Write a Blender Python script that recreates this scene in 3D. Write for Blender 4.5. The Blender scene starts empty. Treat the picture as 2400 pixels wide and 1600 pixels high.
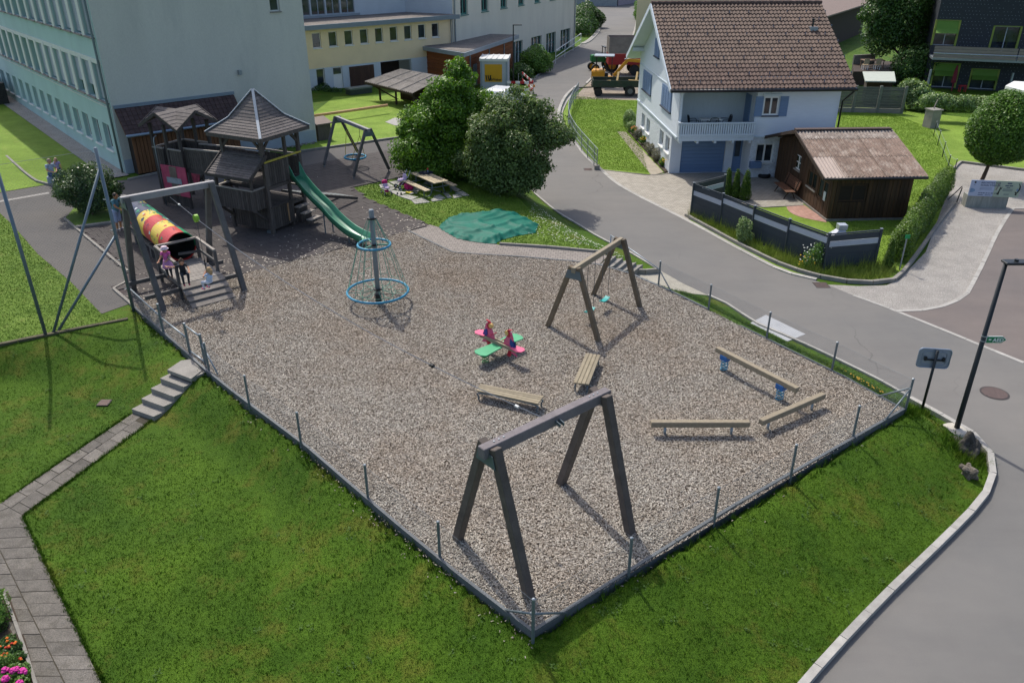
import bpy, math, random
import numpy as np
from mathutils import Vector, Matrix, Quaternion
random.seed(7); rng = np.random.default_rng(7)
SC = bpy.context.scene
COL = SC.collection
# ------------------------------------------------------------------ camera, sky, sun, exposure
CAM_H, PITCH, FPX = 11.7, math.radians(27.0), 1880.0
cam_d = bpy.data.cameras.new('camera'); cam = bpy.data.objects.new('camera', cam_d); COL.objects.link(cam)
cam.location = (0, 0, CAM_H); cam.rotation_euler = (math.pi/2 - PITCH, 0, 0)
cam_d.sensor_width = 36.0; cam_d.lens = 36.0*FPX/2400.0; cam_d.clip_start = 0.1; cam_d.clip_end = 3000
SC.camera = cam
SUN = Vector((-0.76, 1.55, 2.34)).normalized()
world = bpy.data.worlds.new('World'); SC.world = world; world.use_nodes = True
wn = world.node_tree.nodes; wl = world.node_tree.links
sky = wn.new('ShaderNodeTexSky'); sky.sky_type = 'NISHITA'; sky.sun_disc = False
sky.sun_elevation = math.asin(SUN.z); sky.sun_rotation = math.atan2(SUN.x, SUN.y) % (2*math.pi)
sky.altitude = 600; sky.air_density = 0.8; sky.dust_density = 4.0; sky.ozone_density = 0.6
wn['Background'].inputs[1].default_value = 0.15
wl.new(sky.outputs[0], wn['Background'].inputs[0])
sun_d = bpy.data.lights.new('sun', 'SUN'); sun_d.energy = 2.5; sun_d.angle = math.radians(0.55); sun_d.color = (1.0, 0.95, 0.87)
sun = bpy.data.objects.new('sun', sun_d); COL.objects.link(sun); sun.location = (0, 0, 60)
sun.rotation_euler = (-SUN).to_track_quat('-Z', 'Y').to_euler()
SC.view_settings.view_transform = 'Standard'; SC.view_settings.look = 'None'
SC.view_settings.exposure = 0.62; SC.view_settings.gamma = 1.0; SC.view_settings.use_curve_mapping = False
SC.render.engine = 'CYCLES'; SC.cycles.use_denoising = True
SC.cycles.max_bounces = 6; SC.cycles.diffuse_bounces = 3; SC.cycles.glossy_bounces = 3; SC.cycles.transmission_bounces = 4; SC.cycles.transparent_max_bounces = 8
# ------------------------------------------------------------------ helpers
def P(u, v, z=0.0):
    """ground point seen at pixel (u, v) of the 2400 x 1600 photograph, on the level z"""
    a = (u-1200)/FPX; b = (v-800)/FPX
    d = (a, math.cos(PITCH)-b*math.sin(PITCH), -math.sin(PITCH)-b*math.cos(PITCH))
    t = (z-CAM_H)/d[2]
    return Vector((d[0]*t, d[1]*t, z))
def P2(u, v, z=0.0):
    p = P(u, v, z); return (p.x, p.y)
def lin(c): return tuple(((x/255.0+0.055)/1.055)**2.4 if x > 10 else x/255.0/12.92 for x in c)
def hexc(h): return lin((int(h[0:2], 16), int(h[2:4], 16), int(h[4:6], 16)))
class Fr:
    """local frame: origin, angle of its x axis"""
    def __init__(s, o, ang=0.0): s.o = Vector((o[0], o[1], o[2] if len(o) > 2 else 0)); s.c = math.cos(ang); s.s = math.sin(ang); s.a = ang
    def __call__(s, p): return Vector((s.o.x+p[0]*s.c-p[1]*s.s, s.o.y+p[0]*s.s+p[1]*s.c, s.o.z+p[2]))
OFF = {}
class MB:
    def __init__(s, T=None): s.v = []; s.f = []; s.T = T
    def add(s, vs, fs):
        n = len(s.v)
        s.v += [tuple(s.T(v)) if s.T else tuple(v) for v in vs]; s.f += [[i+n for i in f] for f in fs]; return s
    def box(s, x0, x1, y0, y1, z0, z1):
        return s.add([(x0,y0,z0),(x1,y0,z0),(x1,y1,z0),(x0,y1,z0),(x0,y0,z1),(x1,y0,z1),(x1,y1,z1),(x0,y1,z1)],
                     [(3,2,1,0),(4,5,6,7),(0,1,5,4),(1,2,6,5),(2,3,7,6),(3,0,4,7)])
    def bar(s, p, q, w, h=None, up=(0,0,1), roll=0.0):
        h = h or w; p = Vector(p); q = Vector(q); d = (q-p).normalized(); u = Vector(up)
        if abs(d.dot(u)) > 0.98: u = Vector((0,1,0))
        x = d.cross(u).normalized(); y = x.cross(d).normalized()
        if roll: R = Matrix.Rotation(roll, 3, d); x = R@x; y = R@y
        c = [(-1,-1),(1,-1),(1,1),(-1,1)]
        return s.add([e+x*(a*w/2)+y*(b*h/2) for e in (p,q) for a,b in c],
                     [(0,1,2,3),(7,6,5,4),(0,4,5,1),(1,5,6,2),(2,6,7,3),(3,7,4,0)])
    def tube(s, pts, r, n=8, closed=False, caps=True):
        pts = [Vector(p) for p in pts]; m = len(pts); rs = r if isinstance(r, (list, tuple)) else [r]*m
        vs = []; ref = None
        for i, p in enumerate(pts):
            a = pts[i-1] if (i > 0 or closed) else p; b = pts[(i+1) % m] if (i < m-1 or closed) else p
            d = (b-a).normalized()
            if ref is None: ref = Vector((0,0,1)) if abs(d.z) < .9 else Vector((1,0,0))
            x = d.cross(ref)
            if x.length < 1e-4: x = d.orthogonal()
            x.normalize(); y = d.cross(x).normalized(); ref = x.cross(d) if abs(d.z) < .9 else ref
            for k in range(n):
                t = 2*math.pi*k/n; vs.append(p+(x*math.cos(t)+y*math.sin(t))*rs[i])
        fs = []
        for i in range(m if closed else m-1):
            j = (i+1) % m
            for k in range(n): fs.append((i*n+k, i*n+(k+1) % n, j*n+(k+1) % n, j*n+k))
        if caps and not closed: fs += [tuple(range(n))[::-1], tuple((m-1)*n+k for k in range(n))]
        return s.add(vs, fs)
    def cyl(s, p, q, r, r2=None, n=12): return s.tube([p, q], [r, r if r2 is None else r2], n)
    def prism(s, poly, z0, z1):
        n = len(poly); a = sum(poly[i][0]*poly[(i+1) % n][1]-poly[(i+1) % n][0]*poly[i][1] for i in range(n))
        if a < 0: poly = poly[::-1]
        return s.add([(x,y,z0) for x,y in poly]+[(x,y,z1) for x,y in poly],
                     [tuple(range(n))[::-1], tuple(range(n,2*n))]+[(i,(i+1) % n,n+(i+1) % n,n+i) for i in range(n)])
    def extr(s, poly, vec):
        n = len(poly); vec = Vector(vec); poly = [Vector(p) for p in poly]
        return s.add(poly+[p+vec for p in poly], [tuple(range(n))[::-1], tuple(range(n,2*n))]+[(i,(i+1) % n,n+(i+1) % n,n+i) for i in range(n)])
    def face(s, pts): return s.add(pts, [tuple(range(len(pts)))])
    def lathe(s, prof, c=(0,0,0), n=16, sx=1, sy=1):
        c = Vector(c); vs = []; fs = []; m = len(prof)
        for r, z in prof:
            for k in range(n):
                t = 2*math.pi*k/n; vs.append(c+Vector((r*math.cos(t)*sx, r*math.sin(t)*sy, z)))
        for i in range(m-1):
            for k in range(n): fs.append((i*n+k, i*n+(k+1) % n, (i+1)*n+(k+1) % n, (i+1)*n+k))
        fs += [tuple(range(n))[::-1], tuple((m-1)*n+k for k in range(n))]
        return s.add(vs, fs)
    def ball(s, c, rx, ry=None, rz=None, n=10, m=7):
        ry = ry or rx; rz = rz or rx
        return s.lathe([(max(1e-3, math.sin(math.pi*i/m))*rx, -math.cos(math.pi*i/m)*rz) for i in range(m+1)], c, n, 1, ry/rx)
    def torus(s, c, R, r, n=32, k=8, tilt=None):
        c = Vector(c); pts = []
        for i in range(n):
            p = Vector((R*math.cos(2*math.pi*i/n), R*math.sin(2*math.pi*i/n), 0))
            if tilt is not None: p = tilt@p
            pts.append(c+p)
        return s.tube(pts, r, k, closed=True)
    def wall(s, A, B, z0, z1, holes, T=0.0, depth=0.12):
        """vertical wall face from A to B (2d) with rectangular holes (u0,u1,v0,v1) whose reveals go `depth` inwards (to the left of A->B)"""
        A = Vector((A[0],A[1],0)); B = Vector((B[0],B[1],0)); L = (B-A).length; d = (B-A)/L; nrm = Vector((-d.y, d.x, 0))
        us = sorted(set([0, L]+[h[0] for h in holes]+[h[1] for h in holes])); zs = sorted(set([z0, z1]+[h[2] for h in holes]+[h[3] for h in holes]))
        pt = lambda u, z, t=0.0: A+d*u+nrm*t+Vector((0,0,z))
        for i in range(len(us)-1):
            for j in range(len(zs)-1):
                cu = (us[i]+us[i+1])/2; cz = (zs[j]+zs[j+1])/2
                if any(h[0] < cu < h[1] and h[2] < cz < h[3] for h in holes): continue
                s.face([pt(us[i],zs[j]), pt(us[i+1],zs[j]), pt(us[i+1],zs[j+1]), pt(us[i],zs[j+1])])
        for u0,u1,v0,v1 in [h[:4] for h in holes]:
            for a,b in (((u0,v0),(u1,v0)),((u1,v0),(u1,v1)),((u1,v1),(u0,v1)),((u0,v1),(u0,v0))):
                s.face([pt(*a), pt(*a,depth), pt(*b,depth), pt(*b)])
        return s
    def build(s, name, mat, parent=None, smooth=False, bevel=0.0, kind=None, label=None, cat=None, group=None, origin=None):
        me = bpy.data.meshes.new(name); V = np.array(s.v, dtype=np.float64).reshape(-1, 3)
        if parent is not None: off = OFF.get(parent.name, Vector((0,0,0)))
        elif origin is not None: off = Vector(origin)
        else: off = Vector(((V[:,0].min()+V[:,0].max())/2, (V[:,1].min()+V[:,1].max())/2, V[:,2].min()))
        V = V-np.array(off); me.from_pydata(V.tolist(), [], s.f)
        if mat: me.materials.append(mat)
        if smooth: me.polygons.foreach_set('use_smooth', [True]*len(me.polygons))
        me.update()
        o = bpy.data.objects.new(name, me); COL.objects.link(o); OFF[o.name] = off
        if parent is not None: o.parent = parent
        else: o.location = off
        if bevel:
            m = o.modifiers.new('bevel', 'BEVEL'); m.width = bevel; m.segments = 1; m.limit_method = 'ANGLE'
        if kind: o['kind'] = kind
        tag(o, label, cat, group)
        return o
def tag(o, label=None, cat=None, group=None):
    if label: o['label'] = label
    if cat: o['category'] = cat
    if group: o['group'] = group
    return o
def thing(name, label, cat, loc=(0,0,0), group=None, rotz=0.0):
    o = bpy.data.objects.new(name, None); COL.objects.link(o); o.empty_display_size = 0.2
    o.location = loc; o.rotation_euler = (0,0,rotz); OFF[o.name] = Vector(loc)
    return tag(o, label, cat, group)
def clone(o, loc=None, rotz=None, parent=None, label=None, group=None):
    c = o.copy(); COL.objects.link(c)
    if parent is not None: c.parent = parent
    if loc is not None: c.location = loc
    if rotz is not None: c.rotation_euler = (c.rotation_euler[0], c.rotation_euler[1], rotz)
    if label: c['label'] = label
    if group: c['group'] = group
    for ch in list(o.children): clone(ch, parent=c)
    return c
def np_mesh(name, V, F, mat, parent=None, kind=None, cols=None, smooth=False, label=None, cat=None, group=None, off=None):
    """big mesh from numpy arrays: V (n,3), F (m,k)"""
    me = bpy.data.meshes.new(name); k = F.shape[1]
    o_ = OFF.get(parent.name, Vector((0,0,0))) if parent is not None else (Vector(off) if off is not None else Vector((0,0,0)))
    V = V-np.array(o_)
    me.vertices.add(len(V)); me.vertices.foreach_set('co', V.astype(np.float32).ravel())
    me.loops.add(F.size); me.loops.foreach_set('vertex_index', F.astype(np.int32).ravel())
    me.polygons.add(len(F)); me.polygons.foreach_set('loop_start', np.arange(0, F.size, k, dtype=np.int32))
    if smooth: me.polygons.foreach_set('use_smooth', np.ones(len(F), dtype=bool))
    if cols is not None:
        a = me.attributes.new('tint', 'FLOAT', 'FACE'); a.data.foreach_set('value', cols.astype(np.float32))
    me.materials.append(mat); me.update(calc_edges=True)
    o = bpy.data.objects.new(name, me); COL.objects.link(o); OFF[o.name] = o_
    if parent is not None: o.parent = parent
    else: o.location = o_
    if kind: o['kind'] = kind
    return tag(o, label, cat, group)
def in_poly(X, Y, poly):
    r = np.zeros(X.shape, bool); n = len(poly)
    for i in range(n):
        x0,y0 = poly[i]; x1,y1 = poly[(i+1) % n]
        if y0 == y1: continue
        c = ((y0 > Y) != (y1 > Y)) & (X < (x1-x0)*(Y-y0)/(y1-y0)+x0); r ^= c
    return r
def dist_poly(X, Y, poly, closed=True):
    d = np.full(X.shape, 1e9); n = len(poly)
    for i in range(n if closed else n-1):
        x0,y0 = poly[i]; x1,y1 = poly[(i+1) % n]; dx, dy = x1-x0, y1-y0; L = dx*dx+dy*dy+1e-9
        t = np.clip(((X-x0)*dx+(Y-y0)*dy)/L, 0, 1); d = np.minimum(d, np.hypot(X-x0-t*dx, Y-y0-t*dy))
    return d
def resample(pts, step):
    pts = [Vector(p) for p in pts]; out = [pts[0]]; acc = 0.0
    for a, b in zip(pts[:-1], pts[1:]):
        L = (b-a).length; t = step-acc
        while t < L: out.append(a+(b-a)*(t/L)); t += step
        acc = L-(t-step)
    if (out[-1]-pts[-1]).length > step*0.3: out.append(pts[-1])
    else: out[-1] = pts[-1]
    return out
def spline(pts, n=6):
    """Catmull-Rom through points"""
    pts = [Vector(p) for p in pts]; out = []
    for i in range(len(pts)-1):
        p0 = pts[max(i-1,0)]; p1 = pts[i]; p2 = pts[i+1]; p3 = pts[min(i+2,len(pts)-1)]
        for k in range(n):
            t = k/n; out.append(0.5*((2*p1)+(p2-p0)*t+(2*p0-5*p1+4*p2-p3)*t*t+(3*p1-p0-3*p2+p3)*t**3))
    out.append(pts[-1]); return out
# ------------------------------------------------------------------ materials
def nd(nt, t, **kw):
    n = nt.nodes.new(t)
    for k, v in kw.items(): setattr(n, k, v)
    return n
def mixc(nt, fac, a, b, mode='MIX'):
    m = nd(nt, 'ShaderNodeMix', data_type='RGBA', blend_type=mode)
    for sock, val in ((m.inputs[0], fac), (m.inputs[6], a), (m.inputs[7], b)):
        if isinstance(val, (int, float)): sock.default_value = val
        elif isinstance(val, (tuple, list)): sock.default_value = (*val[:3], 1)
        else: nt.links.new(val, sock)
    return m.outputs[2]
def noise(nt, vec, scale, detail=4, rough=0.6, lo=None, hi=None):
    n = nd(nt, 'ShaderNodeTexNoise'); n.inputs['Scale'].default_value = scale; n.inputs['Detail'].default_value = detail; n.inputs['Roughness'].default_value = rough
    nt.links.new(vec, n.inputs['Vector'])
    if lo is None: return n.outputs['Fac']
    return ramp(nt, n.outputs['Fac'], lo, hi)
def ramp(nt, val, lo, hi, a=0.0, b=1.0):
    r = nd(nt, 'ShaderNodeMapRange'); r.inputs[1].default_value = lo; r.inputs[2].default_value = hi; r.inputs[3].default_value = a; r.inputs[4].default_value = b
    nt.links.new(val, r.inputs[0]); return r.outputs[0]
def new_mat(name):
    m = bpy.data.materials.new(name); m.use_nodes = True; nt = m.node_tree; b = nt.nodes['Principled BSDF']
    return m, nt, b
def coords(nt, stretch=None, world=False, rnd=True):
    if world: vec = nd(nt, 'ShaderNodeNewGeometry').outputs['Position']
    else:
        vec = nd(nt, 'ShaderNodeTexCoord').outputs['Object']
        if rnd:
            oi = nd(nt, 'ShaderNodeObjectInfo'); m = nd(nt, 'ShaderNodeMath', operation='MULTIPLY'); nt.links.new(oi.outputs['Random'], m.inputs[0]); m.inputs[1].default_value = 53.0
            a = nd(nt, 'ShaderNodeVectorMath', operation='ADD'); nt.links.new(vec, a.inputs[0]); nt.links.new(m.outputs[0], a.inputs[1]); vec = a.outputs[0]
    if stretch:
        s = nd(nt, 'ShaderNodeVectorMath', operation='MULTIPLY'); nt.links.new(vec, s.inputs[0]); s.inputs[1].default_value = stretch; vec = s.outputs[0]
    return vec
def bump(nt, b, h, strength=0.3, dist=0.02):
    n = nd(nt, 'ShaderNodeBump'); n.inputs['Strength'].default_value = strength; n.inputs['Distance'].default_value = dist
    nt.links.new(h, n.inputs['Height']); nt.links.new(n.outputs[0], b.inputs['Normal'])
MATS = {}
def mat(name, base, rough=0.7, var=0.12, scale=3.0, metal=0.0, objvar=0.0, fine=0.08, fscale=60.0, bmp=0.0, stretch=None, dirt=None, dirt_amt=0.0, world=False, spec=0.4, emit=None):
    if name in MATS: return MATS[name]
    m, nt, b = new_mat(name); base = hexc(base) if isinstance(base, str) else base
    v = coords(nt, stretch, world)
    k = noise(nt, v, scale, 5, 0.6, 0.3, 0.7); c = mixc(nt, k, tuple(x*(1-var) for x in base), tuple(min(1, x*(1+var)) for x in base))
    f = noise(nt, v, fscale, 3, 0.7, 0.25, 0.75)
    if fine: c = mixc(nt, f, mixc(nt, 1.0, c, (1-fine*2,)*3, 'MULTIPLY'), mixc(nt, 1.0, c, (1+fine,)*3, 'MULTIPLY'))
    if dirt:
        d = noise(nt, v, scale*0.7, 6, 0.7, 0.5, 0.72); dm = nd(nt, 'ShaderNodeMath', operation='MULTIPLY'); nt.links.new(d, dm.inputs[0]); dm.inputs[1].default_value = dirt_amt
        c = mixc(nt, dm.outputs[0], c, hexc(dirt) if isinstance(dirt, str) else dirt)
    if objvar:
        oi = nd(nt, 'ShaderNodeObjectInfo'); g = ramp(nt, oi.outputs['Random'], 0, 1, 1-objvar, 1+objvar)
        cb = nd(nt, 'ShaderNodeCombineColor'); [nt.links.new(g, cb.inputs[i]) for i in range(3)]
        c = mixc(nt, 1.0, c, cb.outputs[0], 'MULTIPLY')
    nt.links.new(c, b.inputs['Base Color']); b.inputs['Roughness'].default_value = rough; b.inputs['Metallic'].default_value = metal
    b.inputs['Specular IOR Level'].default_value = spec
    if bmp: bump(nt, b, f, bmp, 0.02)
    MATS[name] = m; return m
def glass_mat(name='window_glass', tint=(0.012,0.016,0.02), rough=0.06):
    if name in MATS: return MATS[name]
    m, nt, b = new_mat(name); v = coords(nt)
    c = mixc(nt, noise(nt, v, 1.3, 3, .5, .35, .7), tint, tuple(x*3.2 for x in tint))
    nt.links.new(c, b.inputs['Base Color']); b.inputs['Roughness'].default_value = rough; b.inputs['Specular IOR Level'].default_value = 0.7
    n = noise(nt, v, 0.8, 2, .5); bump(nt, b, n, 0.06, 0.1)
    MATS[name] = m; return m
def leaf_mat(name, dark, light, trans=0.25, rough=0.45):
    if name in MATS: return MATS[name]
    m, nt, b = new_mat(name); a = nd(nt, 'ShaderNodeAttribute', attribute_name='tint')
    v = coords(nt, rnd=False); big = noise(nt, v, 0.9, 3, .6, .3, .7)
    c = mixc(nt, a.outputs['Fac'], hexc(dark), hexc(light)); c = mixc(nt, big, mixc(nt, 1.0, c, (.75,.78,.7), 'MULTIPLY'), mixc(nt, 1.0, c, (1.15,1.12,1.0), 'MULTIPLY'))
    nt.links.new(c, b.inputs['Base Color']); b.inputs['Roughness'].default_value = rough; b.inputs['Specular IOR Level'].default_value = 0.35
    t = nd(nt, 'ShaderNodeBsdfTranslucent'); nt.links.new(mixc(nt, 1.0, c, (1.25,1.35,0.6), 'MULTIPLY'), t.inputs[0])
    ms = nd(nt, 'ShaderNodeMixShader'); ms.inputs[0].default_value = trans; nt.links.new(b.outputs[0], ms.inputs[1]); nt.links.new(t.outputs[0], ms.inputs[2])
    nt.links.new(ms.outputs[0], nt.nodes['Material Output'].inputs[0])
    MATS[name] = m; return m
def grass_mat(name, c1, c2, c3, scale=1.0, blade=False, dryness=(.56,.72,.6)):
    """lawn: green mottling, dry patches, fine relief"""
    m, nt, b = new_mat(name); v = coords(nt, world=True)
    n1 = noise(nt, v, 0.5*scale, 5, .62, .34, .66); n2 = noise(nt, v, 3.2*scale, 5, .7, .3, .7); n3 = noise(nt, v, 26, 4, .75, .25, .75); dry = noise(nt, v, 0.8*scale, 6, .72, dryness[0], dryness[1])
    vs = coords(nt, (60, 60, 6), world=True); n4 = noise(nt, vs, 1.0, 3, .8, .3, .7)
    c = mixc(nt, n1, hexc(c1), hexc(c2)); c = mixc(nt, ramp(nt, n2, 0, 1, 0, .55), c, mixc(nt, 1.0, c, (.62,.66,.55), 'MULTIPLY'))
    c = mixc(nt, ramp(nt, dry, 0, 1, 0, dryness[2]), c, hexc(c3))
    c = mixc(nt, n3, mixc(nt, 1.0, c, (.62,.64,.6), 'MULTIPLY'), mixc(nt, 1.0, c, (1.25,1.25,1.15), 'MULTIPLY'))
    c = mixc(nt, n4, mixc(nt, 1.0, c, (.72,.74,.7), 'MULTIPLY'), mixc(nt, 1.0, c, (1.18,1.18,1.1), 'MULTIPLY'))
    if blade:
        a = nd(nt, 'ShaderNodeAttribute', attribute_name='tint'); c = mixc(nt, a.outputs['Fac'], mixc(nt, 1.0, c, (.85,.9,.8), 'MULTIPLY'), mixc(nt, 1.0, c, (1.3,1.25,1.05), 'MULTIPLY'))
    nt.links.new(c, b.inputs['Base Color']); b.inputs['Roughness'].default_value = 0.8; b.inputs['Specular IOR Level'].default_value = 0.15
    if not blade: bump(nt, b, n3, 0.7, 0.04)
    MATS[name] = m; return m
def chips_mat():
    m, nt, b = new_mat('wood_chips'); v = coords(nt, world=True)
    def vor(scale):
        x = nd(nt, 'ShaderNodeTexVoronoi'); x.inputs['Scale'].default_value = scale; x.inputs['Randomness'].default_value = 1; nt.links.new(v, x.inputs['Vector']); return x
    a = vor(38); d = vor(60)
    sep = nd(nt, 'ShaderNodeSeparateColor'); nt.links.new(a.outputs['Color'], sep.inputs[0]); sep2 = nd(nt, 'ShaderNodeSeparateColor'); nt.links.new(d.outputs['Color'], sep2.inputs[0])
    big = noise(nt, v, 0.24, 5, .62, .43, .66); mid = noise(nt, v, 2.2, 5, .7, .42, .75)
    grey = mixc(nt, ramp(nt, sep.outputs[0], .1, .9), hexc('6e665d'), hexc('c8c0b6')); brown = mixc(nt, ramp(nt, sep2.outputs[1], .1, .9), hexc('675c4f'), hexc('c0b3a2'))
    c = mixc(nt, big, grey, brown); c = mixc(nt, ramp(nt, mid, 0, 1, 0, .35), c, hexc('6a5846'))
    c = mixc(nt, ramp(nt, a.outputs['Distance'], .25, .62), c, hexc('3a3129'))
    nt.links.new(c, b.inputs['Base Color']); b.inputs['Roughness'].default_value = 0.9; b.inputs['Specular IOR Level'].default_value = 0.1
    bump(nt, b, sep2.outputs[0], 0.8, 0.03); MATS['wood_chips'] = m; return m
def chip_piece_mat():
    m, nt, b = new_mat('wood_chip_piece'); a = nd(nt, 'ShaderNodeAttribute', attribute_name='tint'); v = coords(nt, world=True)
    big = noise(nt, v, 0.24, 5, .62, .43, .66); mid = noise(nt, v, 2.2, 5, .7, .46, .76)
    grey = mixc(nt, a.outputs['Fac'], hexc('6a645a'), hexc('cfc8ba')); brown = mixc(nt, a.outputs['Fac'], hexc('655a4d'), hexc('cabdac'))
    c = mixc(nt, big, grey, brown); c = mixc(nt, ramp(nt, mid, 0, 1, 0, .4), c, mixc(nt, 1.0, c, (.74,.66,.58), 'MULTIPLY'))
    nt.links.new(c, b.inputs['Base Color']); b.inputs['Roughness'].default_value = 0.85; b.inputs['Specular IOR Level'].default_value = 0.15
    MATS['wood_chip_piece'] = m; return m
def asphalt_mat(name, base, warm):
    m, nt, b = new_mat(name); v = coords(nt, world=True)
    n1 = noise(nt, v, 0.22, 5, .6, .3, .7); n2 = noise(nt, v, 1.4, 6, .7, .35, .7); n3 = noise(nt, v, 90, 2, .8, .25, .75)
    vs = coords(nt, (0.35, 1.6, 1), world=True); n4 = noise(nt, vs, 0.6, 5, .65, .42, .7)
    c = mixc(nt, n1, hexc(base), hexc(warm)); c = mixc(nt, ramp(nt, n2, 0, 1, 0, .22), c, mixc(nt, 1.0, c, (.78,.78,.78), 'MULTIPLY'))
    c = mixc(nt, ramp(nt, n4, 0, 1, 0, .4), c, mixc(nt, 1.0, c, (.8,.79,.8), 'MULTIPLY'))
    c = mixc(nt, n3, mixc(nt, 1.0, c, (.84,.84,.84), 'MULTIPLY'), mixc(nt, 1.0, c, (1.12,1.12,1.12), 'MULTIPLY'))
    wv = nd(nt, 'ShaderNodeTexNoise'); wv.inputs['Scale'].default_value = .9; wv.inputs['Detail'].default_value = 5; nt.links.new(v, wv.inputs['Vector']); av = nd(nt, 'ShaderNodeVectorMath', operation='ADD'); nt.links.new(v, av.inputs[0]); nt.links.new(wv.outputs['Color'], av.inputs[1])
    vo = nd(nt, 'ShaderNodeTexVoronoi', feature='DISTANCE_TO_EDGE'); vo.inputs['Scale'].default_value = .16; nt.links.new(av.outputs[0], vo.inputs['Vector']); cr = ramp(nt, vo.outputs['Distance'], .0, .005, .5, 0); mk = nd(nt, 'ShaderNodeMath', operation='MULTIPLY'); nt.links.new(cr, mk.inputs[0]); nt.links.new(noise(nt, v, .13, 2, .5, .5, .62), mk.inputs[1])
    c = mixc(nt, mk.outputs[0], c, mixc(nt, 1.0, c, (.45,.45,.45), 'MULTIPLY'))
    nt.links.new(c, b.inputs['Base Color']); b.inputs['Roughness'].default_value = 0.85; b.inputs['Specular IOR Level'].default_value = 0.25
    bump(nt, b, n3, 0.25, 0.01); MATS[name] = m; return m
def paver_mat(name, c1, c2, joint, sx, sy, ang=0.0):
    m, nt, b = new_mat(name); v = coords(nt, world=True)
    mp = nd(nt, 'ShaderNodeMapping'); mp.inputs['Rotation'].default_value = (0,0,-ang); nt.links.new(v, mp.inputs[0])
    br = nd(nt, 'ShaderNodeTexBrick'); br.inputs['Color1'].default_value = (*hexc(c1),1); br.inputs['Color2'].default_value = (*hexc(c2),1); br.inputs['Mortar'].default_value = (*hexc(joint),1)
    br.inputs['Scale'].default_value = 1.0; br.inputs['Brick Width'].default_value = sx; br.inputs['Row Height'].default_value = sy; br.inputs['Mortar Size'].default_value = 0.009
    nt.links.new(mp.outputs[0], br.inputs[0]); n = noise(nt, v, 0.8, 5, .65, .35, .7); c = mixc(nt, ramp(nt, n, 0, 1, 0, .35), br.outputs[0], mixc(nt, 1.0, br.outputs[0], (.72,.7,.68), 'MULTIPLY'))
    f = noise(nt, v, 70, 3, .7, .3, .7); c = mixc(nt, f, mixc(nt, 1.0, c, (.86,)*3, 'MULTIPLY'), mixc(nt, 1.0, c, (1.1,)*3, 'MULTIPLY'))
    nt.links.new(c, b.inputs['Base Color']); b.inputs['Roughness'].default_value = .85; bump(nt, b, br.outputs['Fac'], -0.4, 0.01); MATS[name] = m; return m
# ------------------------------------------------------------------ shared materials
M_GALV = mat('galvanised_steel', '8f979c', .45, .1, 6, metal=.6, fine=.05)
M_DKMETAL = mat('dark_green_paint', '20282a', .4, .1, 5, fine=.03)
M_CONC = mat('concrete', '89857d', .85, .14, 2.5, fine=.1, fscale=50, bmp=.2, dirt='6d6a62', dirt_amt=.5, objvar=.07)
M_SLAB = mat('path_slab', '6e6961', .9, .22, 4, fine=.26, fscale=38, bmp=.5, dirt='4d493f', dirt_amt=.75, objvar=.2)
M_GRANITE = mat('granite_kerb', 'a19e97', .8, .12, 4, fine=.14, fscale=120, bmp=.15, objvar=.1, dirt='85827a', dirt_amt=.5)
M_EDGE = mat('edging_board', '585d60', .6, .12, 3, fine=.08, objvar=.06, dirt='3f4244', dirt_amt=.4)
M_GRAVEL = mat('light_gravel', 'aaa59d', .95, .14, 1.2, fine=.42, fscale=42, bmp=.9, world=True)
M_RIVER = mat('rounded_stones', '8c8880', .9, .3, 7, fine=.2, fscale=30, bmp=.4, objvar=.2)
M_BLACK = mat('black_rubber', '17181a', .6, .1, 5)
M_WHITE = mat('white_paint', 'dcdcd8', .55, .04, 3, fine=.03)
M_GLASS = glass_mat()
M_SOIL = mat('soil', '4a3f33', .95, .25, 4, fine=.2, bmp=.6)
M_LAWN_N = grass_mat('lawn_slope', '3d5c10', '55731c', '736d2e', dryness=(.52,.72,.65))  # grass sort and slope facing away from the sun both darken this green
M_LAWN_B = grass_mat('lawn_garden', '748f36', '8aa546', '9ca458', 1.3)  # brighter green: other mowing, plus low-angle light painted into the colour
M_LAWN_M = grass_mat('lawn_picnic', '627e30', '768f3e', '8a8850', 1.6)
M_ASPH = asphalt_mat('road_asphalt', '6b6a67', '76736e')
M_ASPH_D = asphalt_mat('old_asphalt', '575553', '615d58')
M_ASPH_R = asphalt_mat('drive_asphalt', '67615e', '756c66')
M_CHIPS = chips_mat(); M_CHIP1 = chip_piece_mat()
M_RUBBER = mat('rubber_tile', '4a4542', .9, .14, 1.5, fine=.12, fscale=50, bmp=.25, objvar=.1, dirt='42393a', dirt_amt=.6, world=False)
M_PAVE = paver_mat('grey_pavers', 'a59f92', '918b7f', '6f6a60', .24, .16, .05)
M_PAVE_D = paver_mat('path_pavers', '8a827a', '7d766e', '4f4a44', .2, .2, -.1)
M_PAVE_P = paver_mat('pink_pavers', 'b58d7e', 'a67d6e', '7f6c60', .3, .15, .7)
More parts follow.
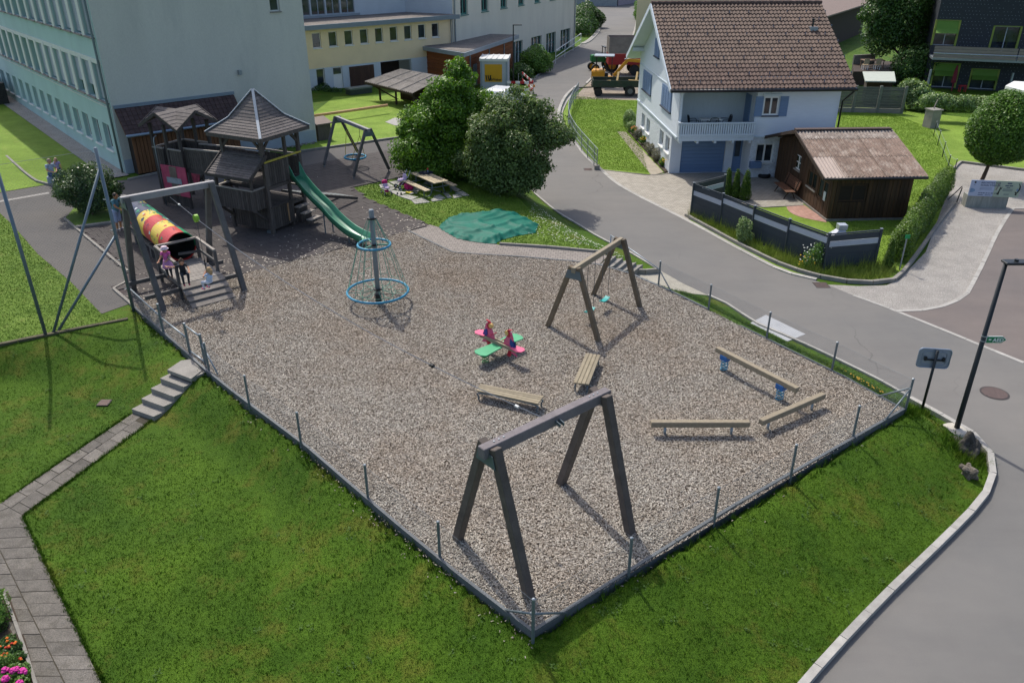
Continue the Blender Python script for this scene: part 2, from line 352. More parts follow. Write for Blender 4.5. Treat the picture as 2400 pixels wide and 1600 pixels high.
# ------------------------------------------------------------------ terrain
px = lambda L, z: [P2(u, v, z) for u, v in L]
CHIP_SW = [(311,719),(383,781),(480,867),(582,949),(704,1036),(862,1173),(1031,1316),(1248,1483)]
CHIP_NE = [(2118,962),(2000,897),(1947,869),(1796,797),(1735,766),(1659,727),(1577,687),(1545,671),(1477,643),(1403,622)]
U_POLY = px(CHIP_SW+CHIP_NE+[(1425,592),(1340,560),(1250,500),(1200,452),(1185,400)], 0)+[(0,52),(-3,60),(-8,74),(-20,110),(-90,140),(-140,60),(-60,22)]+px([(-300,868),(0,806),(300,748)], 0)
L_LAWN = px([(-900,930),(0,905),(200,935),(322,975),(367,1001),(485,1065),(602,1167),(638,1259),(627,1402),(640,1600),(720,2000),(-1500,2000)], -.84)
ROAD_W = [(1640,1900),(1883,1600),(2055,1413),(2197,1275),(2280,1192),(2311,1153),(2326,1115),(2327,1076),(2308,1042),(2266,1004),(2161,948),(2132,931),(2066,894),(1962,842),(1919,822),(1866,797),(1761,752),(1719,720),(1659,692),(1590,660),(1544,632),(1474,590),(1403,555),(1354,525),(1305,496),(1253,453),(1232,430),(1215,390),(1210,330),(1222,260),(1251,184),(1305,139),(1363,105),(1375,97),(1397,77),(1404,63),(1390,40)]
ROAD_E = [(2700,978),(2400,850),(2294,807),(2099,728),(2000,692),(1919,660),(1831,636),(1726,583),(1607,517),(1526,477),(1451,436),(1404,396),(1370,365),(1350,338),(1330,310),(1321,290),(1318,268),(1328,243),(1346,217),(1374,198),(1427,145),(1457,120),(1475,100),(1483,87),(1490,61),(1493,38),(1494,27)]
ZR, ZL = -.81, -.845
L_ROAD = px(ROAD_W, ZR)+[(20,260),(300,260),(300,-20),(10,-20)]
L_PAD = px([(1478,644),(1505,630),(1545,634),(1600,664),(1659,692),(1577,681),(1545,667)], ZR)
SCH_C = Vector((-20.98, 43.0, 0)); E1 = Vector((.757, .653, 0)).normalized(); E2 = Vector((-E1.y, E1.x, 0))
CHIP_IN = px(CHIP_SW+CHIP_NE+[(1354,615),(1200,602),(1061,593),(957,543),(850,573),(600,636),(556,648),(400,690)], 0)
def ground_z(X, Y):
    X = np.asarray(X, float); Y = np.asarray(Y, float)
    inU = in_poly(X, Y, U_POLY); d = np.where(inU, 0, dist_poly(X, Y, U_POLY))
    low = in_poly(X, Y, L_LAWN) | in_poly(X, Y, L_ROAD) | in_poly(X, Y, L_PAD)
    dr = np.minimum(np.minimum(dist_poly(X, Y, L_LAWN), dist_poly(X, Y, L_ROAD)), dist_poly(X, Y, L_PAD)); dr = np.where(low, 0, dr)
    s = d/(d+dr+1e-6); s = s*s*(3-2*s)
    drop = .03+.06*np.clip((25-Y)/8, 0, 1)
    z = np.where(inU, 0.0, -(drop+(-ZL-drop)*s)); z = np.where(low & ~inU, ZL, z)
    q = (X-SCH_C.x)*E2.x+(Y-SCH_C.y)*E2.y; w = np.clip((-14-X)/4, 0, 1)
    z = np.where(inU, z+.02*np.clip(q-4, 0, 40)*w, z); z = np.where(in_poly(X, Y, CHIP_IN), -.3, z)
    far = np.clip((np.hypot(X, Y)-230)/300, 0, 1); z = z-far*2
    und = .025*np.sin(X*.9+1.3*np.sin(Y*.7))*np.cos(Y*.8+X*.3)
    return z+np.where(inU | low, 0, und)
def gz(x, y): return float(ground_z(np.array([x]), np.array([y]))[0])
def PG(u, v):
    """pixel to the terrain"""
    z = -.3
    for _ in range(14):
        p = P(u, v, z); z = .5*z+.5*gz(p.x, p.y)
    p = P(u, v, z); return Vector((p.x, p.y, gz(p.x, p.y)))
def axis(a, b, step, lo, hi):
    core = list(np.arange(a, b+1e-6, step)); left = []; right = []; s = step; x = a
    while x > lo: s *= 1.35; x -= s; left.append(max(x, lo))
    s = step; x = b
    while x < hi: s *= 1.35; x += s; right.append(min(x, hi))
    return np.array(left[::-1]+core+right)
gx = axis(-40, 26, .25, -900, 900); gy = axis(4, 62, .25, -300, 1500)
GX, GY = np.meshgrid(gx, gy); GZ = ground_z(GX.ravel(), GY.ravel())
nx, ny = len(gx), len(gy); I = np.arange(nx*ny).reshape(ny, nx)
ground = np_mesh('ground', np.stack([GX.ravel(), GY.ravel(), GZ], 1), np.stack([I[:-1,:-1], I[:-1,1:], I[1:,1:], I[1:,:-1]], -1).reshape(-1, 4), M_LAWN_N, kind='structure', smooth=True)
def sheet(name, pts, z, m, zmesh=None):
    """flat ground sheet; pts are world xy"""
    b = MB(); n = len(pts); a = sum(pts[i][0]*pts[(i+1) % n][1]-pts[(i+1) % n][0]*pts[i][1] for i in range(n))
    b.face([(x, y, z) for x, y in (pts if a > 0 else pts[::-1])]); return b.build(name, m, kind='structure')
def scurve(L, z, n=5): return [(p.x, p.y) for p in spline([P(u, v, z) for u, v in L], n)]
road = sheet('road', scurve(ROAD_W, ZR)+[(3, 330), (26, 330)]+scurve(ROAD_E[::-1], ZR)+[(60, 16), (60, -5), (6, -5)], ZR, M_ASPH)
cross_road = sheet('cross_road', px([(1371,14),(1600,24),(1700,10),(1371,2)], ZR), ZR+.004, M_ASPH)
drive = sheet('driveway', scurve([(2099,728),(2182,724),(2232,707),(2261,693),(2279,664),(2306,612),(2335,550),(2360,508),(2372,489)], ZR)+px([(2700,484),(3000,700),(2700,978),(2400,850),(2294,807)], ZR), ZR+.004, M_ASPH_R)
gravel = sheet('gravel_yard', px([(1930,666),(2000,695),(2099,731)], ZR)+scurve([(2099,731),(2182,727),(2232,710),(2261,696),(2279,667),(2306,614),(2335,552),(2360,510),(2372,489)], ZR)+px([(2700,484),(2700,425),(2400,399),(2248,380),(2225,440),(2170,590),(2107,655),(2078,668),(2012,670)], ZR), ZR-.006, M_GRAVEL)
lawn_house = sheet('garden_lawn', px([(1340,215),(1500,235),(1500,300),(1571,400),(1520,408),(1400,396),(1350,335),(1325,290),(1320,265)], ZR), ZR-.014, M_LAWN_B)
lawn_side = sheet('garden_lawn_side', px([(1600,520),(1700,572),(1830,632),(1950,655),(2080,662),(2150,600),(2238,478),(2225,440),(2248,380),(2440,400),(2500,300),(2200,268),(2080,255),(1960,240),(1950,320),(1890,420)], ZR), ZR-.014, M_LAWN_B)
paving = sheet('paved_drive', px([(1402,396),(1451,438),(1526,479),(1604,521),(1624,505),(1700,470),(1790,485),(1884,481),(1870,440),(1840,405),(1760,380),(1590,385),(1571,404),(1530,411)], ZR), ZR-.004, M_PAVE)
pink = sheet('pink_terrace', scurve([(1843,484),(1850,496),(1872,507),(1900,514),(1937,521)], ZR)+px([(1937,517),(1884,480)], ZR), ZR+.001, M_PAVE_P)
garden_path = sheet('garden_path', px([(1446,308),(1466,309),(1555,404),(1527,411)], ZR), ZR-.002, mat('sand_path', 'a09786', .95, .15, 2, fine=.2, fscale=40, bmp=.3, world=True))
# plateau sheets
yard = sheet('school_yard', px([(0,500),(30,528),(89,596),(167,662),(238,736),(300,714),(420,690),(640,620),(957,545),(1000,530),(866,470),(846,456),(829,441),(949,415),(964,376),(932,326),(700,359),(374,405),(300,422),(126,435),(78,422),(0,354),(-400,200),(-600,320)], 0), .012, M_ASPH_D)
RUB_TOP = [(178,536),(268,524),(330,470),(700,392),(907,354),(964,374),(949,414),(862,432),(829,440),(846,455),(866,469),(1007,528)]
RUB = px(RUB_TOP+[(957,543),(850,573),(600,636),(556,648),(366,697),(315,721),(259,672),(297,662),(300,638)], 0)
rubber = sheet('rubber_safety_surface', RUB, .018, mat('rubber_base', '453d3c', .95, .1, 2))
path2 = sheet('paved_path', px([(957,543),(1061,593),(1130,598),(1200,602),(1354,615),(1403,622),(1425,600),(1400,593),(1290,583),(1171,575),(1110,562),(1070,545),(1007,527)], 0), .016, M_PAVE_D)
CHIP = px(CHIP_SW+CHIP_NE+[(1354,615),(1200,602),(1130,598),(1061,593),(957,543),(850,573),(600,636),(556,648),(366,697)], 0)
chips = sheet('wood_chip_bed', CHIP, .03, M_CHIPS)
lawn_back = sheet('school_lawn', px([(700,356),(932,323),(1000,320),(1060,330),(1090,300),(1000,200),(900,225),(740,228),(730,300)], 0), .01, M_LAWN_B)
lawn_pic = sheet('picnic_lawn', px([(829,440),(862,432),(949,414),(964,374),(1000,350),(1090,330),(1180,400),(1200,450),(1250,500),(1340,560),(1425,592),(1400,590),(1290,580),(1171,572),(1110,560),(1070,543),(1007,526),(866,468),(846,455)], 0), .009, M_LAWN_M)
lawn_left = sheet('sports_lawn', px([(-500,600),(-500,420),(0,500),(30,528),(89,596),(167,662),(238,736),(300,746),(0,803),(-300,865)], 0), .008, M_LAWN_M)
# lawn strip that climbs along the school front, with a bed of stones at the wall
def strip(name, s0, s1, n0, n1, m, dz):
    b = MB(); k = 24
    for i in range(k):
        a = s0+(s1-s0)*i/k; c = s0+(s1-s0)*(i+1)/k; q = []
        for s, n in ((a, n0), (a, n1), (c, n1), (c, n0)):
            p = SCH_C+E2*s-E1*n; q.append((p.x, p.y, gz(p.x, p.y)+dz))
        b.face(q[::-1])
    return b.build(name, m, kind='structure')
strip('school_front_lawn', .5, 34, 1.0, 7.0, M_LAWN_B, .03)
strip('stone_strip', -.5, 34, 0, 1.0, M_GRAVEL, .05)
# ------------------------------------------------------------------ loose wood chips, rubber tiles
def in_view(X, Y, Z=0.0, pad=40):
    zz = Z-CAM_H; dep = Y*math.cos(PITCH)-zz*math.sin(PITCH); up = Y*math.sin(PITCH)+zz*math.cos(PITCH)
    u = 1200+FPX*X/dep; v = 800-FPX*up/dep; return (dep > 1) & (u > -pad) & (u < 2400+pad) & (v > -pad) & (v < 1600+pad)
def scatter(poly, n):
    xs = [p[0] for p in poly]; ys = [p[1] for p in poly]; X = rng.uniform(min(xs), max(xs), n); Y = rng.uniform(min(ys), max(ys), n)
    k = in_poly(X, Y, poly) & in_view(X, Y); return X[k], Y[k]
X, Y = scatter(CHIP, 680000)
k = rng.random(len(X)) < np.clip(1.25*(15/np.maximum(Y, 8))**1.0, .35, 1); X, Y = X[k], Y[k]
n = len(X); L = rng.uniform(.012, .033, n); W = rng.uniform(.0038, .0085, n); A = rng.uniform(0, math.tau, n)
tx, ty = rng.normal(0, .3, n), rng.normal(0, .3, n)
hum = .02*np.sin(X*1.7+np.sin(Y*1.1)*2)*np.cos(Y*1.4+X*.5)
zc = .043+rng.uniform(0, .016, n)+hum*.4
ca, sa = np.cos(A), np.sin(A); V = np.empty((n, 4, 3))
for i, (a, b) in enumerate(((-1,-1),(1,-1),(1,1),(-1,1))):
    ox = a*L*ca-b*W*sa; oy = a*L*sa+b*W*ca; V[:,i,0] = X+ox; V[:,i,1] = Y+oy; V[:,i,2] = np.maximum(.032, zc+ox*tx+oy*ty)
np_mesh('wood_chips', V.reshape(-1, 3), np.arange(4*n).reshape(-1, 4), M_CHIP1, parent=chips, kind='stuff', cols=rng.random(n)**1.1)
# strewn chips on the rubber near the edge
X, Y = scatter(RUB, 40000); ed = px([(1007,535),(957,543),(850,573),(600,636),(556,648),(366,697),(315,721)], 0); d = dist_poly(X, Y, ed, False)
k = rng.random(len(X)) < np.exp(-d/1.0)*.38; X, Y = X[k], Y[k]; n = len(X); L = rng.uniform(.02, .05, n); W = rng.uniform(.01, .02, n); A = rng.uniform(0, math.tau, n); ca, sa = np.cos(A), np.sin(A); V = np.empty((n,4,3))
for i, (a, b) in enumerate(((-1,-1),(1,-1),(1,1),(-1,1))): V[:,i,0] = X+a*L*ca-b*W*sa; V[:,i,1] = Y+a*L*sa+b*W*ca; V[:,i,2] = .052+.004*i*rng.random(n)
np_mesh('strewn_chips', V.reshape(-1, 3), np.arange(4*n).reshape(-1, 4), M_CHIP1, parent=rubber, kind='stuff', cols=.5+.5*rng.random(n))
# chips kicked over the edging on to the grass
sw_e = px(CHIP_SW+[(1690,1205),(2118,962)], 0); X = rng.uniform(-14, 12, 160000); Y = rng.uniform(9.5, 26, 160000); d = dist_poly(X, Y, sw_e, False); k = ~in_poly(X, Y, U_POLY) & (rng.random(160000) < np.exp(-d/.11)*np.where(X < .5, .6, .15)*np.clip((20-Y)/6, .15, 1)) & (d < .9); X, Y = X[k], Y[k]; n = len(X); Zc = ground_z(X, Y)+.02; L = rng.uniform(.012, .03, n); W = rng.uniform(.006, .012, n); A = rng.uniform(0, math.tau, n); ca, sa = np.cos(A), np.sin(A); V = np.empty((n,4,3))
for i, (a, b) in enumerate(((-1,-1),(1,-1),(1,1),(-1,1))): V[:,i,0] = X+a*L*ca-b*W*sa; V[:,i,1] = Y+a*L*sa+b*W*ca; V[:,i,2] = Zc+.006*i*rng.random(n)
np_mesh('spilt_chips', V.reshape(-1, 3), np.arange(4*n).reshape(-1, 4), M_CHIP1, parent=chips, kind='stuff', cols=.5*rng.random(n))
# rubber tiles on a grid turned with the chip edge; the ones that show largest are single pieces
RA = math.atan2(P(957,543).y-P(600,636).y, P(957,543).x-P(600,636).x); ro = P(957,543); TS = .5
tiles = []
for i in range(-50, 30):
    for j in range(-6, 44):
        lx, ly = (i+(.5 if j % 2 else 0))*TS, j*TS; cx = ro.x+(lx+TS/2)*math.cos(RA)-(ly+TS/2)*math.sin(RA); cy = ro.y+(lx+TS/2)*math.sin(RA)+(ly+TS/2)*math.cos(RA)
        cs = [(ro.x+a*math.cos(RA)-b*math.sin(RA), ro.y+a*math.sin(RA)+b*math.cos(RA)) for a, b in ((lx+.004,ly+.004),(lx+TS-.004,ly+.004),(lx+TS-.004,ly+TS-.004),(lx+.004,ly+TS-.004))]
        ok = in_poly(np.array([c[0] for c in cs]), np.array([c[1] for c in cs]), RUB)
        dd = dist_poly(np.array([c[0] for c in cs]), np.array([c[1] for c in cs]), RUB)
        if (ok | (dd < .16)).all() and in_poly(np.array([cx]), np.array([cy]), RUB)[0]: tiles.append((math.hypot(cx, cy), cx, cy))
tiles.sort()
tb = MB(); tb.box(-TS/2+.006, TS/2-.006, -TS/2+.006, TS/2-.006, 0, .028)
t0 = None
for d, cx, cy in tiles[:300]:
    if t0 is None: t0 = MB(); t0.v = tb.v; t0.f = tb.f; t0 = t0.build('rubber_tile', M_RUBBER, parent=None, origin=(0,0,0)); t0.parent = rubber; o = t0
    else: o = t0.copy(); COL.objects.link(o)
    o.location = Vector((cx, cy, .02+random.uniform(-.002, .003)))-OFF[rubber.name]; o.rotation_euler = (0, 0, RA)
rest = MB()
for d, cx, cy in tiles[300:]:
    f = Fr((cx, cy, .02+random.uniform(-.002, .003)), RA); rest.add([f(v) for v in tb.v], tb.f)
if rest.v: rest.build('rubber_tiles', M_RUBBER, parent=rubber, kind='stuff')
# ------------------------------------------------------------------ kerbs and edgings
def kerb(pts, w, z0, z1, step, m, parent, name='kerb_stone', smooth_n=5, gap=.006, jit=.004):
    pts = resample(spline(pts, smooth_n) if smooth_n else pts, step)
    for a, b in zip(pts[:-1], pts[1:]):
        a = Vector((a.x, a.y, 0)); b = Vector((b.x, b.y, 0)); d = (b-a).normalized()*gap; dz = random.uniform(-jit, jit)
        MB().bar(a+d+Vector((0,0,(z0+z1)/2+dz)), b-d+Vector((0,0,(z0+z1)/2+dz)), w, z1-z0).build(name, m, parent)
q = lambda L, z: [P(u, v, z) for u, v in L]
kerb(q(ROAD_W[:12], ZR+.1), .16, ZR-.1, ZR+.13, 1.0, M_GRANITE, road)
kerb(q(ROAD_W[11:19], ZR), .1, ZR-.1, ZR+.05, 1.0, M_GRANITE, road)
kerb(q(ROAD_W[20:26], ZR), .1, ZR-.1, ZR+.03, 1.0, M_GRANITE, road)
kerb(q(ROAD_E[1:5], ZR), .16, ZR-.1, ZR+.012, 1.0, M_GRANITE, drive, 'edging_stone', 3)
kerb(q([(2099,729),(2182,725),(2232,708),(2261,694),(2279,665),(2306,612),(2335,550),(2360,508),(2374,489)], ZR), .16, ZR-.1, ZR+.02, 1.0, M_GRANITE, drive, 'edging_stone')
kerb(q([(1914,654),(1831,632),(1726,579),(1607,514),(1526,474),(1451,433),(1404,393),(1370,362),(1350,335),(1328,308),(1319,288),(1315,268),(1324,243),(1342,217)], ZR), .22, ZR-.1, ZR+.012, 1.0, M_GRANITE, road, 'gutter_stone')
kerb(q([(1607,506),(1726,571),(1831,622),(1914,648),(1960,657),(2012,664),(2078,662),(2107,649),(2149,597),(2203,520),(2237,477)], ZR), .14, ZR-.1, ZR+.13, 1.0, M_CONC, lawn_side)
kerb(q([(1330,330),(1316,300),(1309,272),(1316,245),(1330,222),(1352,203)], ZR+.1), .22, ZR-.1, ZR+.22, 1.2, M_GRANITE, lawn_house, 'wall_stone')
kerb(q([(1374,196),(1427,143),(1457,118),(1475,98),(1483,85),(1490,60),(1493,38)], ZR), .2, ZR-.1, ZR+.05, 2.5, M_GRANITE, road)
kerb(q([(1200,205),(1251,184),(1305,139),(1363,105)], ZR), .14, ZR-.1, ZR+.06, 2.0, M_GRANITE, road)
for k in range(3): kerb(q([(1361+k*4,104),(1377+k*4,96),(1397+k*3,77),(1403+k*2,64)], ZR), .16, ZR-.1, ZR+.1+.0*k, 2.0, M_GRANITE, road)
kerb([P(u, v, 0) for u, v in CHIP_SW], .07, -.36, .075, 2.0, M_EDGE, chips, 'edging_board', 0)
kerb([P(1248,1483), P(1690,1205), P(2118,962)], .07, -.36, .075, 2.0, M_EDGE, chips, 'edging_board', 0)
kerb([P(u, v, 0) for u, v in CHIP_NE[:5]], .07, -.5, .06, 2.0, M_EDGE, chips, 'edging_board', 0)
kerb([P(u, v, 0) for u, v in CHIP_NE[5:]], .09, -.84, .06, 2.0, M_EDGE, chips, 'edging_board', 0)
kerb([P(u, v, 0) for u, v in ((1403,622),(1354,615),(1200,602),(1130,598),(1061,593),(957,543))], .07, -.1, .06, 1.0, M_EDGE, chips, 'edging_stone', 0)
kerb([P(u, v, 0) for u, v in ((1171,574),(1290,582),(1400,592),(1425,594))], .1, -.1, .11, 1.0, M_CONC, path2, 'edging_stone', 0)
kerb([P(u, v, 0) for u, v in ((152,514),(178,536),(300,638))], .1, -.05, .08, 1.0, M_CONC, rubber, 'edging_stone', 0)
kerb([P(u, v, 0) for u, v in ((300,661),(259,672),(315,721))], .1, -.05, .08, 1.0, M_CONC, rubber, 'edging_stone', 0)
kerb([P(u, v, 0) for u, v in ((178,535),(268,523))], .22, -.05, .1, 1.0, M_CONC, rubber, 'edging_stone', 0)
kerb([P(u, v, 0) for u, v in ((700,358),(932,325),(1000,318))], .12, -.05, .13, 1.0, M_CONC, lawn_back, 'edging_stone', 0)
kerb([P(u, v, 0) for u, v in ((0,354),(78,422),(126,436),(160,440))], .12, -.05, .12, 1.0, M_CONC, yard, 'edging_stone')
kerb([P(u, v, 0) for u, v in ((300,423),(374,406),(440,392))], .12, -.05, .1, 1.0, M_CONC, yard, 'edging_stone', 0)
kerb([P(u, v, 0) for u, v in ((-60,818),(0,806),(150,776),(300,747))], .14, -.2, .03, 1.2, mat('mossy_edge', '57523f', .95, .3, 4, bmp=.4), lawn_left, 'edging_stone', 0)
kerb([P(u, v, ZR) for u, v in ((2236,397),(2248,381),(2400,400),(2500,412))], .14, ZR-.1, ZR+.12, 1.0, M_CONC, gravel, 'edging_stone', 0)
kerb([P(u, v, ZR) for u, v in ((2372,489),(2410,488),(2500,486))], .14, ZR-.1, ZR+.02, 1.0, M_GRANITE, drive, 'edging_stone', 0)
kerb([P(u, v, ZR) for u, v in ((1402,397),(1470,405),(1527,412),(1570,407))], .08, ZR-.1, ZR+.02, 1.0, M_CONC, paving, 'edging_stone', 0)
kerb([P(u, v, ZR) for u, v in ((1700,472),(1790,486),(1884,481))], .08, ZR-.1, ZR+.02, 1.0, M_CONC, paving, 'edging_stone', 0)
# slabs laid in asphalt by the fence, white line across the yard
MB().prism(px([(1758,757),(1795,738),(1888,783),(1845,800)], ZR), ZR-.05, ZR+.006).build('concrete_slab', mat('pale_slab', 'a3a5a6', .85, .1, 2, fine=.1), road)
MB().face([P(0,470,.02), P(0,474,.02), P(116,454,.02), P(114,450,.02)]).build('painted_line', mat('worn_line', '8e8a84', .8, .2, 6, fine=.2), yard)
# ------------------------------------------------------------------ slab path on the lower lawn, and its steps
slab_path = sheet('garden_slab_path', px([(318,972),(352,984),(300,1026),(52,1209),(104,1330),(184,1480),(236,1600),(290,1760),(60,1760),(20,1590),(-60,1400),(-160,1250),(-60,1218),(5,1180),(130,1102)], -.84), -.838, mat('joint_soil', '3f3a2e', .95, .2, 6))
def slabs(a0, a1, b0, b1, n, cols, z=-.83):
    """rows of slabs between two edges, split over the width"""
    for i in range(n):
        for (c0, c1), off in cols:
            t0 = min(1, max(0, (i+off)/n)); t1 = min(1, max(0, (i+1+off)/n))
            if t1-t0 < .2/n: continue
            L0 = a0.lerp(a1, t0); L1 = a0.lerp(a1, t1); R0 = b0.lerp(b1, t0); R1 = b0.lerp(b1, t1)
            qd = [L0.lerp(R0, c0), L0.lerp(R0, c1), L1.lerp(R1, c1), L1.lerp(R1, c0)]; c = sum(qd, Vector())/4
            qd = [p+(c-p).normalized()*.014 for p in qd]; h = z+random.uniform(-.004, .008)
            MB().prism([(p.x, p.y) for p in qd], z-.05, h).build('paving_slab', M_SLAB, slab_path)
g = lambda u, v: P(u, v, -.83)
slabs(g(311,968), g(2,1178), g(356,985), g(52,1206), 9, [((0,.45),0),((.45,1),.5)])
slabs(g(-170,1225), g(40,1640), g(54,1212), g(258,1640), 15, [((0,.3),0),((.3,.6),.4),((.6,1),0)])
STEP_N = 5
for pl in ([(-75,1212),(2,1178),(20,1188),(-60,1224)],[(21,1189),(51,1206),(53,1211),(-10,1222),(-58,1224)]): MB().prism([P2(u, v, -.83) for u, v in pl], -.88, -.828).build('paving_slab', M_SLAB, slab_path)
st = thing('garden_steps', 'grey concrete steps climbing the grass bank to the playground gate', 'steps', PG(395,920))
top_l, top_r, bot_l, bot_r = P(420,850,0), P(478,872,0), P(311,968,-.84), P(362,986,-.84)
for i in range(STEP_N):
    t0, t1 = i/STEP_N, (i+1)/STEP_N+(.12 if i == STEP_N-1 else 0); zt = -.84+.84*(i+1)/STEP_N-.0
    lf = lambda t: (bot_l.lerp(top_l, t), bot_r.lerp(top_r, t)); a, b = lf(t0); c, d = lf(t1)
    MB().prism([(a.x,a.y),(b.x,b.y),(d.x,d.y),(c.x,c.y)], -.95, zt-.02).build('step', M_CONC, st)
MB().prism(px([(392,867),(448,888),(474,868),(450,842),(425,845)], 0), -.1, .012).build('landing', M_CONC, st)
# steps from the paved path down to the road, landing pad
st2 = thing('road_steps', 'concrete steps beside the wooden swing leading down to the road', 'steps', P(1440,620,-.4))
a0, a1, b0, b1 = P(1404,621,0), P(1483,650,-.78), P(1428,600,0), P(1506,632,-.78)
for i in range(5):
    t0, t1 = i/5, (i+1)/5; zt = -.13*(i)-.02; l = [a0.lerp(a1,t0), a0.lerp(a1,t1), b0.lerp(b1,t1), b0.lerp(b1,t0)]
    MB().prism([(p.x,p.y) for p in l], -.86, zt).build('step', M_CONC, st2)
MB().prism(px([(1481,646),(1508,632),(1547,634),(1600,664),(1659,692),(1577,684),(1545,670)], ZR), -.95, ZR+.006).build('landing_pad', mat('washed_concrete', 'aaa596', .9, .12, 3, fine=.3, fscale=60, bmp=.4), st2)
kerb([P(1428,598,.08), P(1468,612,-.3), P(1500,632,-.6), P(1544,634,-.7)], .1, -.86, -.6, .6, M_CONC, st2, 'edging_stone', 0)
MB().tube([P(1429,600,.0)+Vector((0,0,-.1)), P(1429,600,0)+Vector((0,0,.9))], .025).build('rail_post', M_GALV, st2, smooth=True); MB().tube([P(1429,600,0)+Vector((0,0,.88)), P(1545,670,0)+Vector((0,0,.62))], .022).build('hand_rail', M_GALV, st2, smooth=True)
# ------------------------------------------------------------------ building helpers
def v2(p): return (p.x, p.y)
def wpt(A, B, u, z, t=0.0):
    A = Vector((A[0],A[1],0)); B = Vector((B[0],B[1],0)); d = (B-A).normalized(); n = Vector((-d.y, d.x, 0)); return A+d*u+n*t+Vector((0,0,z))
def slab(A, B, u0, u1, z0, z1, t0, t1, m, parent, name, **k):
    """box in wall coordinates: u along the wall, t inwards"""
    b = MB(); c = [wpt(A,B,u,z,t) for z in (z0,z1) for u,t in ((u0,t0),(u1,t0),(u1,t1),(u0,t1))]
    b.add(c, [(3,2,1,0),(4,5,6,7),(0,1,5,4),(1,2,6,5),(2,3,7,6),(3,0,4,7)]); return b.build(name, m, parent, **k)
def window(parent, A, B, u0, u1, z0, z1, fm, d=.1, fw=.06, nx=1, nz=1, sill=None, pane=None, name='window', sillw=.08):
    b = MB()
    def bx(a0, a1, c0, c1, t0=d-.05, t1=d):
        c = [wpt(A,B,u,z,t) for z in (c0,c1) for u,t in ((a0,t0),(a1,t0),(a1,t1),(a0,t1))]; b.add(c, [(3,2,1,0),(4,5,6,7),(0,1,5,4),(1,2,6,5),(2,3,7,6),(3,0,4,7)])
    bx(u0, u1, z0, z0+fw); bx(u0, u1, z1-fw, z1); bx(u0, u0+fw, z0+fw, z1-fw); bx(u1-fw, u1, z0+fw, z1-fw)
    for i in range(1, nx): c = u0+(u1-u0)*i/nx; bx(c-fw*.6, c+fw*.6, z0+fw, z1-fw)
    for j in range(1, nz): c = z0+(z1-z0)*j/nz; bx(u0+fw, u1-fw, c-fw*.35, c+fw*.35, d-.045, d-.004)
    w = b.build(name, fm, parent)
    p = MB().face([wpt(A,B,u0+fw*.5,z0+fw*.5,d-.02), wpt(A,B,u1-fw*.5,z0+fw*.5,d-.02), wpt(A,B,u1-fw*.5,z1-fw*.5,d-.02), wpt(A,B,u0+fw*.5,z1-fw*.5,d-.02)]).build('pane', pane or M_GLASS, w)
    if sill: slab(A, B, u0-.05, u1+.05, z0-.07, z0-.003, -sillw, d-.01, sill, w, 'sill')
    return w
# ------------------------------------------------------------------ school (pale green, left)
M_SCH = mat('school_gable_plaster', 'c4c4b6', .9, .05, .7, stretch=(1,1,.22), fine=.07, fscale=40, bmp=.12, dirt='a0a39a', dirt_amt=.55)
M_SCHG = mat('school_green_band', 'aac4be', .85, .05, .9, stretch=(1,1,.25), fine=.04, dirt='97aea8', dirt_amt=.5)
M_SCHW = mat('school_pale_frame', 'cfd1c8', .8, .05, 1.2, fine=.04)
M_BLIND = mat('window_blind', 'a3aaa6', .5, .06, 2, objvar=.06)
M_TILE_D = mat('dark_brown_tile', '4c3a36', .75, .25, 3, fine=.14, fscale=30, objvar=.2, bmp=.2)
M_LARCH = mat('brown_cladding', '6e4a2c', .7, .25, 2, stretch=(6,6,.6), fine=.16, objvar=.22)
sch = thing('school_building', 'large pale green school block with long rows of windows, at the left edge', 'building', SCH_C)
ga, gb = v2(SCH_C), v2(SCH_C+E1*11.55); HS = 14.0
MB().wall(ga, gb, -.3, HS, [(9.55,10.15,7.68,8.9)], depth=.22).build('wall', M_SCH, sch)
window(sch, ga, gb, 9.55, 10.15, 7.68, 8.9, M_SCHW, d=.22, sill=M_CONC)
slab(ga, gb, .02, 11.5, -.3, .75, -.03, -.002, mat('school_plinth', 'a2adb3', .85, .06, 1.5), sch, 'plinth')
slab(ga, gb, 7.08, 7.26, 4.48, 4.72, -.2, -.02, M_GALV, sch, 'wall_lamp')
la, lb = v2(SCH_C+E2*36), v2(SCH_C); LF = 36.0
rows = []
holes = []
for k in range(18):
    s1 = 2.35+1.945*k; holes.append((LF-s1-.15, LF-s1+1.0, .98, 2.4)); rows.append((0, k, holes[-1]))
for k in range(18):
    s1 = 1.93+1.945*k
    for r, (z0, z1) in enumerate(((3.72,5.62),(6.95,8.85))): holes.append((LF-s1+.2, LF-s1+1.6, z0, z1)); rows.append((r+1, k, holes[-1]))
MB().wall(la, lb, -.3, HS, holes, depth=.3).build('wall', M_SCHG, sch)
for z0, z1 in ((5.62,5.86),(8.85,9.1),(3.4,3.46)): slab(la, lb, .0, 35.9, z0, z1, -.035, -.003, M_SCHW, sch, 'cornice')
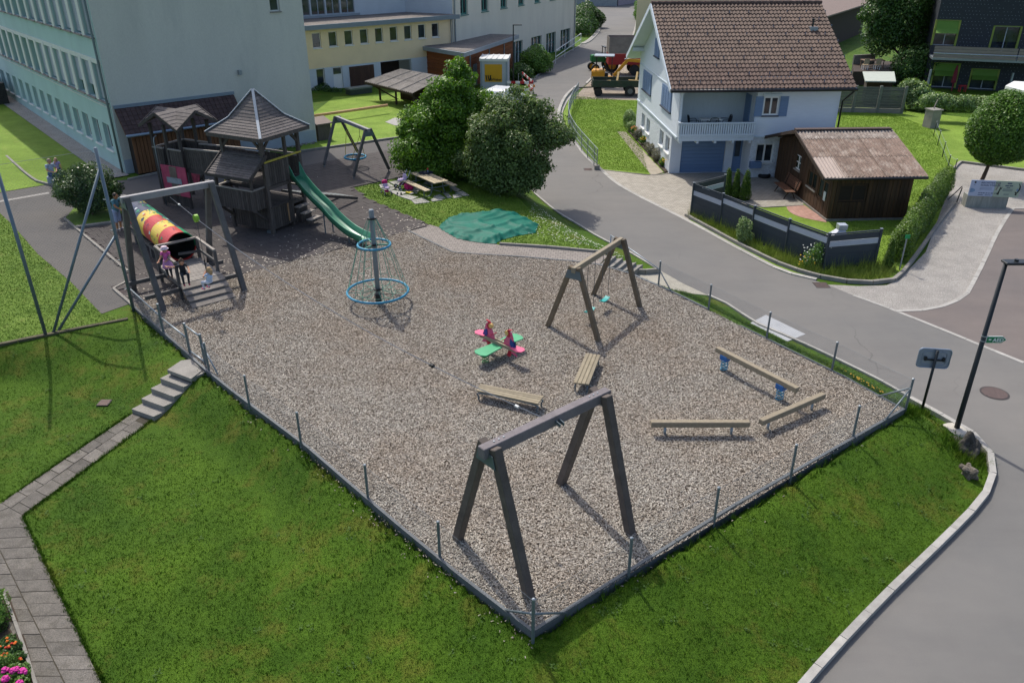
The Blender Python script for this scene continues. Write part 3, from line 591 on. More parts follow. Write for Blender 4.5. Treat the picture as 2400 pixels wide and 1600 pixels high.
for r, k, (a, b_, c, d) in rows:
    if r == 0: window(sch, la, lb, a, b_, c, d, M_WHITE, d=.25, fw=.07, nx=2, sill=M_WHITE)
    else:
        w = window(sch, la, lb, a, b_, c, d, mat('green_frame', '3d6a58', .5, .05, 2), d=.28, fw=.06, nx=2, nz=2, sill=M_CONC, sillw=.16)
        slab(la, lb, a-.52, a-.02, c-.05, d+.1, -.06, .1, M_SCHW, sch, 'pier')
        if k < 7:
            bb = MB(); bot = c+(.55 if (r == 1 and k in (1, 2)) else .06)
            nS = int((d-bot)/.085)
            for j in range(nS):
                z = d-.03-j*.085; bb.add([wpt(la,lb,a+.05,z,.13), wpt(la,lb,b_-.05,z,.13), wpt(la,lb,b_-.05,z-.07,.09), wpt(la,lb,a+.05,z-.07,.09)], [(3,2,1,0)])
            bb.build('blind', M_BLIND, w)
MB().tube([wpt(la,lb,35.75,z,-.1) for z in (-.2, 4, HS)], .06, 8).build('downpipe', mat('pipe_grey_green', '66736e', .5, .1, 3), sch, smooth=True)
MB().prism([v2(SCH_C+E1*11.55), v2(SCH_C+E1*11.55+E2*36), v2(SCH_C+E2*36), v2(SCH_C)], HS, HS+.3).build('roof', M_CONC, sch)
MB().wall(v2(SCH_C+E1*11.55), v2(SCH_C+E1*11.55+E2*36), -.3, HS, []).build('wall', M_SCH, sch)
# lean-to on the gable wall: tiled roof, brown boards
lt = thing('lean_to_store', 'brown boarded lean-to with dark tiled roof against the school gable', 'shed', SCH_C+E1*3.3-E2*.5)
LT = Fr(SCH_C, math.atan2(E1.y, E1.x))          # x along the gable, y into the wall
for i in range(31):
    x = .45+i*.19
    if x > 6.2: break
    MB(LT).box(x, x+.165, -.75-.02*(i % 2), -.70, .08, 2.25).build('board', M_LARCH, lt)
MB(LT).box(.45, 6.2, -.69, -.02, 0, 2.3).build('core', mat('dark_core', '2a211a', .9), lt)
for j in range(6):
    for i in range(26):
        t0 = j/6; t1 = (j+1.15)/6; y0 = -.03-1.02*t0; y1 = -.03-1.02*t1; z0 = 3.46-1.2*t0+.02; z1 = 3.46-1.2*t1+.055; x0 = .12+i*.25
        MB(LT).add([(x0+.01,y0,z0),(x0+.24,y0,z0),(x0+.24,y1,z1),(x0+.01,y1,z1),(x0+.01,y0,z0-.04),(x0+.24,y0,z0-.04),(x0+.24,y1,z1-.05),(x0+.01,y1,z1-.05)], [(3,2,1,0),(4,5,6,7),(0,1,5,4),(1,2,6,5),(2,3,7,6),(3,0,4,7)]).build('roof_tile', M_TILE_D, lt)
MB(LT).add([(.1,-.02,3.42),(6.65,-.02,3.42),(6.65,-1.1,2.2),(.1,-1.1,2.2)], [(3,2,1,0)]).build('roof_deck', M_LARCH, lt)
MB(LT).bar((.08,-.04,3.53), (6.66,-.04,3.53), .12, .16).build('flashing', mat('blue_grey_sheet', '8292a0', .4, .06, 3, metal=.5), lt)
MB(LT).tube([(.1,-1.16,2.2), (6.65,-1.16,2.2)], .075, 8).build('gutter', MATS['blue_grey_sheet'], lt, smooth=True)
# compost box by the gable corner
cb = thing('wooden_box', 'small dark wooden box with sloping lid by the school corner', 'box', P(755,325,0))
f = Fr(P(755,326,0), .7); MB(f).box(-.45,.45,-.45,.45,0,1.0).build('body', mat('grey_old_wood', '5c544c', .9, .3, 3, stretch=(8,8,1)), cb); MB(f).add([(-.55,-.55,1.0),(.55,-.55,1.0),(.55,.55,1.25),(-.55,.55,1.25),(-.55,-.55,1.06),(.55,-.55,1.06),(.55,.55,1.31),(-.55,.55,1.31)], [(3,2,1,0),(4,5,6,7),(0,1,5,4),(1,2,6,5),(2,3,7,6),(3,0,4,7)]).build('lid', mat('grey_brown_lid', '7c6f66', .8), cb)
# river stones along the gable foot
for i in range(46):
    p = LT((6.9+i*.1, -.25+random.uniform(-.18, .18), .03)); r = random.uniform(.05, .1)
    MB().ball((p.x,p.y,.03), r, r*random.uniform(.6,1), r*.6, 7, 5).build('cobble', M_RIVER, lawn_back, smooth=True)
# ------------------------------------------------------------------ yellow wing
M_YEL = mat('yellow_plaster', 'e4cda6', .9, .05, .8, fine=.05, bmp=.1)
M_PALE = mat('pale_blue_plaster', 'bcc4cc', .9, .05, .8, fine=.05)
M_BROWN = mat('brown_boards', '4a3328', .75, .2, 2, stretch=(8,8,.5), objvar=.15)
M_ROOFG = mat('gravel_roof', '7f7871', .95, .25, .8, fine=.4, fscale=25, bmp=.5, dirt='54504c', dirt_amt=.6)
M_SHEET = mat('blue_grey_fascia', '77828c', .5, .06, 1.5, metal=.3)
yw = thing('yellow_wing', 'low yellow building with flat gravel roof and a row of nine small windows', 'building', (-12, 72, -.5))
ya, yb = (-16.4-.757*6, 68.0-.653*6), (-16.4+.757*14.5, 68.0+.653*14.5); o6 = 6.0
yh = [(o6+.5+1.47*i, o6+1.28+1.47*i, 3.36, 4.52) for i in range(9)]+[(o6+.55,o6+1.3,.3,1.75),(o6+2.05,o6+2.95,-.9,1.75),(o6+6.7,o6+9.9,-.9,1.75)]
MB().wall(ya, yb, 1.8, 5.0, [h for h in yh if h[2] > 2], depth=.16).build('upper_wall', M_YEL, yw)
MB().wall(ya, yb, -1.2, 1.8, [h for h in yh if h[2] < 2], depth=.3).build('lower_wall', M_PALE, yw)
for h in yh[:9]: window(yw, ya, yb, *h, M_WHITE, d=.16, fw=.06, sill=M_WHITE)
window(yw, ya, yb, *yh[9], M_WHITE, d=.2, sill=M_WHITE)
dr = slab(ya, yb, *yh[10], .1, .16, M_WHITE, yw, 'door'); slab(ya, yb, o6+2.15, o6+2.85, 1.2, 1.68, .06, .098, M_GLASS, dr, 'pane')
for i in range(12): slab(ya, yb, o6+3.6+i*.2, o6+3.785+i*.2, -.9, 1.65, -.06, -.01, M_BROWN, yw, 'board')
slab(ya, yb, o6+6.7, o6+9.9, -.9, 1.75, 2.0, 2.1, mat('dark_opening', '2c2623', .9), yw, 'back_wall')
MB().prism([v2(wpt(ya,yb,u,0,t)) for u,t in ((0,-.5),(20.9,-.5),(20.9,5),(0,5))], 4.95, 5.12).build('roof', M_ROOFG, yw)
slab(ya, yb, -.02, 20.95, 4.8, 5.16, -.62, -.505, M_SHEET, yw, 'fascia')
# set-back storey behind the roof
wb0 = [(5.5+i*1.45, 5.5+i*1.45+1.35, 5.35, 7.0) for i in range(7)]
sa, sb = v2(wpt(ya,yb,-2,0,5)), v2(wpt(ya,yb,20.4,0,5))
MB().wall(sa, sb, 5.12, 9.0, wb0, depth=.12).build('setback_wall', mat('pale_wall', 'b9c2c8', .85, .05, 1), yw)
for h in wb0: window(yw, sa, sb, *h, mat('grey_frame', '8b959c', .5, .05, 2), d=.12, fw=.07, nx=2, nz=1)
slab(sa, sb, 5.2, 16.0, 5.14, 5.33, -.12, -.004, MATS['grey_frame'], yw, 'sill_band')
MB().prism([v2(wpt(sa,sb,u,0,t)) for u,t in ((0,0),(22.4,0),(22.4,9),(0,9))], 9.0, 9.2).build('upper_roof', M_ROOFG, yw)
MB().tube([wpt(ya,yb,20.3,z,-.12) for z in (1.5,3,4.8)], .05, 6).build('downpipe', M_SHEET, yw)
# ------------------------------------------------------------------ white hall along the road
M_HALL = mat('hall_plaster', 'd2ccbc', .9, .05, .7, stretch=(1,1,.25), dirt='b5b0a2', dirt_amt=.5, fine=.05, bmp=.1)
M_TEAL = mat('teal_frame', '2f6f66', .5, .06, 2)
hd = Vector((math.cos(math.radians(64)), math.sin(math.radians(64)), 0)); H1 = Vector((7.76, 105.0, 0)); H0 = H1-hd*30
hall = thing('white_hall', 'tall cream hall with green framed windows beside the curving road', 'building', (0, 92, -.8))
ha, hb = v2(H0), v2(H1)
hh = [(1.5+4.1*i, 2.95+4.1*i, 4.88, 6.6) for i in range(7)]
hl = [(12.6,14.9,-.85,1.42),(17.1,19.9,-.85,1.42),(21.2,24.0,-.85,1.42),(25.4,28.4,-.85,1.42)]
MB().wall(ha, hb, -1.2, 10, hh+hl, depth=.25).build('wall', M_HALL, hall)
for h in hh: window(hall, ha, hb, *h, M_TEAL, d=.22, fw=.16, nx=2, sill=M_TEAL); 
for h in hl:
    w = window(hall, ha, hb, *h, M_TEAL, d=.24, fw=.09, nx=3, nz=2)
    for a in (.33,.66): slab(ha, hb, h[0]+(h[1]-h[0])*a-.02, h[0]+(h[1]-h[0])*a+.05, h[2]+.1, h[3]-.1, .13, .185, M_WHITE, w, 'mullion')
MB().wall(hb, v2(H1+Vector((-hd.y, hd.x, 0))*14), -1.2, 10, []).build('end_wall', mat('pale_green_end', 'a9c4b4', .85, .05, 1), hall)
MB().wall(v2(H0+Vector((-hd.y, hd.x, 0))*14), ha, -1.2, 10, []).build('end_wall', mat('pale_blue_end', 'b9c2c8', .85, .05, 1), hall)  # near end wall in the same bluish white as the set-back storey
MB().prism([ha, hb, v2(H1+Vector((-hd.y,hd.x,0))*14), v2(H0+Vector((-hd.y,hd.x,0))*14)], 10, 10.3).build('roof', M_CONC, hall)
MB().tube([wpt(ha,hb,29.5,z,-.1) for z in (-.8,4,10)], .07, 6).build('downpipe', M_GALV, hall); MB().tube([wpt(ha,hb,.3,z,-.1) for z in (1,4,10)], .07, 6).build('downpipe', M_GALV, hall)
# orange annex
M_ORANGE = mat('orange_boards', '8a4f2a', .75, .15, 1.5, stretch=(1,1,10), fine=.1, objvar=.12)
ax = thing('timber_annex', 'orange brown timber annex with flat gravel roof in front of the white hall', 'building', (-4, 75, -.8))
ac, al, ar = (-4.05,71.5), (-9.4,77.6), (.1,84.4)
for j in range(14): slab(al, ac, 0, 8.1, -1.0+j*.24, -1.0+j*.24+.225, -.02*(j % 2), .05, M_ORANGE, ax, 'board')
for j in range(14): slab(ac, ar, .02, 13.55, -1.0+j*.24, -1.0+j*.24+.225, -.02*(j % 2), .05, M_ORANGE, ax, 'board')
for u in (1.2, 6.2, 10.5): slab(ac, ar, u, u+.18, -1, 2.3, -.08, -.025, M_SHEET, ax, 'post')
for u in (2.0, 8.2): slab(ac, ar, u, u+.9, -.8, 1.4, -.07, -.025, mat('grey_door', '7d868c', .6), ax, 'door')
out = lambda p, k: (p[0]+k[0], p[1]+k[1])
rp = [out(ac,(.05,-.65)), out(ar,(.6,-.1)), (-6.5,86), out(al,(-.65,.1))]
MB().prism(rp, 2.36, 2.7).build('roof_edge', mat('annex_fascia', '8b9399', .6, .06, 1.5), ax)
MB().prism([(p[0]*.96+(-4.9)*.04, p[1]*.96+79*.04) for p in rp], 2.7, 2.73).build('roof', M_ROOFG, ax)
# fibre-cement shelter
M_CORR = mat('grey_corrugated', '8d877f', .9, .2, 2, fine=.2, fscale=20, dirt='5f5a52', dirt_amt=.7, objvar=.08)
M_TIMB = mat('dark_timber', '3b2f26', .85, .2, 3, fine=.1)
def corr_sheet(p0, p1, p2, p3, waves, amp, m, parent, name='corrugated_sheet', n_per=6, thick=.012):
    """p0->p1 lower edge, p3->p2 upper edge; corrugations run up the slope"""
    p0,p1,p2,p3 = map(Vector, (p0,p1,p2,p3)); nrm = (p1-p0).cross(p3-p0).normalized(); b = MB(); N = waves*n_per; vs = []
    for i in range(N+1):
        t = i/N; h = nrm*(amp*math.cos(2*math.pi*t*waves)); vs += [p0.lerp(p1,t)+h, p3.lerp(p2,t)+h]
    b.add(vs, [(2*i,2*i+2,2*i+3,2*i+1) for i in range(N)])
    o = b.build(name, m, parent, smooth=True); return o
bs = thing('bike_shelter', 'open shelter with weathered grey corrugated roof on dark timber braces', 'shelter', P(930,225,-.4))
A, B, C_, D = P(855,191,1.35), P(967,219,1.35), P(1040,182,2.15), P(938,163,2.15)
for j in range(2):
    for i in range(4):
        a0, a1 = i/4, (i+1)/4+.01; b0, b1 = j/2, (j+1)/2+.03
        lerp2 = lambda s, t: A.lerp(B,s).lerp(D.lerp(C_,s),t)+Vector((0,0,.02*j+.004*i)); corr_sheet(lerp2(a0,b0), lerp2(a1,b0), lerp2(a1,b1), lerp2(a0,b1), 6, .03, M_CORR, bs)
for s, t in ((.12,.25),(.88,.2),(.5,.22),(.12,.85),(.88,.85)):
    p = A.lerp(B,s).lerp(D.lerp(C_,s),t); MB().bar((p.x,p.y,-.9), (p.x,p.y,p.z-.05), .14).build('post', M_TIMB, bs)
for s in (.12,.88):
    p = A.lerp(B,s).lerp(D.lerp(C_,s),.0); r = A.lerp(B,s).lerp(D.lerp(C_,s),.85); MB().bar((r.x,r.y,-.2), p-Vector((0,0,.08)), .1).build('brace', M_TIMB, bs)
MB().bar(A-Vector((0,0,.1)), B-Vector((0,0,.1)), .08, .14).build('eave_beam', M_TIMB, bs); MB().bar((D.x,D.y-.3,.6), (C_.x,C_.y-.3,.6), .08, 2.8).build('back_wall', M_TIMB, bs)
bn = thing('waste_container', 'dark green lidded waste container standing by the brown garage boards', 'container', P(843,232,-.4))
MB(Fr(P(843,234,-.5), .7)).box(-1.0,1.0,-.4,.4,.1,.9).build('body', mat('bin_green', '3a4540', .6), bn); MB(Fr(P(843,234,-.5), .7)).box(-1.04,1.04,-.44,.44,.9,1.02).build('lid', mat('bin_lid', '6a7470', .6), bn)
# site container with the yellow sign
ct = thing('site_container', 'grey site container with a square yellow firm sign near the road', 'container', (-1.1, 73, -.6))
cf = Fr(P(1193,215,-.6), math.radians(178)); CF = Fr((-1.55, 71.9, -.65), math.radians(-4))
M_CONT = mat('container_grey', 'a9afb4', .55, .06, 2); M_CONTL = mat('container_white', 'd0d0cc', .5, .04, 2)
MB(CF).box(-1.15,1.15,0,2.6,.1,2.55).build('body', M_CONT, ct)
MB(CF).box(-1.25,1.25,-.1,2.7,2.55,2.75).build('roof', M_CONTL, ct)
for i in range(6): MB(CF).bar((-1.2+i*.48,-.08,2.775), (-1.2+i*.48,2.68,2.775), .08, .05).build('roof_rib', M_CONTL, ct)
for x in (-1.1, 1.1): MB(CF).box(x-.08,x+.08,-.06,-.003,.1,2.55).build('corner_post', mat('container_post', '8a949c', .5), ct)
sg = MB(CF).box(-.8,.7,-.035,-.004,.85,2.3).build('sign_panel', mat('sign_yellow', 'c9961a', .5, .03, 2), ct)
M_INK = mat('black_ink', '1b1a18', .6, .02, 2)
def text_mesh(body, size, origin, xdir, updir, m, parent, name='lettering', bold=0.0, align='LEFT', extrude=.004, spacing=1.0):
    cu = bpy.data.curves.new(name, 'FONT'); cu.body = body; cu.size = size; cu.offset = bold; cu.align_x = align; cu.extrude = extrude; cu.space_character = spacing; cu.resolution_u = 3
    t = bpy.data.objects.new(name, cu); COL.objects.link(t); dg = bpy.context.evaluated_depsgraph_get(); me = bpy.data.meshes.new_from_object(t.evaluated_get(dg))
    bpy.data.objects.remove(t); bpy.data.curves.remove(cu)
    x = Vector(xdir).normalized(); u = Vector(updir).normalized(); z = x.cross(u); off = OFF.get(parent.name, Vector()); o0 = Vector(origin)-off
    M = Matrix(((x.x,u.x,z.x,o0.x),(x.y,u.y,z.y,o0.y),(x.z,u.z,z.z,o0.z),(0,0,0,1))); me.transform(M); me.materials.clear(); me.materials.append(m)
    o = bpy.data.objects.new(name, me); COL.objects.link(o); o.parent = parent; OFF[o.name] = off; return o
cx, cu_ = Vector((CF.c, CF.s, 0)), Vector((0,0,1))
text_mesh('Weber', .29, CF((-.2,-.045,.95)), cx, cu_, M_INK, sg, bold=.006)
for i, a in enumerate((-.74,-.56,-.38)): MB(CF).extr([(a,-.045,1.4),(a+.1,-.045,1.4),(a+.19,-.045,.93),(a+.09,-.045,.93)], (0,-.006,0)).build('logo_stroke', M_INK, sg)
MB(CF).extr([(-.3,-.045,1.4),(-.22,-.045,1.4),(-.34,-.045,.95),(-.42,-.045,.95)], (0,-.006,0)).build('logo_stroke', M_INK, sg)
# ------------------------------------------------------------------ white house with the brown tiled roof
HF = Fr((9.2, 45.0, -.81), .052); HW, HD = 8.9, 11.5
M_HOUSE = mat('house_shingle_white', 'd3dae0', .7, .04, 2, stretch=(1,1,14), fine=.06, bmp=.15)
M_HROUGH = mat('house_rough_plaster', 'd0d6db', .9, .05, 3, fine=.14, fscale=9, bmp=1.0)
M_HSMOOTH = mat('house_smooth_plaster', 'ccd3da', .85, .04, 2)
M_BLUE = mat('blue_shutter', '6f87a6', .6, .08, 2, stretch=(1,1,12), objvar=.05)
M_GBLUE = mat('garage_blue', '637d9e', .5, .05, 1, stretch=(1,1,9))
M_TRIM = mat('house_trim', 'c6d0d6', .6, .04, 2)
hs = thing('white_house', 'white two-storey house with brown tiled roof, blue shutters and balcony', 'house', HF((HW/2,HD/2,0)))
h2 = lambda x, y: v2(HF((x,y,0))); z = -.81; BZ = 1.5
# front, right section
fa, fb = h2(4.25,0), h2(HW,0); fl = [(.33,1.34,.05,1.12)]; fu = [(.4,1.26,2.68,3.68)]
MB().wall(fa, fb, z, BZ, fl, depth=.12).build('wall', M_HROUGH, hs); MB().wall(fa, fb, BZ, 4.75, fu, depth=.1).build('wall', M_HOUSE, hs)
slab(fa, fb, 0, HW-4.25, BZ-.04, BZ+.05, -.05, -.003, M_TRIM, hs, 'belt_course')
window(hs, fa, fb, *fl[0], M_WHITE, d=.12, fw=.08, nx=2, sill=M_WHITE); w = window(hs, fa, fb, *fu[0], M_WHITE, d=.1, fw=.08, nx=2, sill=mat('dark_sill', '3b4250', .6))
slab(fa, fb, .3, 1.36, 3.72, 3.84, -.08, -.003, M_TRIM, w, 'lintel')
M_CURT = mat('curtain', 'b9c2c4', .8, .1, 6, stretch=(20,20,1))
for u0,u1 in ((.42,.58),(1.1,1.25)): slab(fa, fb, u0, u1, .3, 1.05, .103, .108, M_CURT, w, 'curtain')
def shutter(A, B, u0, u1, z0, z1, t=-.05):
    s = slab(A, B, u0, u1, z0, z1, t, t+.035, M_BLUE, hs, 'shutter')
    n = int((z1-z0-.1)/.09)
    for i in range(n): slab(A, B, u0+.05, u1-.05, z0+.06+i*.09, z0+.11+i*.09, t-.02, t-.002, M_BLUE, s, 'louvre')
shutter(fa, fb, -.08, .36, 2.62, 3.7); shutter(fa, fb, 1.3, 1.76, 2.62, 3.7)
# garage recess (1.5 m back), loggia above
ga_, gb_ = h2(0,1.15), h2(4.25,1.15)
MB().wall(ga_, gb_, z, BZ, [(.62,3.2,z,1.12),(3.66,4.22,z,1.2)], depth=.18).build('garage_wall', M_HSMOOTH, hs)
gd = slab(ga_, gb_, .62, 3.2, z+.01, 1.12, .16, .2, M_GBLUE, hs, 'garage_door')
for i in range(9): slab(ga_, gb_, .64, 3.18, z+.03+i*.21, z+.03+i*.21+.195, .135, .157, M_GBLUE, gd, 'panel')
d_ = slab(ga_, gb_, 3.66, 4.22, z+.01, 1.2, .15, .2, M_GBLUE, hs, 'entrance_door'); slab(ga_, gb_, 3.8, 4.1, .1, 1.0, .12, .148, M_GLASS, d_, 'pane')
MB().wall(h2(4.25,1.15), h2(4.25,0), z, BZ, []).build('niche_wall', M_HSMOOTH, hs)
MB().wall(h2(4.25,2.0), h2(4.25,0), BZ, 4.75, []).build('loggia_side', M_HOUSE, hs)
slab(h2(4.25,2.0), h2(4.25,0), .25, 1.15, BZ+.1, 3.6, -.05, -.003, M_BLUE, hs, 'balcony_door')
MB().wall(h2(0,2.0), h2(4.25,2.0), BZ, 4.75, []).build('loggia_back', mat('loggia_boards', 'c0c9cb', .7, .05, 2, stretch=(9,9,1)), hs)
MB(HF).box(.02,4.22,-.33,2.0,BZ+.81-.12,BZ+.81+.2).build('balcony_floor', M_TRIM, hs)
for x in (.15,1.1,2.1,3.1,4.05): MB(HF).bar((x,-.3,2.12),(x,1.2,2.12),.12,.14).build('balcony_joist', M_TRIM, hs)
rz = .81
bal = MB(HF).bar((.02,-.34,2.36+rz), (4.2,-.34,2.36+rz), .12, .07).build('balcony_rail', M_TRIM, hs)
MB(HF).bar((.02,-.34,1.72+rz), (4.2,-.34,1.72+rz), .07, .09).build('balcony_rail', M_TRIM, hs); MB(HF).bar((.02,-.34,2.36+rz),(.02,.05,2.36+rz),.12,.07).build('balcony_rail', M_TRIM, hs)
for i in range(32): x = .06+i*.132; MB(HF).box(x,x+.088,-.36,-.33,1.56+rz,2.33+rz).build('baluster', M_TRIM, hs)
for i in range(3): y = -.3+i*.12; MB(HF).box(.0,.03,y,y+.09,1.56+rz,2.33+rz).build('baluster', M_TRIM, hs)
MB(HF).box(.0,.14,.0,.14,BZ+rz,4.75+rz).build('corner_post', M_HOUSE, hs)
MB(HF).extr([(.14,.02,4.75+rz-.3),(.6,.02,4.75+rz-.3),(.5,.02,4.2+rz),(.14,.02,3.8+rz)], (0,.1,0)).build('bracket', M_TRIM, hs)
# left (gable) side: wall in wall coordinates runs back -> front
sa_, sb_ = h2(0,HD), h2(0,0); L = lambda s0, s1: (HD-s1, HD-s0)
lo = [(*L(8.7,9.7),.1,.98),(*L(7.1,8.1),.1,.98),(*L(3.2,4.2),.2,1.1),(*L(1.6,2.6),.2,1.1)]
MB().wall(sa_, h2(0,1.15), z, BZ, lo, depth=.22).build('wall', M_HROUGH, hs)
for h in lo: window(hs, sa_, sb_, *h, M_WHITE, d=.2, fw=.07, sill=M_WHITE)
MB().wall(sa_, sb_, BZ, 4.75, []).build('wall', M_HOUSE, hs)
RS = .568; RZ0 = 4.33+.81; gpk = RZ0+RS*(HD/2+.8)
g_ = MB(HF); g_.face([(0,HD,4.75+.81),(0,0,4.75+.81),(0,HD/2,gpk-.12)]).build('gable', M_HOUSE, hs)
slab(sa_, sb_, 0, HD, BZ-.04, BZ+.05, -.06, -.003, M_TRIM, hs, 'belt_course'); slab(sa_, sb_, .3, HD-.1, 3.86, 3.92, -.04, -.003, M_TRIM, hs, 'belt_course')
for s0, s1, z0, z1, n in ((7.4,10.0,2.5,3.72,4),(1.9,4.4,2.5,3.74,4),(5.9,7.2,4.95,5.95,2)):
    u0, u1 = L(s0, s1)
    for i in range(n): a = u0+(u1-u0)*i/n; shutter(sa_, sb_, a+.02, a+(u1-u0)/n-.02, z0, z1)
    slab(sa_, sb_, u0-.05, u1+.05, z0-.08, z0-.004, -.1, -.003, mat('dark_sill', '3b4250', .6), hs, 'sill')
MB().wall(h2(HW,0), h2(HW,HD), z, 4.75, []).build('wall', M_HOUSE, hs); MB(HF).face([(HW,0,5.56),(HW,HD,5.56),(HW,HD/2,gpk-.12)]).build('gable', M_HOUSE, hs)
MB().wall(h2(HW,HD), h2(0,HD), z, 4.75, []).build('wall', M_HOUSE, hs)
# roof
M_RT = mat('roof_tile_brown', '5e4b42', .8, .22, 6, fine=.16, fscale=35, objvar=.17, dirt='8a7262', dirt_amt=.45, bmp=.2)
rx0, rx1 = -.78, HW+.45; ry0, ry1 = -.8, HD/2; rs_l = math.hypot(1, RS)
rf = MB(HF); rf.add([(rx0,ry0,RZ0-.1),(rx1,ry0,RZ0-.1),(rx1,ry1,gpk-.1),(rx0,ry1,gpk-.1),(rx0,HD+.8,RZ0-.1),(rx1,HD+.8,RZ0-.1),(rx0,ry0,RZ0-.24),(rx1,ry0,RZ0-.24),(rx1,ry1,gpk-.26),(rx0,ry1,gpk-.26),(rx0,HD+.8,RZ0-.24),(rx1,HD+.8,RZ0-.24)],
    [(0,1,2,3),(3,2,5,4),(7,6,9,8),(8,9,10,11),(6,7,1,0),(4,5,11,10),(0,3,9,6),(3,4,10,9),(2,1,7,8),(5,2,8,11)])
roof = rf.build('roof', M_TRIM, hs)
NR, NC = 22, 46; tw = (rx1-rx0)/NC; tl = math.hypot(ry1-ry0, gpk-RZ0)/NR
prof = [(0,0),(.18,.0),(.36,.012),(.52,.045),(.68,.058),(.84,.045),(1.0,.006)]
tile = MB(); ov = tl*1.22
vs = []
for yy, zz in ((0,.052),(ov,.0)):
    for a, h in prof: vs.append((a*tw*1.04, yy, h+zz))
for a, h in prof: vs.append((a*tw*1.04, 0, h+.052-.03))
K = len(prof); tile.add(vs, [(i,i+1,K+i+1,K+i) for i in range(K-1)]+[(2*K+i,2*K+i+1,i+1,i) for i in range(K-1)])
tmesh = None; rot = Matrix.Rotation(.052, 4, 'Z')@Matrix.Rotation(math.atan(RS), 4, 'X')
tiles_rest = MB(); rest_cols = []
for j in range(NR):
    for i in range(NC):
        loc = HF((rx0+i*tw, ry0-.03+(ry1-ry0)*j/NR, RZ0-.095+(gpk-RZ0)*j/NR)); jit = Matrix.Rotation(random.uniform(-.012,.012), 4, 'Z'); Mx = Matrix.Translation(loc)@rot@jit
        if j < 6:
            if tmesh is None:
                o = MB(); o.v = tile.v; o.f = tile.f; o = o.build('roof_tile', M_RT, parent=None, origin=(0,0,0)); tmesh = o.data; o.parent = roof; 
            else: o = bpy.data.objects.new('roof_tile', tmesh); COL.objects.link(o); o.parent = roof
            o.matrix_local = Matrix.Translation(-OFF[roof.name])@Mx
        else: tiles_rest.add([Mx@Vector(v) for v in tile.v], tile.f)
m_rest, nt_, b_ = new_mat('roof_tiles_field')
vv = coords(nt_, rnd=False); vo = nd(nt_, 'ShaderNodeTexVoronoi'); vo.inputs['Scale'].default_value = 3.6; nt_.links.new(vv, vo.inputs['Vector']); sp = nd(nt_, 'ShaderNodeSeparateColor'); nt_.links.new(vo.outputs['Color'], sp.inputs[0])
cc = mixc(nt_, sp.outputs[0], hexc('4a3b34'), hexc('6c584d')); cc = mixc(nt_, noise(nt_, vv, 30, 4, .7, .35, .75), mixc(nt_, 1.0, cc, (.8,.8,.8), 'MULTIPLY'), hexc('7c6655')); cc = mixc(nt_, noise(nt_, vv, .7, 4, .6, .4, .7), cc, mixc(nt_, 1.0, cc, (.8,.8,.82), 'MULTIPLY'))
nt_.links.new(cc, b_.inputs['Base Color']); b_.inputs['Roughness'].default_value = .8
tiles_rest.build('roof_tiles', m_rest, roof, kind='stuff')
for i in range(26): x = rx0+(rx1-rx0)*i/26; MB(HF).tube([(x,ry1,gpk-.02),(x+(rx1-rx0)/26*1.06,ry1,gpk-.035)], [.13,.115], 8).build('ridge_tile', M_RT, roof)
hook = mat('snow_hook', '5f6f8a', .4, .1, 3, metal=.7)
for j in range(1, 21, 2):
    for i in range(9):
        x = rx0+.5+((j//2) % 2)*.55+i*1.13; y = ry0+(ry1-ry0)*(j+.1)/NR; zz = RZ0-.02+(gpk-RZ0)*(j+.1)/NR
        MB(HF).bar((x,y,zz), (x,y-.02,zz+.13), .05, .03).build('snow_hook', hook, roof)
MB(HF).lathe([(.06,0),(.06,.45),(.11,.46),(.11,.52)], (HW-.7,ry1-2.1,gpk-1.25), 8).build('vent_pipe', M_DKMETAL, roof); MB(HF).box(HW-.9,HW-.45,ry1-2.35,ry1-1.95,gpk-1.38,gpk-1.16).build('vent_flashing', M_GALV, roof)
MB(HF).tube([(rx0,ry0-.1,RZ0-.16),(rx1,ry0-.1,RZ0-.16)], .085, 8).build('gutter', mat('gutter_dark', '2e2b2c', .4, .05, 2, metal=.4), hs, smooth=True)
MB(HF).tube([(HW+.3,ry0-.08,RZ0-.25),(HW+.12,-.1,RZ0-.9),(HW+.12,-.06,0.1)], .05, 8).build('downpipe', MATS['gutter_dark'], hs, smooth=True)
for s in (0, 1):
    y0, y1 = (ry0, HD/2) if s == 0 else (HD+.8, HD/2)
    MB(HF).bar((rx0-.02,y0,RZ0-.16),(rx0-.02,y1,gpk-.16),.05,.26,up=(1,0,0),roll=math.pi/2).build('bargeboard', M_TRIM, hs)
for y in (.9, HD/2, HD-.9):
    zz = RZ0-.42+RS*(y+.8 if y <= HD/2 else HD+.8-y); MB(HF).bar((rx0+.06,y,zz),(.3,y,zz),.16,.22).build('purlin', M_TRIM, hs)
mb = slab(fa, fb, -.02+.05, .65, -.2, .14, -.35, -.02, M_GBLUE, hs, 'letter_box')
# ------------------------------------------------------------------ garden shed, weathered corrugated roof
SHF = Fr((15.33, 37.52, -.81), .052); SW, SD = 3.9, 7.4
M_SHED = mat('shed_dark_boards', '42301f', .8, .3, 2.5, stretch=(9,9,.5), fine=.15, objvar=.28, dirt='6b4524', dirt_amt=.5)
sd = thing('garden_shed', 'dark wooden garden shed with weathered corrugated roof behind the grey fence', 'shed', SHF((SW/2,SD/2,0)))
nb = 20
M_SGL = glass_mat('shed_glass', (.012,.02,.014), .12)
fw_ = (.3,1.75,.95,1.78)
for i in range(nb):
    x0, x1 = SW*i/nb+.008, SW*(i+1)/nb-.008; cx_ = (x0+x1)/2
    for z0, z1 in (((.1,.92),(1.82,2.32)) if .3 < cx_ < 1.75 else ((.1,2.32),)): MB(SHF).box(x0,x1,-.02-.008*(i % 2),.03,z0,z1).build('board', M_SHED, sd)
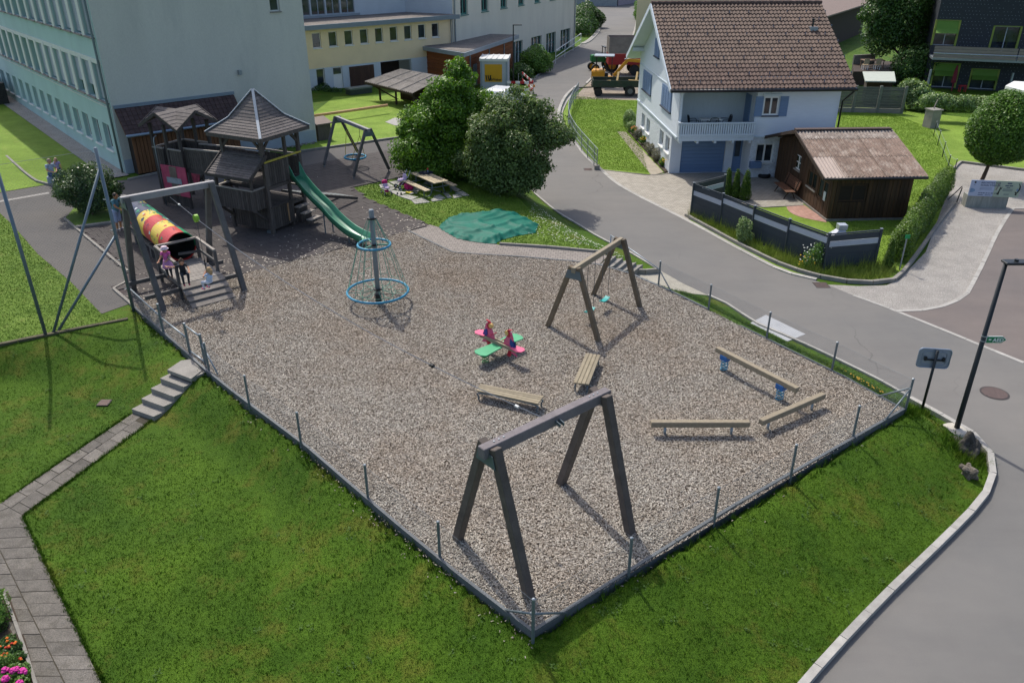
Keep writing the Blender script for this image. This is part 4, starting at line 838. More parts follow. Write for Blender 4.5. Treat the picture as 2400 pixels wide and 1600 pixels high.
window(sd, v2(SHF((0,0,0))), v2(SHF((SW,0,0))), .32, 1.73, .95-.81, 1.78-.81, M_SHED, d=.06, fw=.07, nx=2, pane=M_SGL)
roofz = lambda y: 2.42+.3*(y if y < 3.7 else 7.4-y)
nbl = 38
for i in range(nbl):
    y0, y1 = SD*i/nbl+.008, SD*(i+1)/nbl-.008; cy_ = (y0+y1)/2; seg = [(.1, roofz(cy_)-.1)]
    if .35 < cy_ < 1.55: seg = [(.1,.75),(1.75,roofz(cy_)-.1)]
    if 1.8 < cy_ < 2.9: seg = [(.1,.95),(1.75,roofz(cy_)-.1)]
    if 4.05 < cy_ < 4.75: seg = [(.1,1.35),(2.1,roofz(cy_)-.1)]
    for z0, z1 in seg: MB(SHF).box(-.02-.008*(i % 2),.03,y0,y1,z0,z1).build('board', M_SHED, sd)
wa, wb_ = v2(SHF((0,SD,0))), v2(SHF((0,0,0)))
window(sd, wa, wb_, SD-1.55, SD-.35, .75-.81, 1.75-.81, M_SHED, d=.06, fw=.08, nx=2, pane=M_SGL); window(sd, wa, wb_, SD-2.9, SD-1.8, .95-.81, 1.75-.81, M_SHED, d=.06, nx=2, pane=M_SGL, sill=M_CONC); window(sd, wa, wb_, SD-4.75, SD-4.05, 1.35-.81, 2.1-.81, M_WHITE, d=.05, nx=2, nz=2, pane=M_SGL, sill=M_CONC)
slab(wa, wb_, SD-.85, SD-.6, -.02, .42, .0, .02, mat('paper_note', 'b8c4c8', .7), sd, 'note')
MB(SHF).box(.04,SW-.04,.035,SD-.04,.02,2.3).build('core', MATS['dark_core'], sd); MB(SHF).box(-.06,SW+.04,-.08,SD,-.05,.095).build('plinth', M_CONC, sd)
for x in (SW-.02,): MB(SHF).box(x,x+.04,0,SD,.1,2.4).build('side_wall', M_SHED, sd)
M_COR1 = mat('corrugated_brown', '837063', .9, .28, 2.5, fine=.24, fscale=14, dirt='b3a79a', dirt_amt=.75, objvar=.08); M_COR2 = mat('corrugated_grey_lichen', '8d8177', .9, .3, 5, fine=.3, fscale=16, dirt='c2bbb0', dirt_amt=.7, objvar=.06); M_COR3 = mat('corrugated_new', 'a8988c', .7, .08, 2, objvar=.04)
sx0, sx1 = -.75, SW+.3
for j, (y0, y1, m_) in enumerate(((-.55,1.3,M_COR1),(1.2,2.9,M_COR1),(2.8,3.75,M_COR2))):
    for i in range(5):
        a = sx0+(sx1-sx0)*i/5; b__ = sx0+(sx1-sx0)*(i+1)/5+.05; k_ = .015*j+.006*(i % 2)
        corr_sheet(SHF((a,y0,roofz(y0)+.03+k_)), SHF((b__,y0,roofz(y0)+.03+k_)), SHF((b__,y1,roofz(y1)+.03+k_)), SHF((a,y1,roofz(y1)+.03+k_)), 6, .032, (M_COR3 if (i == 0 and j == 0) else m_), sd, 'roof_sheet')
corr_sheet(SHF((sx1,8.0,roofz(8.0)+.03)), SHF((sx0,8.0,roofz(8.0)+.03)), SHF((sx0,3.65,roofz(3.75)+.03)), SHF((sx1,3.65,roofz(3.75)+.03)), 28, .032, M_COR2, sd, 'roof_sheet')
MB(SHF).bar((sx0,3.72,roofz(3.7)+.08),(sx1,3.72,roofz(3.7)+.08),.34,.05).build('ridge_cap', mat('ridge_dark', '4b3c36', .8), sd)
MB(SHF).tube([(sx0,-.62,roofz(-.55)-.03),(sx1+.02,-.62,roofz(-.55)-.03)], .07, 8).build('gutter', MATS['gutter_dark'], sd, smooth=True)
for y in (-.3,1.5,3.7,6.0): MB(SHF).bar((sx0+.05,y,roofz(y)-.08),(SW,y,roofz(y)-.08),.1,.12).build('rafter', M_TIMB, sd)
for y0,y1 in ((-.55,3.7),(8.0,3.7)): MB(SHF).bar((sx0-.01,y0,roofz(y0)-.02),(sx0-.01,y1,roofz(y1)-.02),.04,.16,up=(1,0,0),roll=math.pi/2).build('bargeboard', M_TIMB, sd)
# ------------------------------------------------------------------ playground: materials
M_TW = mat('tower_dark_wood', '4c4641', .85, .3, 2.5, stretch=(7,7,1), fine=.16, objvar=.28, dirt='6c645c', dirt_amt=.45)
M_TWR = mat('tower_shingle', '635c58', .8, .25, 4, fine=.2, fscale=30, objvar=.25, dirt='7d766f', dirt_amt=.6)
M_TWL = mat('tower_worn_rail', '8c857c', .75, .15, 4, fine=.12, objvar=.12)
M_FRAME_D = mat('frame_dark_grey', '585654', .7, .2, 3, fine=.14, objvar=.08, dirt='3c3a38', dirt_amt=.5)
M_FRAME_B = mat('frame_dark_brown', '5d544d', .8, .2, 3, fine=.16, objvar=.12, dirt='3a322c', dirt_amt=.5)
M_FRAME_O = mat('frame_olive_brown', '71634f', .8, .2, 3, fine=.15, objvar=.12, dirt='524735', dirt_amt=.5)
M_BEAMT = mat('beam_bleached', '8c816c', .75, .15, 3, stretch=(4,4,4), fine=.14, objvar=.1, dirt='76684f', dirt_amt=.5)
M_PLANK = mat('plank_bleached', '8d826b', .75, .16, 4, fine=.14, objvar=.15, dirt='75684f', dirt_amt=.5)
M_ZINC = mat('zinc_hip', '8c969f', .65, .06, 3)
M_ROPE_G = mat('rope_green', '6d9c86', .8, .15, 8)
M_RING = mat('ring_blue', '2a82a0', .45, .08, 3, objvar=.06)
M_SLIDE = mat('slide_green', '3a8060', .35, .1, 1.2, fine=.04, dirt='6fae90', dirt_amt=.35, spec=.5)
M_STEELB = mat('steel_plate', '6a767c', .5, .1, 3, metal=.5)
M_CHAIN = mat('chain_steel', '4d5357', .5, .1, 5, metal=.6)
def bx6(b, p): b.add(p, [(3,2,1,0),(4,5,6,7),(0,1,5,4),(1,2,6,5),(2,3,7,6),(3,0,4,7)])
# ------------------------------------------------------------------ play tower
TF = Fr((-10.37, 33.19, .03), math.radians(63))
tw = thing('play_tower', 'dark wooden play tower with two shingled roofs, bridge and green slide', 'playground tower', TF((1.2,2.5,0)))
def tb_(name, x0,x1,y0,y1,z0,z1, m=M_TW): return MB(TF).box(x0,x1,y0,y1,z0,z1).build(name, m, tw)
def boards_x(x0, x1, y, z0, z1, w=.13, m=M_TW, gap=.018, t=.03):
    n = max(1, round((x1-x0)/w)); s = (x1-x0)/n
    for i in range(n): tb_('board', x0+i*s+gap/2, x0+(i+1)*s-gap/2, y-t/2, y+t/2, z0+random.uniform(-.01,.01), z1+random.uniform(-.01,.01), m)
def boards_y(y0, y1, x, z0, z1, w=.13, m=M_TW, gap=.018, t=.03):
    n = max(1, round((y1-y0)/w)); s = (y1-y0)/n
    for i in range(n): tb_('board', x-t/2, x+t/2, y0+i*s+gap/2, y0+(i+1)*s-gap/2, z0+random.uniform(-.01,.01), z1+random.uniform(-.01,.01), m)
for x, y in ((0,0),(2.2,0),(0,2.2),(2.2,2.2)): tb_('post', x-.07,x+.07,y-.07,y+.07,0,4.2)
tb_('post', 1.3,1.42,-.06,.06,0,4.15)
for a, b in (((0,0),(2.2,0)),((2.2,0),(2.2,2.2)),((2.2,2.2),(0,2.2)),((0,2.2),(0,0))):
    MB(TF).bar((a[0],a[1],4.13),(b[0],b[1],4.13),.1,.16).build('head_beam', M_TW, tw); MB(TF).bar((a[0],a[1],1.98),(b[0],b[1],1.98),.08,.14).build('floor_beam', M_TW, tw); MB(TF).bar((a[0],a[1],1.02),(b[0],b[1],1.02),.08,.12).build('floor_beam', M_TW, tw)
for i in range(16): tb_('floor_board', .02+i*.137, .145+i*.137, .02, 2.18, 2.055, 2.085)
for i in range(16): tb_('floor_board', .02+i*.137, .145+i*.137, .02, 2.18, 1.09, 1.115, M_TW)
for (x,y) in ((0,0),(2.2,0),(0,2.2)):
    MB(TF).bar((x, y, 3.55), (x+(.5 if x < 1 else -.5), y, 4.05), .07, .1).build('brace', M_TW, tw); MB(TF).bar((x, y, 3.55), (x, y+(.5 if y < 1 else -.5), 4.05), .07, .1).build('brace', M_TW, tw)
# flared pyramid roof in shingle courses
def ring(k):
    if k < .42: t = k/.42; return 1.52-(1.52-.8)*t, 4.18+(4.72-4.18)*t
    t = (k-.42)/.58; return .8-(.8-.03)*t, 4.72+(5.78-4.72)*t
NCo = 15
for c in range(NCo):
    k0, k1 = c/NCo, min(1, (c+1.12)/NCo); (h0, z0), (h1, z1) = ring(k0), ring(k1)
    for s in range(4):
        R = Matrix.Rotation(s*math.pi/2, 3, 'Z'); b = MB(TF); o = Vector((1.1,1.1,0))
        pts = [(-h0,-h0,z0+.035),(h0,-h0,z0+.035),(h1,-h1,z1+.012),(-h1,-h1,z1+.012),(-h0,-h0+.01,z0),(h0,-h0+.01,z0),(h1,-h1+.02,z1-.02),(-h1,-h1+.02,z1-.02)]
        bx6(b, [R@Vector(p)+o for p in pts]); b.build('shingle_course', M_TWR, tw)
for s in range(4):
    R = Matrix.Rotation(s*math.pi/2, 3, 'Z'); o = Vector((1.1,1.1,0)); P_ = [R@Vector((-h-.01,-h-.01,z_+.05))+o for h, z_ in (ring(0), ring(.42), ring(1))]
    for a, b in zip(P_[:-1], P_[1:]): MB(TF).bar(a, b, .11, .03).build('hip_flashing', M_ZINC, tw)
    a, b = R@Vector((-1.5,-1.5,4.12))+o, R@Vector((1.5,-1.5,4.12))+o; MB(TF).bar(a, b, .05, .13).build('eave_board', M_TW, tw)
# front-right face (y = 0)
boards_x(.07, 1.3, -.04, 2.08, 3.04); MB(TF).bar((-.05,-.06,3.12),(2.25,-.06,3.12),.08,.07).build('top_rail', mat('rail_yellow', 'a99b3c', .7, .2, 6, fine=.15), tw)
boards_x(.07, 1.3, -.04, .18, 1.12); MB(TF).bar((0,-.05,1.17),(1.35,-.05,1.17),.1,.06).build('rail', M_TW, tw)
tb_('board', 1.0,1.08,-.075,-.045,.3,1.1, mat('new_board', '9a7a58', .8))
MB(TF).bar((1.36,2.14,2.2),(2.2,2.14,2.2),.08,.06).build('rail', M_TWL, tw)
# back right (x = 2.2) and back (y = 2.2)
boards_y(.1, 2.1, 2.2, .2, 1.05); MB(TF).bar((2.2,0,1.6),(2.2,2.2,1.6),.08,.07).build('rail', M_TWL, tw); MB(TF).bar((2.2,0,3.0),(2.2,2.2,3.0),.08,.07).build('rail', M_TWL, tw); boards_y(.1, 2.1, 2.2, 2.1, 2.9, .15)
# front-left face (x = 0): lower wall, bay with its own roof
boards_y(.1, 2.1, 0, .15, 1.2)
for i in range(9): tb_('bay_floor', -.75+i*.083, -.68+i*.083, .12, 2.08, 1.17, 1.2)
boards_y(.12, 2.08, -.77, 1.2, 2.04); boards_x(-.75, -.02, .1, 1.22, 2.04); boards_x(-.75, -.02, 2.1, 1.22, 2.04)
MB(TF).bar((-.78,.06,2.08),(-.78,2.14,2.08),.1,.05).build('rail', M_TWL, tw); MB(TF).bar((-.8,.1,2.08),(0,.1,2.08),.1,.05).build('rail', M_TWL, tw); MB(TF).bar((-.8,2.1,2.08),(0,2.1,2.08),.1,.05).build('rail', M_TWL, tw)
for y in (.12, 2.08): tb_('post', -.8,-.7,y-.05,y+.05,1.15,2.75); MB(TF).bar((-.74,y,1.18),(0,y,.55),.08,.1).build('brace', M_TW, tw)
for c in range(11):
    t0, t1 = c/11, (c+1.15)/11; x0, x1 = -1.02+1.08*t0, -1.02+1.08*t1; z0, z1 = 2.62+.74*t0, 2.62+.74*t1; b = MB(TF)
    bx6(b, [(x0,-.12,z0+.03),(x1,-.12,z1+.008),(x1,2.3,z1+.008),(x0,2.3,z0+.03),(x0,-.12,z0+.06),(x1,-.12,z1+.03),(x1,2.3,z1+.03),(x0,2.3,z0+.06)]); b.build('shingle_course', M_TWR, tw)
for y in (-.13, 2.31): MB(TF).bar((-1.04,y,2.62),(.08,y,3.4),.05,.14,up=(0,1,0),roll=math.pi/2).build('bargeboard', M_TW, tw)
MB(TF).bar((-1.03,-.1,2.6),(-1.03,2.3,2.6),.04,.12).build('eave_board', M_TW, tw)
MB(TF).box(-.5,-.42,1.7,2.0,1.3,1.9).build('play_panel', mat('panel_orange', 'b36a24', .6), tw); MB(TF).box(.9,1.3,1.2,1.26,1.3,1.8).build('play_panel', mat('panel_lime', '7fb52a', .5), tw)
MB(TF).extr([(2.1,1.4,3.9),(2.1,2.1,3.9),(2.1,2.1,3.2)], (.05,0,0)).build('play_panel', mat('panel_green', '1f6b50', .5), tw)
MB(TF).box(-.06,.1,-.06,.3,.0,.14).build('post_shoe', M_STEELB, tw)
# steps on the right
for i in range(3): tb_('tread', 1.45,2.15,-.32-.3*i,-.04-.3*i,.78-.25*i,.83-.25*i, M_TWL); tb_('riser', 1.48,2.12,-.1-.3*i,-.06-.3*i,.1,.77-.25*i)
# net ramp behind the slide
for y in (.2, 1.3): MB(TF).bar((2.25,y,1.15), (5.6,y-.5,.12), .12, .12).build('ramp_beam', M_TW, tw)
for i in range(12): t = i/12; MB(TF).tube([(2.3+3.3*t,.2-.5*t,1.2-1.0*t),(2.3+3.3*t,1.3-.5*t,1.2-1.0*t)], .014, 5).build('net_rope', M_CHAIN, tw)
# second tower
x0, x1, y0, y1 = .95, 2.7, 5.85, 7.6; rc, rd = .62, 3.03; rl0, rl1 = 5.52, 7.93
for x in (x0, x1):
    for y in (y0, (y0+y1)/2, y1): tb_('post', x-.06,x+.06,y-.06,y+.06,0,3.85)
for i in range(13): tb_('floor_board', x0+i*.134, x0+.125+i*.134, y0, y1, 1.85, 1.88)
boards_y(y0+.05, y0+.75, x0-.04, 1.75, 2.72); boards_y(y0+1.15, y1-.05, x0-.04, 1.75, 2.72); boards_y(y0-.1, y1, x0-.02, .1, 1.25); boards_x(x0, x1, y1, 1.8, 2.7); boards_y(y0, y1, x1, 1.8, 2.7); boards_x(x0, x0+.35, y0, 1.8, 2.72)
for a, b in (((x0-.04,y0-.05),(x0-.04,y0+.8)),((x0-.04,y0+1.12),(x0-.04,y1+.05)),((x0,y1),(x1,y1)),((x1,y0),(x1,y1)),((x0,y0),(x0+.4,y0))): MB(TF).bar((a[0],a[1],2.77),(b[0],b[1],2.77),.1,.06).build('rail', M_TWL, tw)
cx_, cy_ = (rc+rd)/2, (rl0+rl1)/2; hf = (rd-rc)/2
for s in range(4):
    R = Matrix.Rotation(s*math.pi/2, 3, 'Z'); o = Vector((cx_,cy_,0))
    for sg_ in (1,-1):
        for c in range(6):
            t0, t1 = c/6, min(1, (c+1.15)/6)         # 0 = eave corner, 1 = ridge
            q0, q1 = hf*(1-t0), hf*(1-t1); z0, z1 = 3.76+.66*t0, 3.76+.66*t1
            pts = [(sg_*q0,-hf,z0+.03),(sg_*q0,-q0,z0+.03),(sg_*q1,-q1,z1+.01),(sg_*q1,-hf,z1+.01)]
            pts += [(a, b_, c_-.03) for a, b_, c_ in pts]; b = MB(TF); bx6(b, [R@Vector(p)+o for p in pts]); b.build('shingle_course', M_TWR, tw)
        MB(TF).bar(R@Vector((sg_*hf,-hf-.02,3.74))+o, R@Vector((0,-hf-.02,4.4))+o, .04, .13, up=tuple(R@Vector((0,1,0))), roll=math.pi/2).build('bargeboard', M_TW, tw)
MB(TF).tube([(.75,7.3,0),(.75,7.3,3.1),(.8,7.3,3.25),(.95,7.3,3.32)], .024, 8).build('fireman_pole', M_GALV, tw, smooth=True)
pk = MB(TF).box(.84,.88,5.7,7.3,.6,2.0).build('climbing_panel', mat('panel_pink_red', 'b34a62', .7, .2, 3, fine=.1), tw)
MB(TF).box(.825,.838,6.3,6.75,.62,1.98).build('cross_upright', mat('worn_bare_wood', '77695c', .8, .3, 4, fine=.2), pk); MB(TF).box(.808,.822,6.05,7.0,1.18,1.45).build('cross_arm', mat('worn_white', '9aa0a0', .8, .25, 5, fine=.15), pk)
# bridge
for x in (1.1, 2.1):
    MB(TF).bar((x,2.2,1.9),(x,5.85,1.82),.1,.16).build('bridge_beam', M_TW, tw); MB(TF).bar((x,2.15,2.98),(x,5.9,2.84),.1,.06).build('rail', M_TWL, tw); boards_y(2.3, 5.8, x-.03 if x < 2 else x+.03, 1.92, 2.86)
for i in range(26): tb_('bridge_board', 1.08, 2.12, 2.22+i*.139, 2.345+i*.139, 1.97, 2.0)
for y, s in ((5.7,-1),(2.4,1)): MB(TF).bar((1.1,y,.9),(1.1,y+s*.9,1.85),.09,.09).build('brace', M_TW, tw)
MB(TF).extr([(1.0,5.0,1.75),(1.0,5.55,1.75),(1.0,5.45,.95),(1.0,5.2,1.1)], (.03,0,0)).build('play_panel', mat('panel_red_blue', '8a3445', .6, .5, 6), tw); MB(TF).box(1.0,1.04,3.2,3.5,1.1,1.7).build('play_panel', mat('panel_yellow', 'b99f3a', .6, .3, 6), tw)
# slide
s0, s1 = TF((1.78,-.02,2.1)), P(860,564,.33); dirs = Vector((s1.x-s0.x, s1.y-s0.y, 0)); LS = dirs.length; dirs.normalize(); sid = Vector((-dirs.y, dirs.x, 0))
keys = [(-.04,2.14),(0.0,2.13),(.06,2.05),(.2,1.62),(.34,1.3),(.44,1.12),(.56,.78),(.68,.56),(.78,.42),(.9,.34),(1.0,.33)]
zz_ = lambda t: next((a[1]+(b[1]-a[1])*((t-a[0])/(b[0]-a[0]))**1 for a, b in zip(keys[:-1], keys[1:]) if a[0] <= t <= b[0]), .33)
sm = lambda t: sum(zz_(min(1, max(-.04, t+d))) for d in (-.04,-.02,0,.02,.04))/5
prof = [(-.3,.24),(-.29,.27),(-.26,.26),(-.24,.06),(-.15,.01),(0,0),(.15,.01),(.24,.06),(.26,.26),(.29,.27),(.3,.24),(.285,-.02),(-.285,-.02)]
b = MB(); NS = 44; vs = []
for i in range(NS+1):
    t = i/NS; c = Vector((s0.x,s0.y,0))+dirs*(LS*t); hgt = sm(t); e = 1.0 if t > .08 else 1+1.3*(1-t/.08)
    for a, h in prof: vs.append(c+sid*a+Vector((0,0,hgt+(h*e if h > .1 else h))))
K = len(prof); fs = [(i*K+k, i*K+(k+1) % K, (i+1)*K+(k+1) % K, (i+1)*K+k) for i in range(NS) for k in range(K)]+[tuple(range(K)), tuple(NS*K+k for k in range(K))[::-1]]
b.add(vs, fs); sl = b.build('slide', M_SLIDE, tw, smooth=True)
for t in (.45, .8):
    c = Vector((s0.x,s0.y,0))+dirs*(LS*t); 
    for sg_ in (-.2,.2): MB().cyl((c.x+sid.x*sg_, c.y+sid.y*sg_, .02), (c.x+sid.x*sg_, c.y+sid.y*sg_, sm(t)-.02), .03, n=8).build('slide_leg', M_STEELB, sl)
# ------------------------------------------------------------------ swing-type frames
def gusset(T, A, d, m):
    """triangular steel plate below the beam end"""
    n = Vector((-d.y, d.x, 0)); A = Vector(A); MB().extr([A+n*.22+Vector((0,0,-.02)), A-n*.22+Vector((0,0,-.02)), A-n*.3+Vector((0,0,-.3)), A+n*.3+Vector((0,0,-.3))], d*.012).build('gusset_plate', m, T)
def aframe(T, feet, zt, lw, bw, bh, ml, mb_, over=.18, plates=True, shoes=False):
    (l0, l1, r0, r1) = feet; A = (l0+l1)/2; B = (r0+r1)/2; d = (B-A); d.z = 0; d.normalize(); A = Vector((A.x,A.y,zt)); B = Vector((B.x,B.y,zt)); n = Vector((-d.y,d.x,0))
    for pair, ap in (((l0,l1),A),((r0,r1),B)):
        for f in pair:
            side = 1 if (f-ap).dot(n) > 0 else -1; top = ap+n*(side*(bw/2+lw*.32))+Vector((0,0,bh*.42)); base = Vector((f.x,f.y,(.16 if shoes else -.1))); bb = base.lerp(Vector((f.x,f.y,0)), 0)
            MB().bar(bb, top, lw, lw, up=d).build('leg', ml, T, bevel=.012)
            if shoes: MB().bar((f.x,f.y,-.02), base+(top-base)*.06, .05, .05).build('leg_shoe', M_STEELB, T)
    MB().bar(A-d*over, B+d*over, bw, bh).build('beam', mb_, T, bevel=.012)
    if plates:
        for e, s in ((A,-1),(B,1)): gusset(T, e+d*(s*(lw*.55)), d*s, M_STEELB)
    return A, B, d, n
# near frame (zip line end)
nf = thing('zip_line_end_frame', 'large dark timber A-frame without swings, nearest to the camera', 'timber frame', P(1250,1250))
nA, nB, nd_, nn = aframe(nf, [P(1070,1262), P(1243,1402), P(1312,1132), P(1480,1252)], 2.95, .19, .2, .24, M_FRAME_B, mat('beam_grey_violet', '756e6f', .75, .18, 3, fine=.16, dirt='54504f', dirt_amt=.5), over=.22)
nm = nA.lerp(nB, .55)
for s in (-.05, .05): MB().bar(nm-nn*.1+nd_*s, nm-nn*.26+nd_*s-Vector((0,0,.03)), .015, .08).build('bracket_plate', M_STEELB, nf)
for e, k in ((nA,.1),(nB,-.1)):
    for j in range(3): c = e+nd_*(k*(1+j*1.2))+Vector((0,0,.125)); MB().cyl(c, c+Vector((0,0,.012)), .018, n=6).build('bolt', M_GALV, nf)
# zip line start: frame, platform, tunnel
zf = thing('zip_line_start_frame', 'grey timber A-frame standing over the boarded platform on the left', 'timber frame', P(440,680))
zA, zB, zd, zn = aframe(zf, [P(313,681), P(385,730), P(491,636), P(574,682)], 3.72, .18, .18, .22, M_FRAME_D, mat('beam_light_grey', '8c8a8a', .6, .12, 3, fine=.1), over=.16)
ZF = Fr((zA.x, zA.y, 0), math.atan2(zd.y, zd.x)); LZ = (zB-zA).length
for y in (-.72, .95): MB(ZF).bar((-.25 if y < 0 else -.3,y,.42),(LZ+.3,y,.42),.1,.14).build('ground_beam', M_FRAME_D, zf)
ZG = Fr(ZF((.22,0,0)), ZF.a)
pf = thing('launch_platform', 'grey slatted launch platform with stepped ramp in front of the tunnel', 'platform', ZG((1.5,.3,0)))
M_DECK = mat('deck_bleached', '9b948b', .75, .14, 4, fine=.12, objvar=.14); M_RAMP = mat('ramp_weathered', '7a736b', .8, .2, 4, fine=.16, objvar=.15, dirt='9b948c', dirt_amt=.5)
for i in range(19): y = -.75+i*.118; MB(ZG).box(.75,2.25,y,y+.076,.6,.64).build('deck_board', M_DECK, pf)
for x in (.8,1.5,2.2): MB(ZG).box(x-.05,x+.05,-.72,1.45,.46,.598).build('joist', M_FRAME_D, pf)
for i in range(4):
    y1_, y0_ = -.76-i*.25, -.76-(i+1)*.25-.03; z1_, z0_ = .62-i*.15, .62-(i+1)*.15+.06
    b = MB(ZG); bx6(b, [(.72,y0_,z0_-.04),(2.28,y0_,z0_-.04),(2.28,y1_,z1_-.04),(.72,y1_,z1_-.04),(.72,y0_,z0_),(2.28,y0_,z0_),(2.28,y1_,z1_),(.72,y1_,z1_)]); b.build('ramp_board', M_RAMP, pf)
for x in (.9, 2.1): MB(ZG).bar((x,-.76,.48),(x,-1.75,.0),.08,.1).build('ramp_stringer', M_FRAME_D, pf)
for x, y in ((.74,-.72),(.74,1.4),(2.26,-.4),(2.26,1.4)): MB(ZG).box(x-.05,x+.05,y-.05,y+.05,0,1.42).build('post', M_FRAME_D, pf)
for a, b_ in (((.74,-.72),(.74,1.4)),((2.26,-.4),(2.26,1.4)),((.74,1.4),(2.26,1.4))): MB(ZG).bar((*a,1.43),(*b_,1.43),.09,.07).build('hand_rail', M_TWL, pf)
MB(ZG).bar((1.5,1.4,.95),(2.26,1.2,.95),.07,.09).build('mid_rail', M_FRAME_D, pf); MB(ZG).bar((2.26,-.4,.98),(2.26,1.4,.98),.07,.09).build('mid_rail', M_FRAME_D, pf)
# tunnel: hoops of painted sections with a patchwork of shapes
tn = thing('play_tunnel', 'fat red and yellow crawl tunnel with green and blue painted patches', 'tunnel', ZG((1.7,4.4,0)))
TY0, TY1, TRad, TZ = 1.5, 6.9, .56, 1.17
M_TR = mat('tunnel_red', 'b8322f', .45, .08, 2); M_TY_ = mat('tunnel_yellow', 'd2b440', .45, .08, 2); M_TG = mat('tunnel_green', '1e8a5c', .45, .08, 2); M_TB = mat('tunnel_navy', '2c3550', .45, .1, 2); M_TIN = mat('tunnel_inside', '1b2a26', .6); M_TWHT = mat('tunnel_pale', 'c3c9c4', .45)
NSec = 6
for k in range(NSec):
    ya_, yb_ = TY0+(TY1-TY0)*k/NSec, TY0+(TY1-TY0)*(k+1)/NSec-.012
    base_m = (M_TR, M_TY_, M_TR, M_TY_, M_TB, M_TB)[k]; n = 40
    for part, (a0, a1, m_) in enumerate(((-math.pi*.62, math.pi*.6, None), (math.pi*.6, math.pi*1.05, 1), (math.pi*1.05, math.pi*1.38, None))):
        m_ = base_m if m_ is None else ((M_TG, M_TB, M_TB, M_TG, M_TG, M_TB)[k])
        b = MB(ZG); kk = max(4, int(n*(a1-a0)/math.tau)); vs = []
        for i in range(kk+1):
            a = a0+(a1-a0)*i/kk
            for r in (TRad, TRad-.035):
                for y in (ya_, yb_): vs.append((1.7-r*math.cos(a)*1.0, y, TZ+r*math.sin(a)))
        for i in range(kk):
            o = i*4; b_f = [(o,o+1,o+5,o+4),(o+6,o+7,o+3,o+2),(o,o+4,o+6,o+2),(o+1,o+3,o+7,o+5)]
            b.f += [] ; b.add([], []) if False else None
            if i == 0: b.add(vs, [])
            b.f += [list(f) for f in b_f]
        b.build('tunnel_shell', m_, tn, smooth=False)
MB(ZG).tube([(1.7,TY0+.05,TZ),(1.7,TY1-.05,TZ)], TRad-.06, 32, caps=False).build('tunnel_lining', M_TIN, tn, smooth=True)
random.seed(11)
for i in range(70):
    a = random.uniform(-.15, .72)*math.pi; y = random.uniform(TY0+.1, TY1-.1); sz = random.uniform(.05, .12)
    if i >= 52: a = random.uniform(.5, .64)*math.pi; sz = random.uniform(.16, .24)
    m_ = random.choice((M_TG, M_TR, M_TY_, M_TB, M_TWHT, M_TG)) if i < 52 else random.choice((M_TG, M_TB)); nv = random.choice((3,4,4,5)); ph = random.uniform(0, 6)
    pts = []
    for j in range(nv):
        t = ph+math.tau*j/nv; aa = a+sz*math.cos(t)/TRad*random.uniform(.6,1.2); yy = y+sz*math.sin(t)*random.uniform(.6,1.3); pts.append((1.7-(TRad+.006)*math.cos(aa), yy, TZ+(TRad+.006)*math.sin(aa)))
    MB(ZG).face(pts).build('painted_patch', m_, tn)
for y in (2.2, 4.2, 6.2): MB(ZG).box(1.25,2.15,y-.08,y+.08,0,.66).build('cradle', M_FRAME_D, tn)
for x in (1.28, 2.12): MB(ZG).bar((x,1.5,.55),(x,6.8,.55),.1,.12).build('side_beam', M_FRAME_D, tn)
# cable, trolley, seat
cb_ = thing('zip_line_cable', 'thin steel zip line cable running down across the wood chips', 'cable', (zA+zB)/2)
c0, c1 = (zA+zB)/2-Vector((0,0,.2)), nm-nn*.2-Vector((0,0,.06))
cp = [c0.lerp(c1, t)-Vector((0,0,2.4*t*(1-t))) for t in [i/40 for i in range(41)]]
MB().tube(cp, .011, 5).build('cable', mat('cable_steel', '74777a', .4, .05, 3, metal=.7), cb_)
for t, r, m_ in ((.035,.03,M_WHITE),(.775,.05,M_BLACK),(.93,.03,M_WHITE)): p = c0.lerp(c1, t)-Vector((0,0,2.4*t*(1-t))); q_ = p+(c1-c0).normalized()*.1; MB().cyl(p, q_, r, n=8).build('cable_stop', m_, cb_)
tt = .105; tp = c0.lerp(c1, tt)-Vector((0,0,2.4*tt*(1-tt)))
zs = thing('zip_line_trolley', 'green disc trolley with black rope and seat on the zip line', 'trolley', (tp.x,tp.y,.6)); cd = (c1-c0); cd.z = 0; cd.normalize(); cn = Vector((-cd.y,cd.x,0))
MB().tube([tp-cn*.06, tp+cn*.06], .13, 16).build('trolley_disc', mat('trolley_green', '7fae2c', .4), zs, smooth=False); SEAT = Vector((tp.x+.06, tp.y-.1, .95))
MB().tube([tp-Vector((0,0,.1)), SEAT+Vector((0,0,.85))], .008, 6).build('chain', M_CHAIN, zs); MB().tube([SEAT+Vector((0,0,.85)), SEAT], .022, 8).build('rope_sleeve', M_BLACK, zs); MB().lathe([(.13,-.03),(.15,0),(.13,.03)], SEAT, 14).build('seat', M_BLACK, zs, smooth=True)
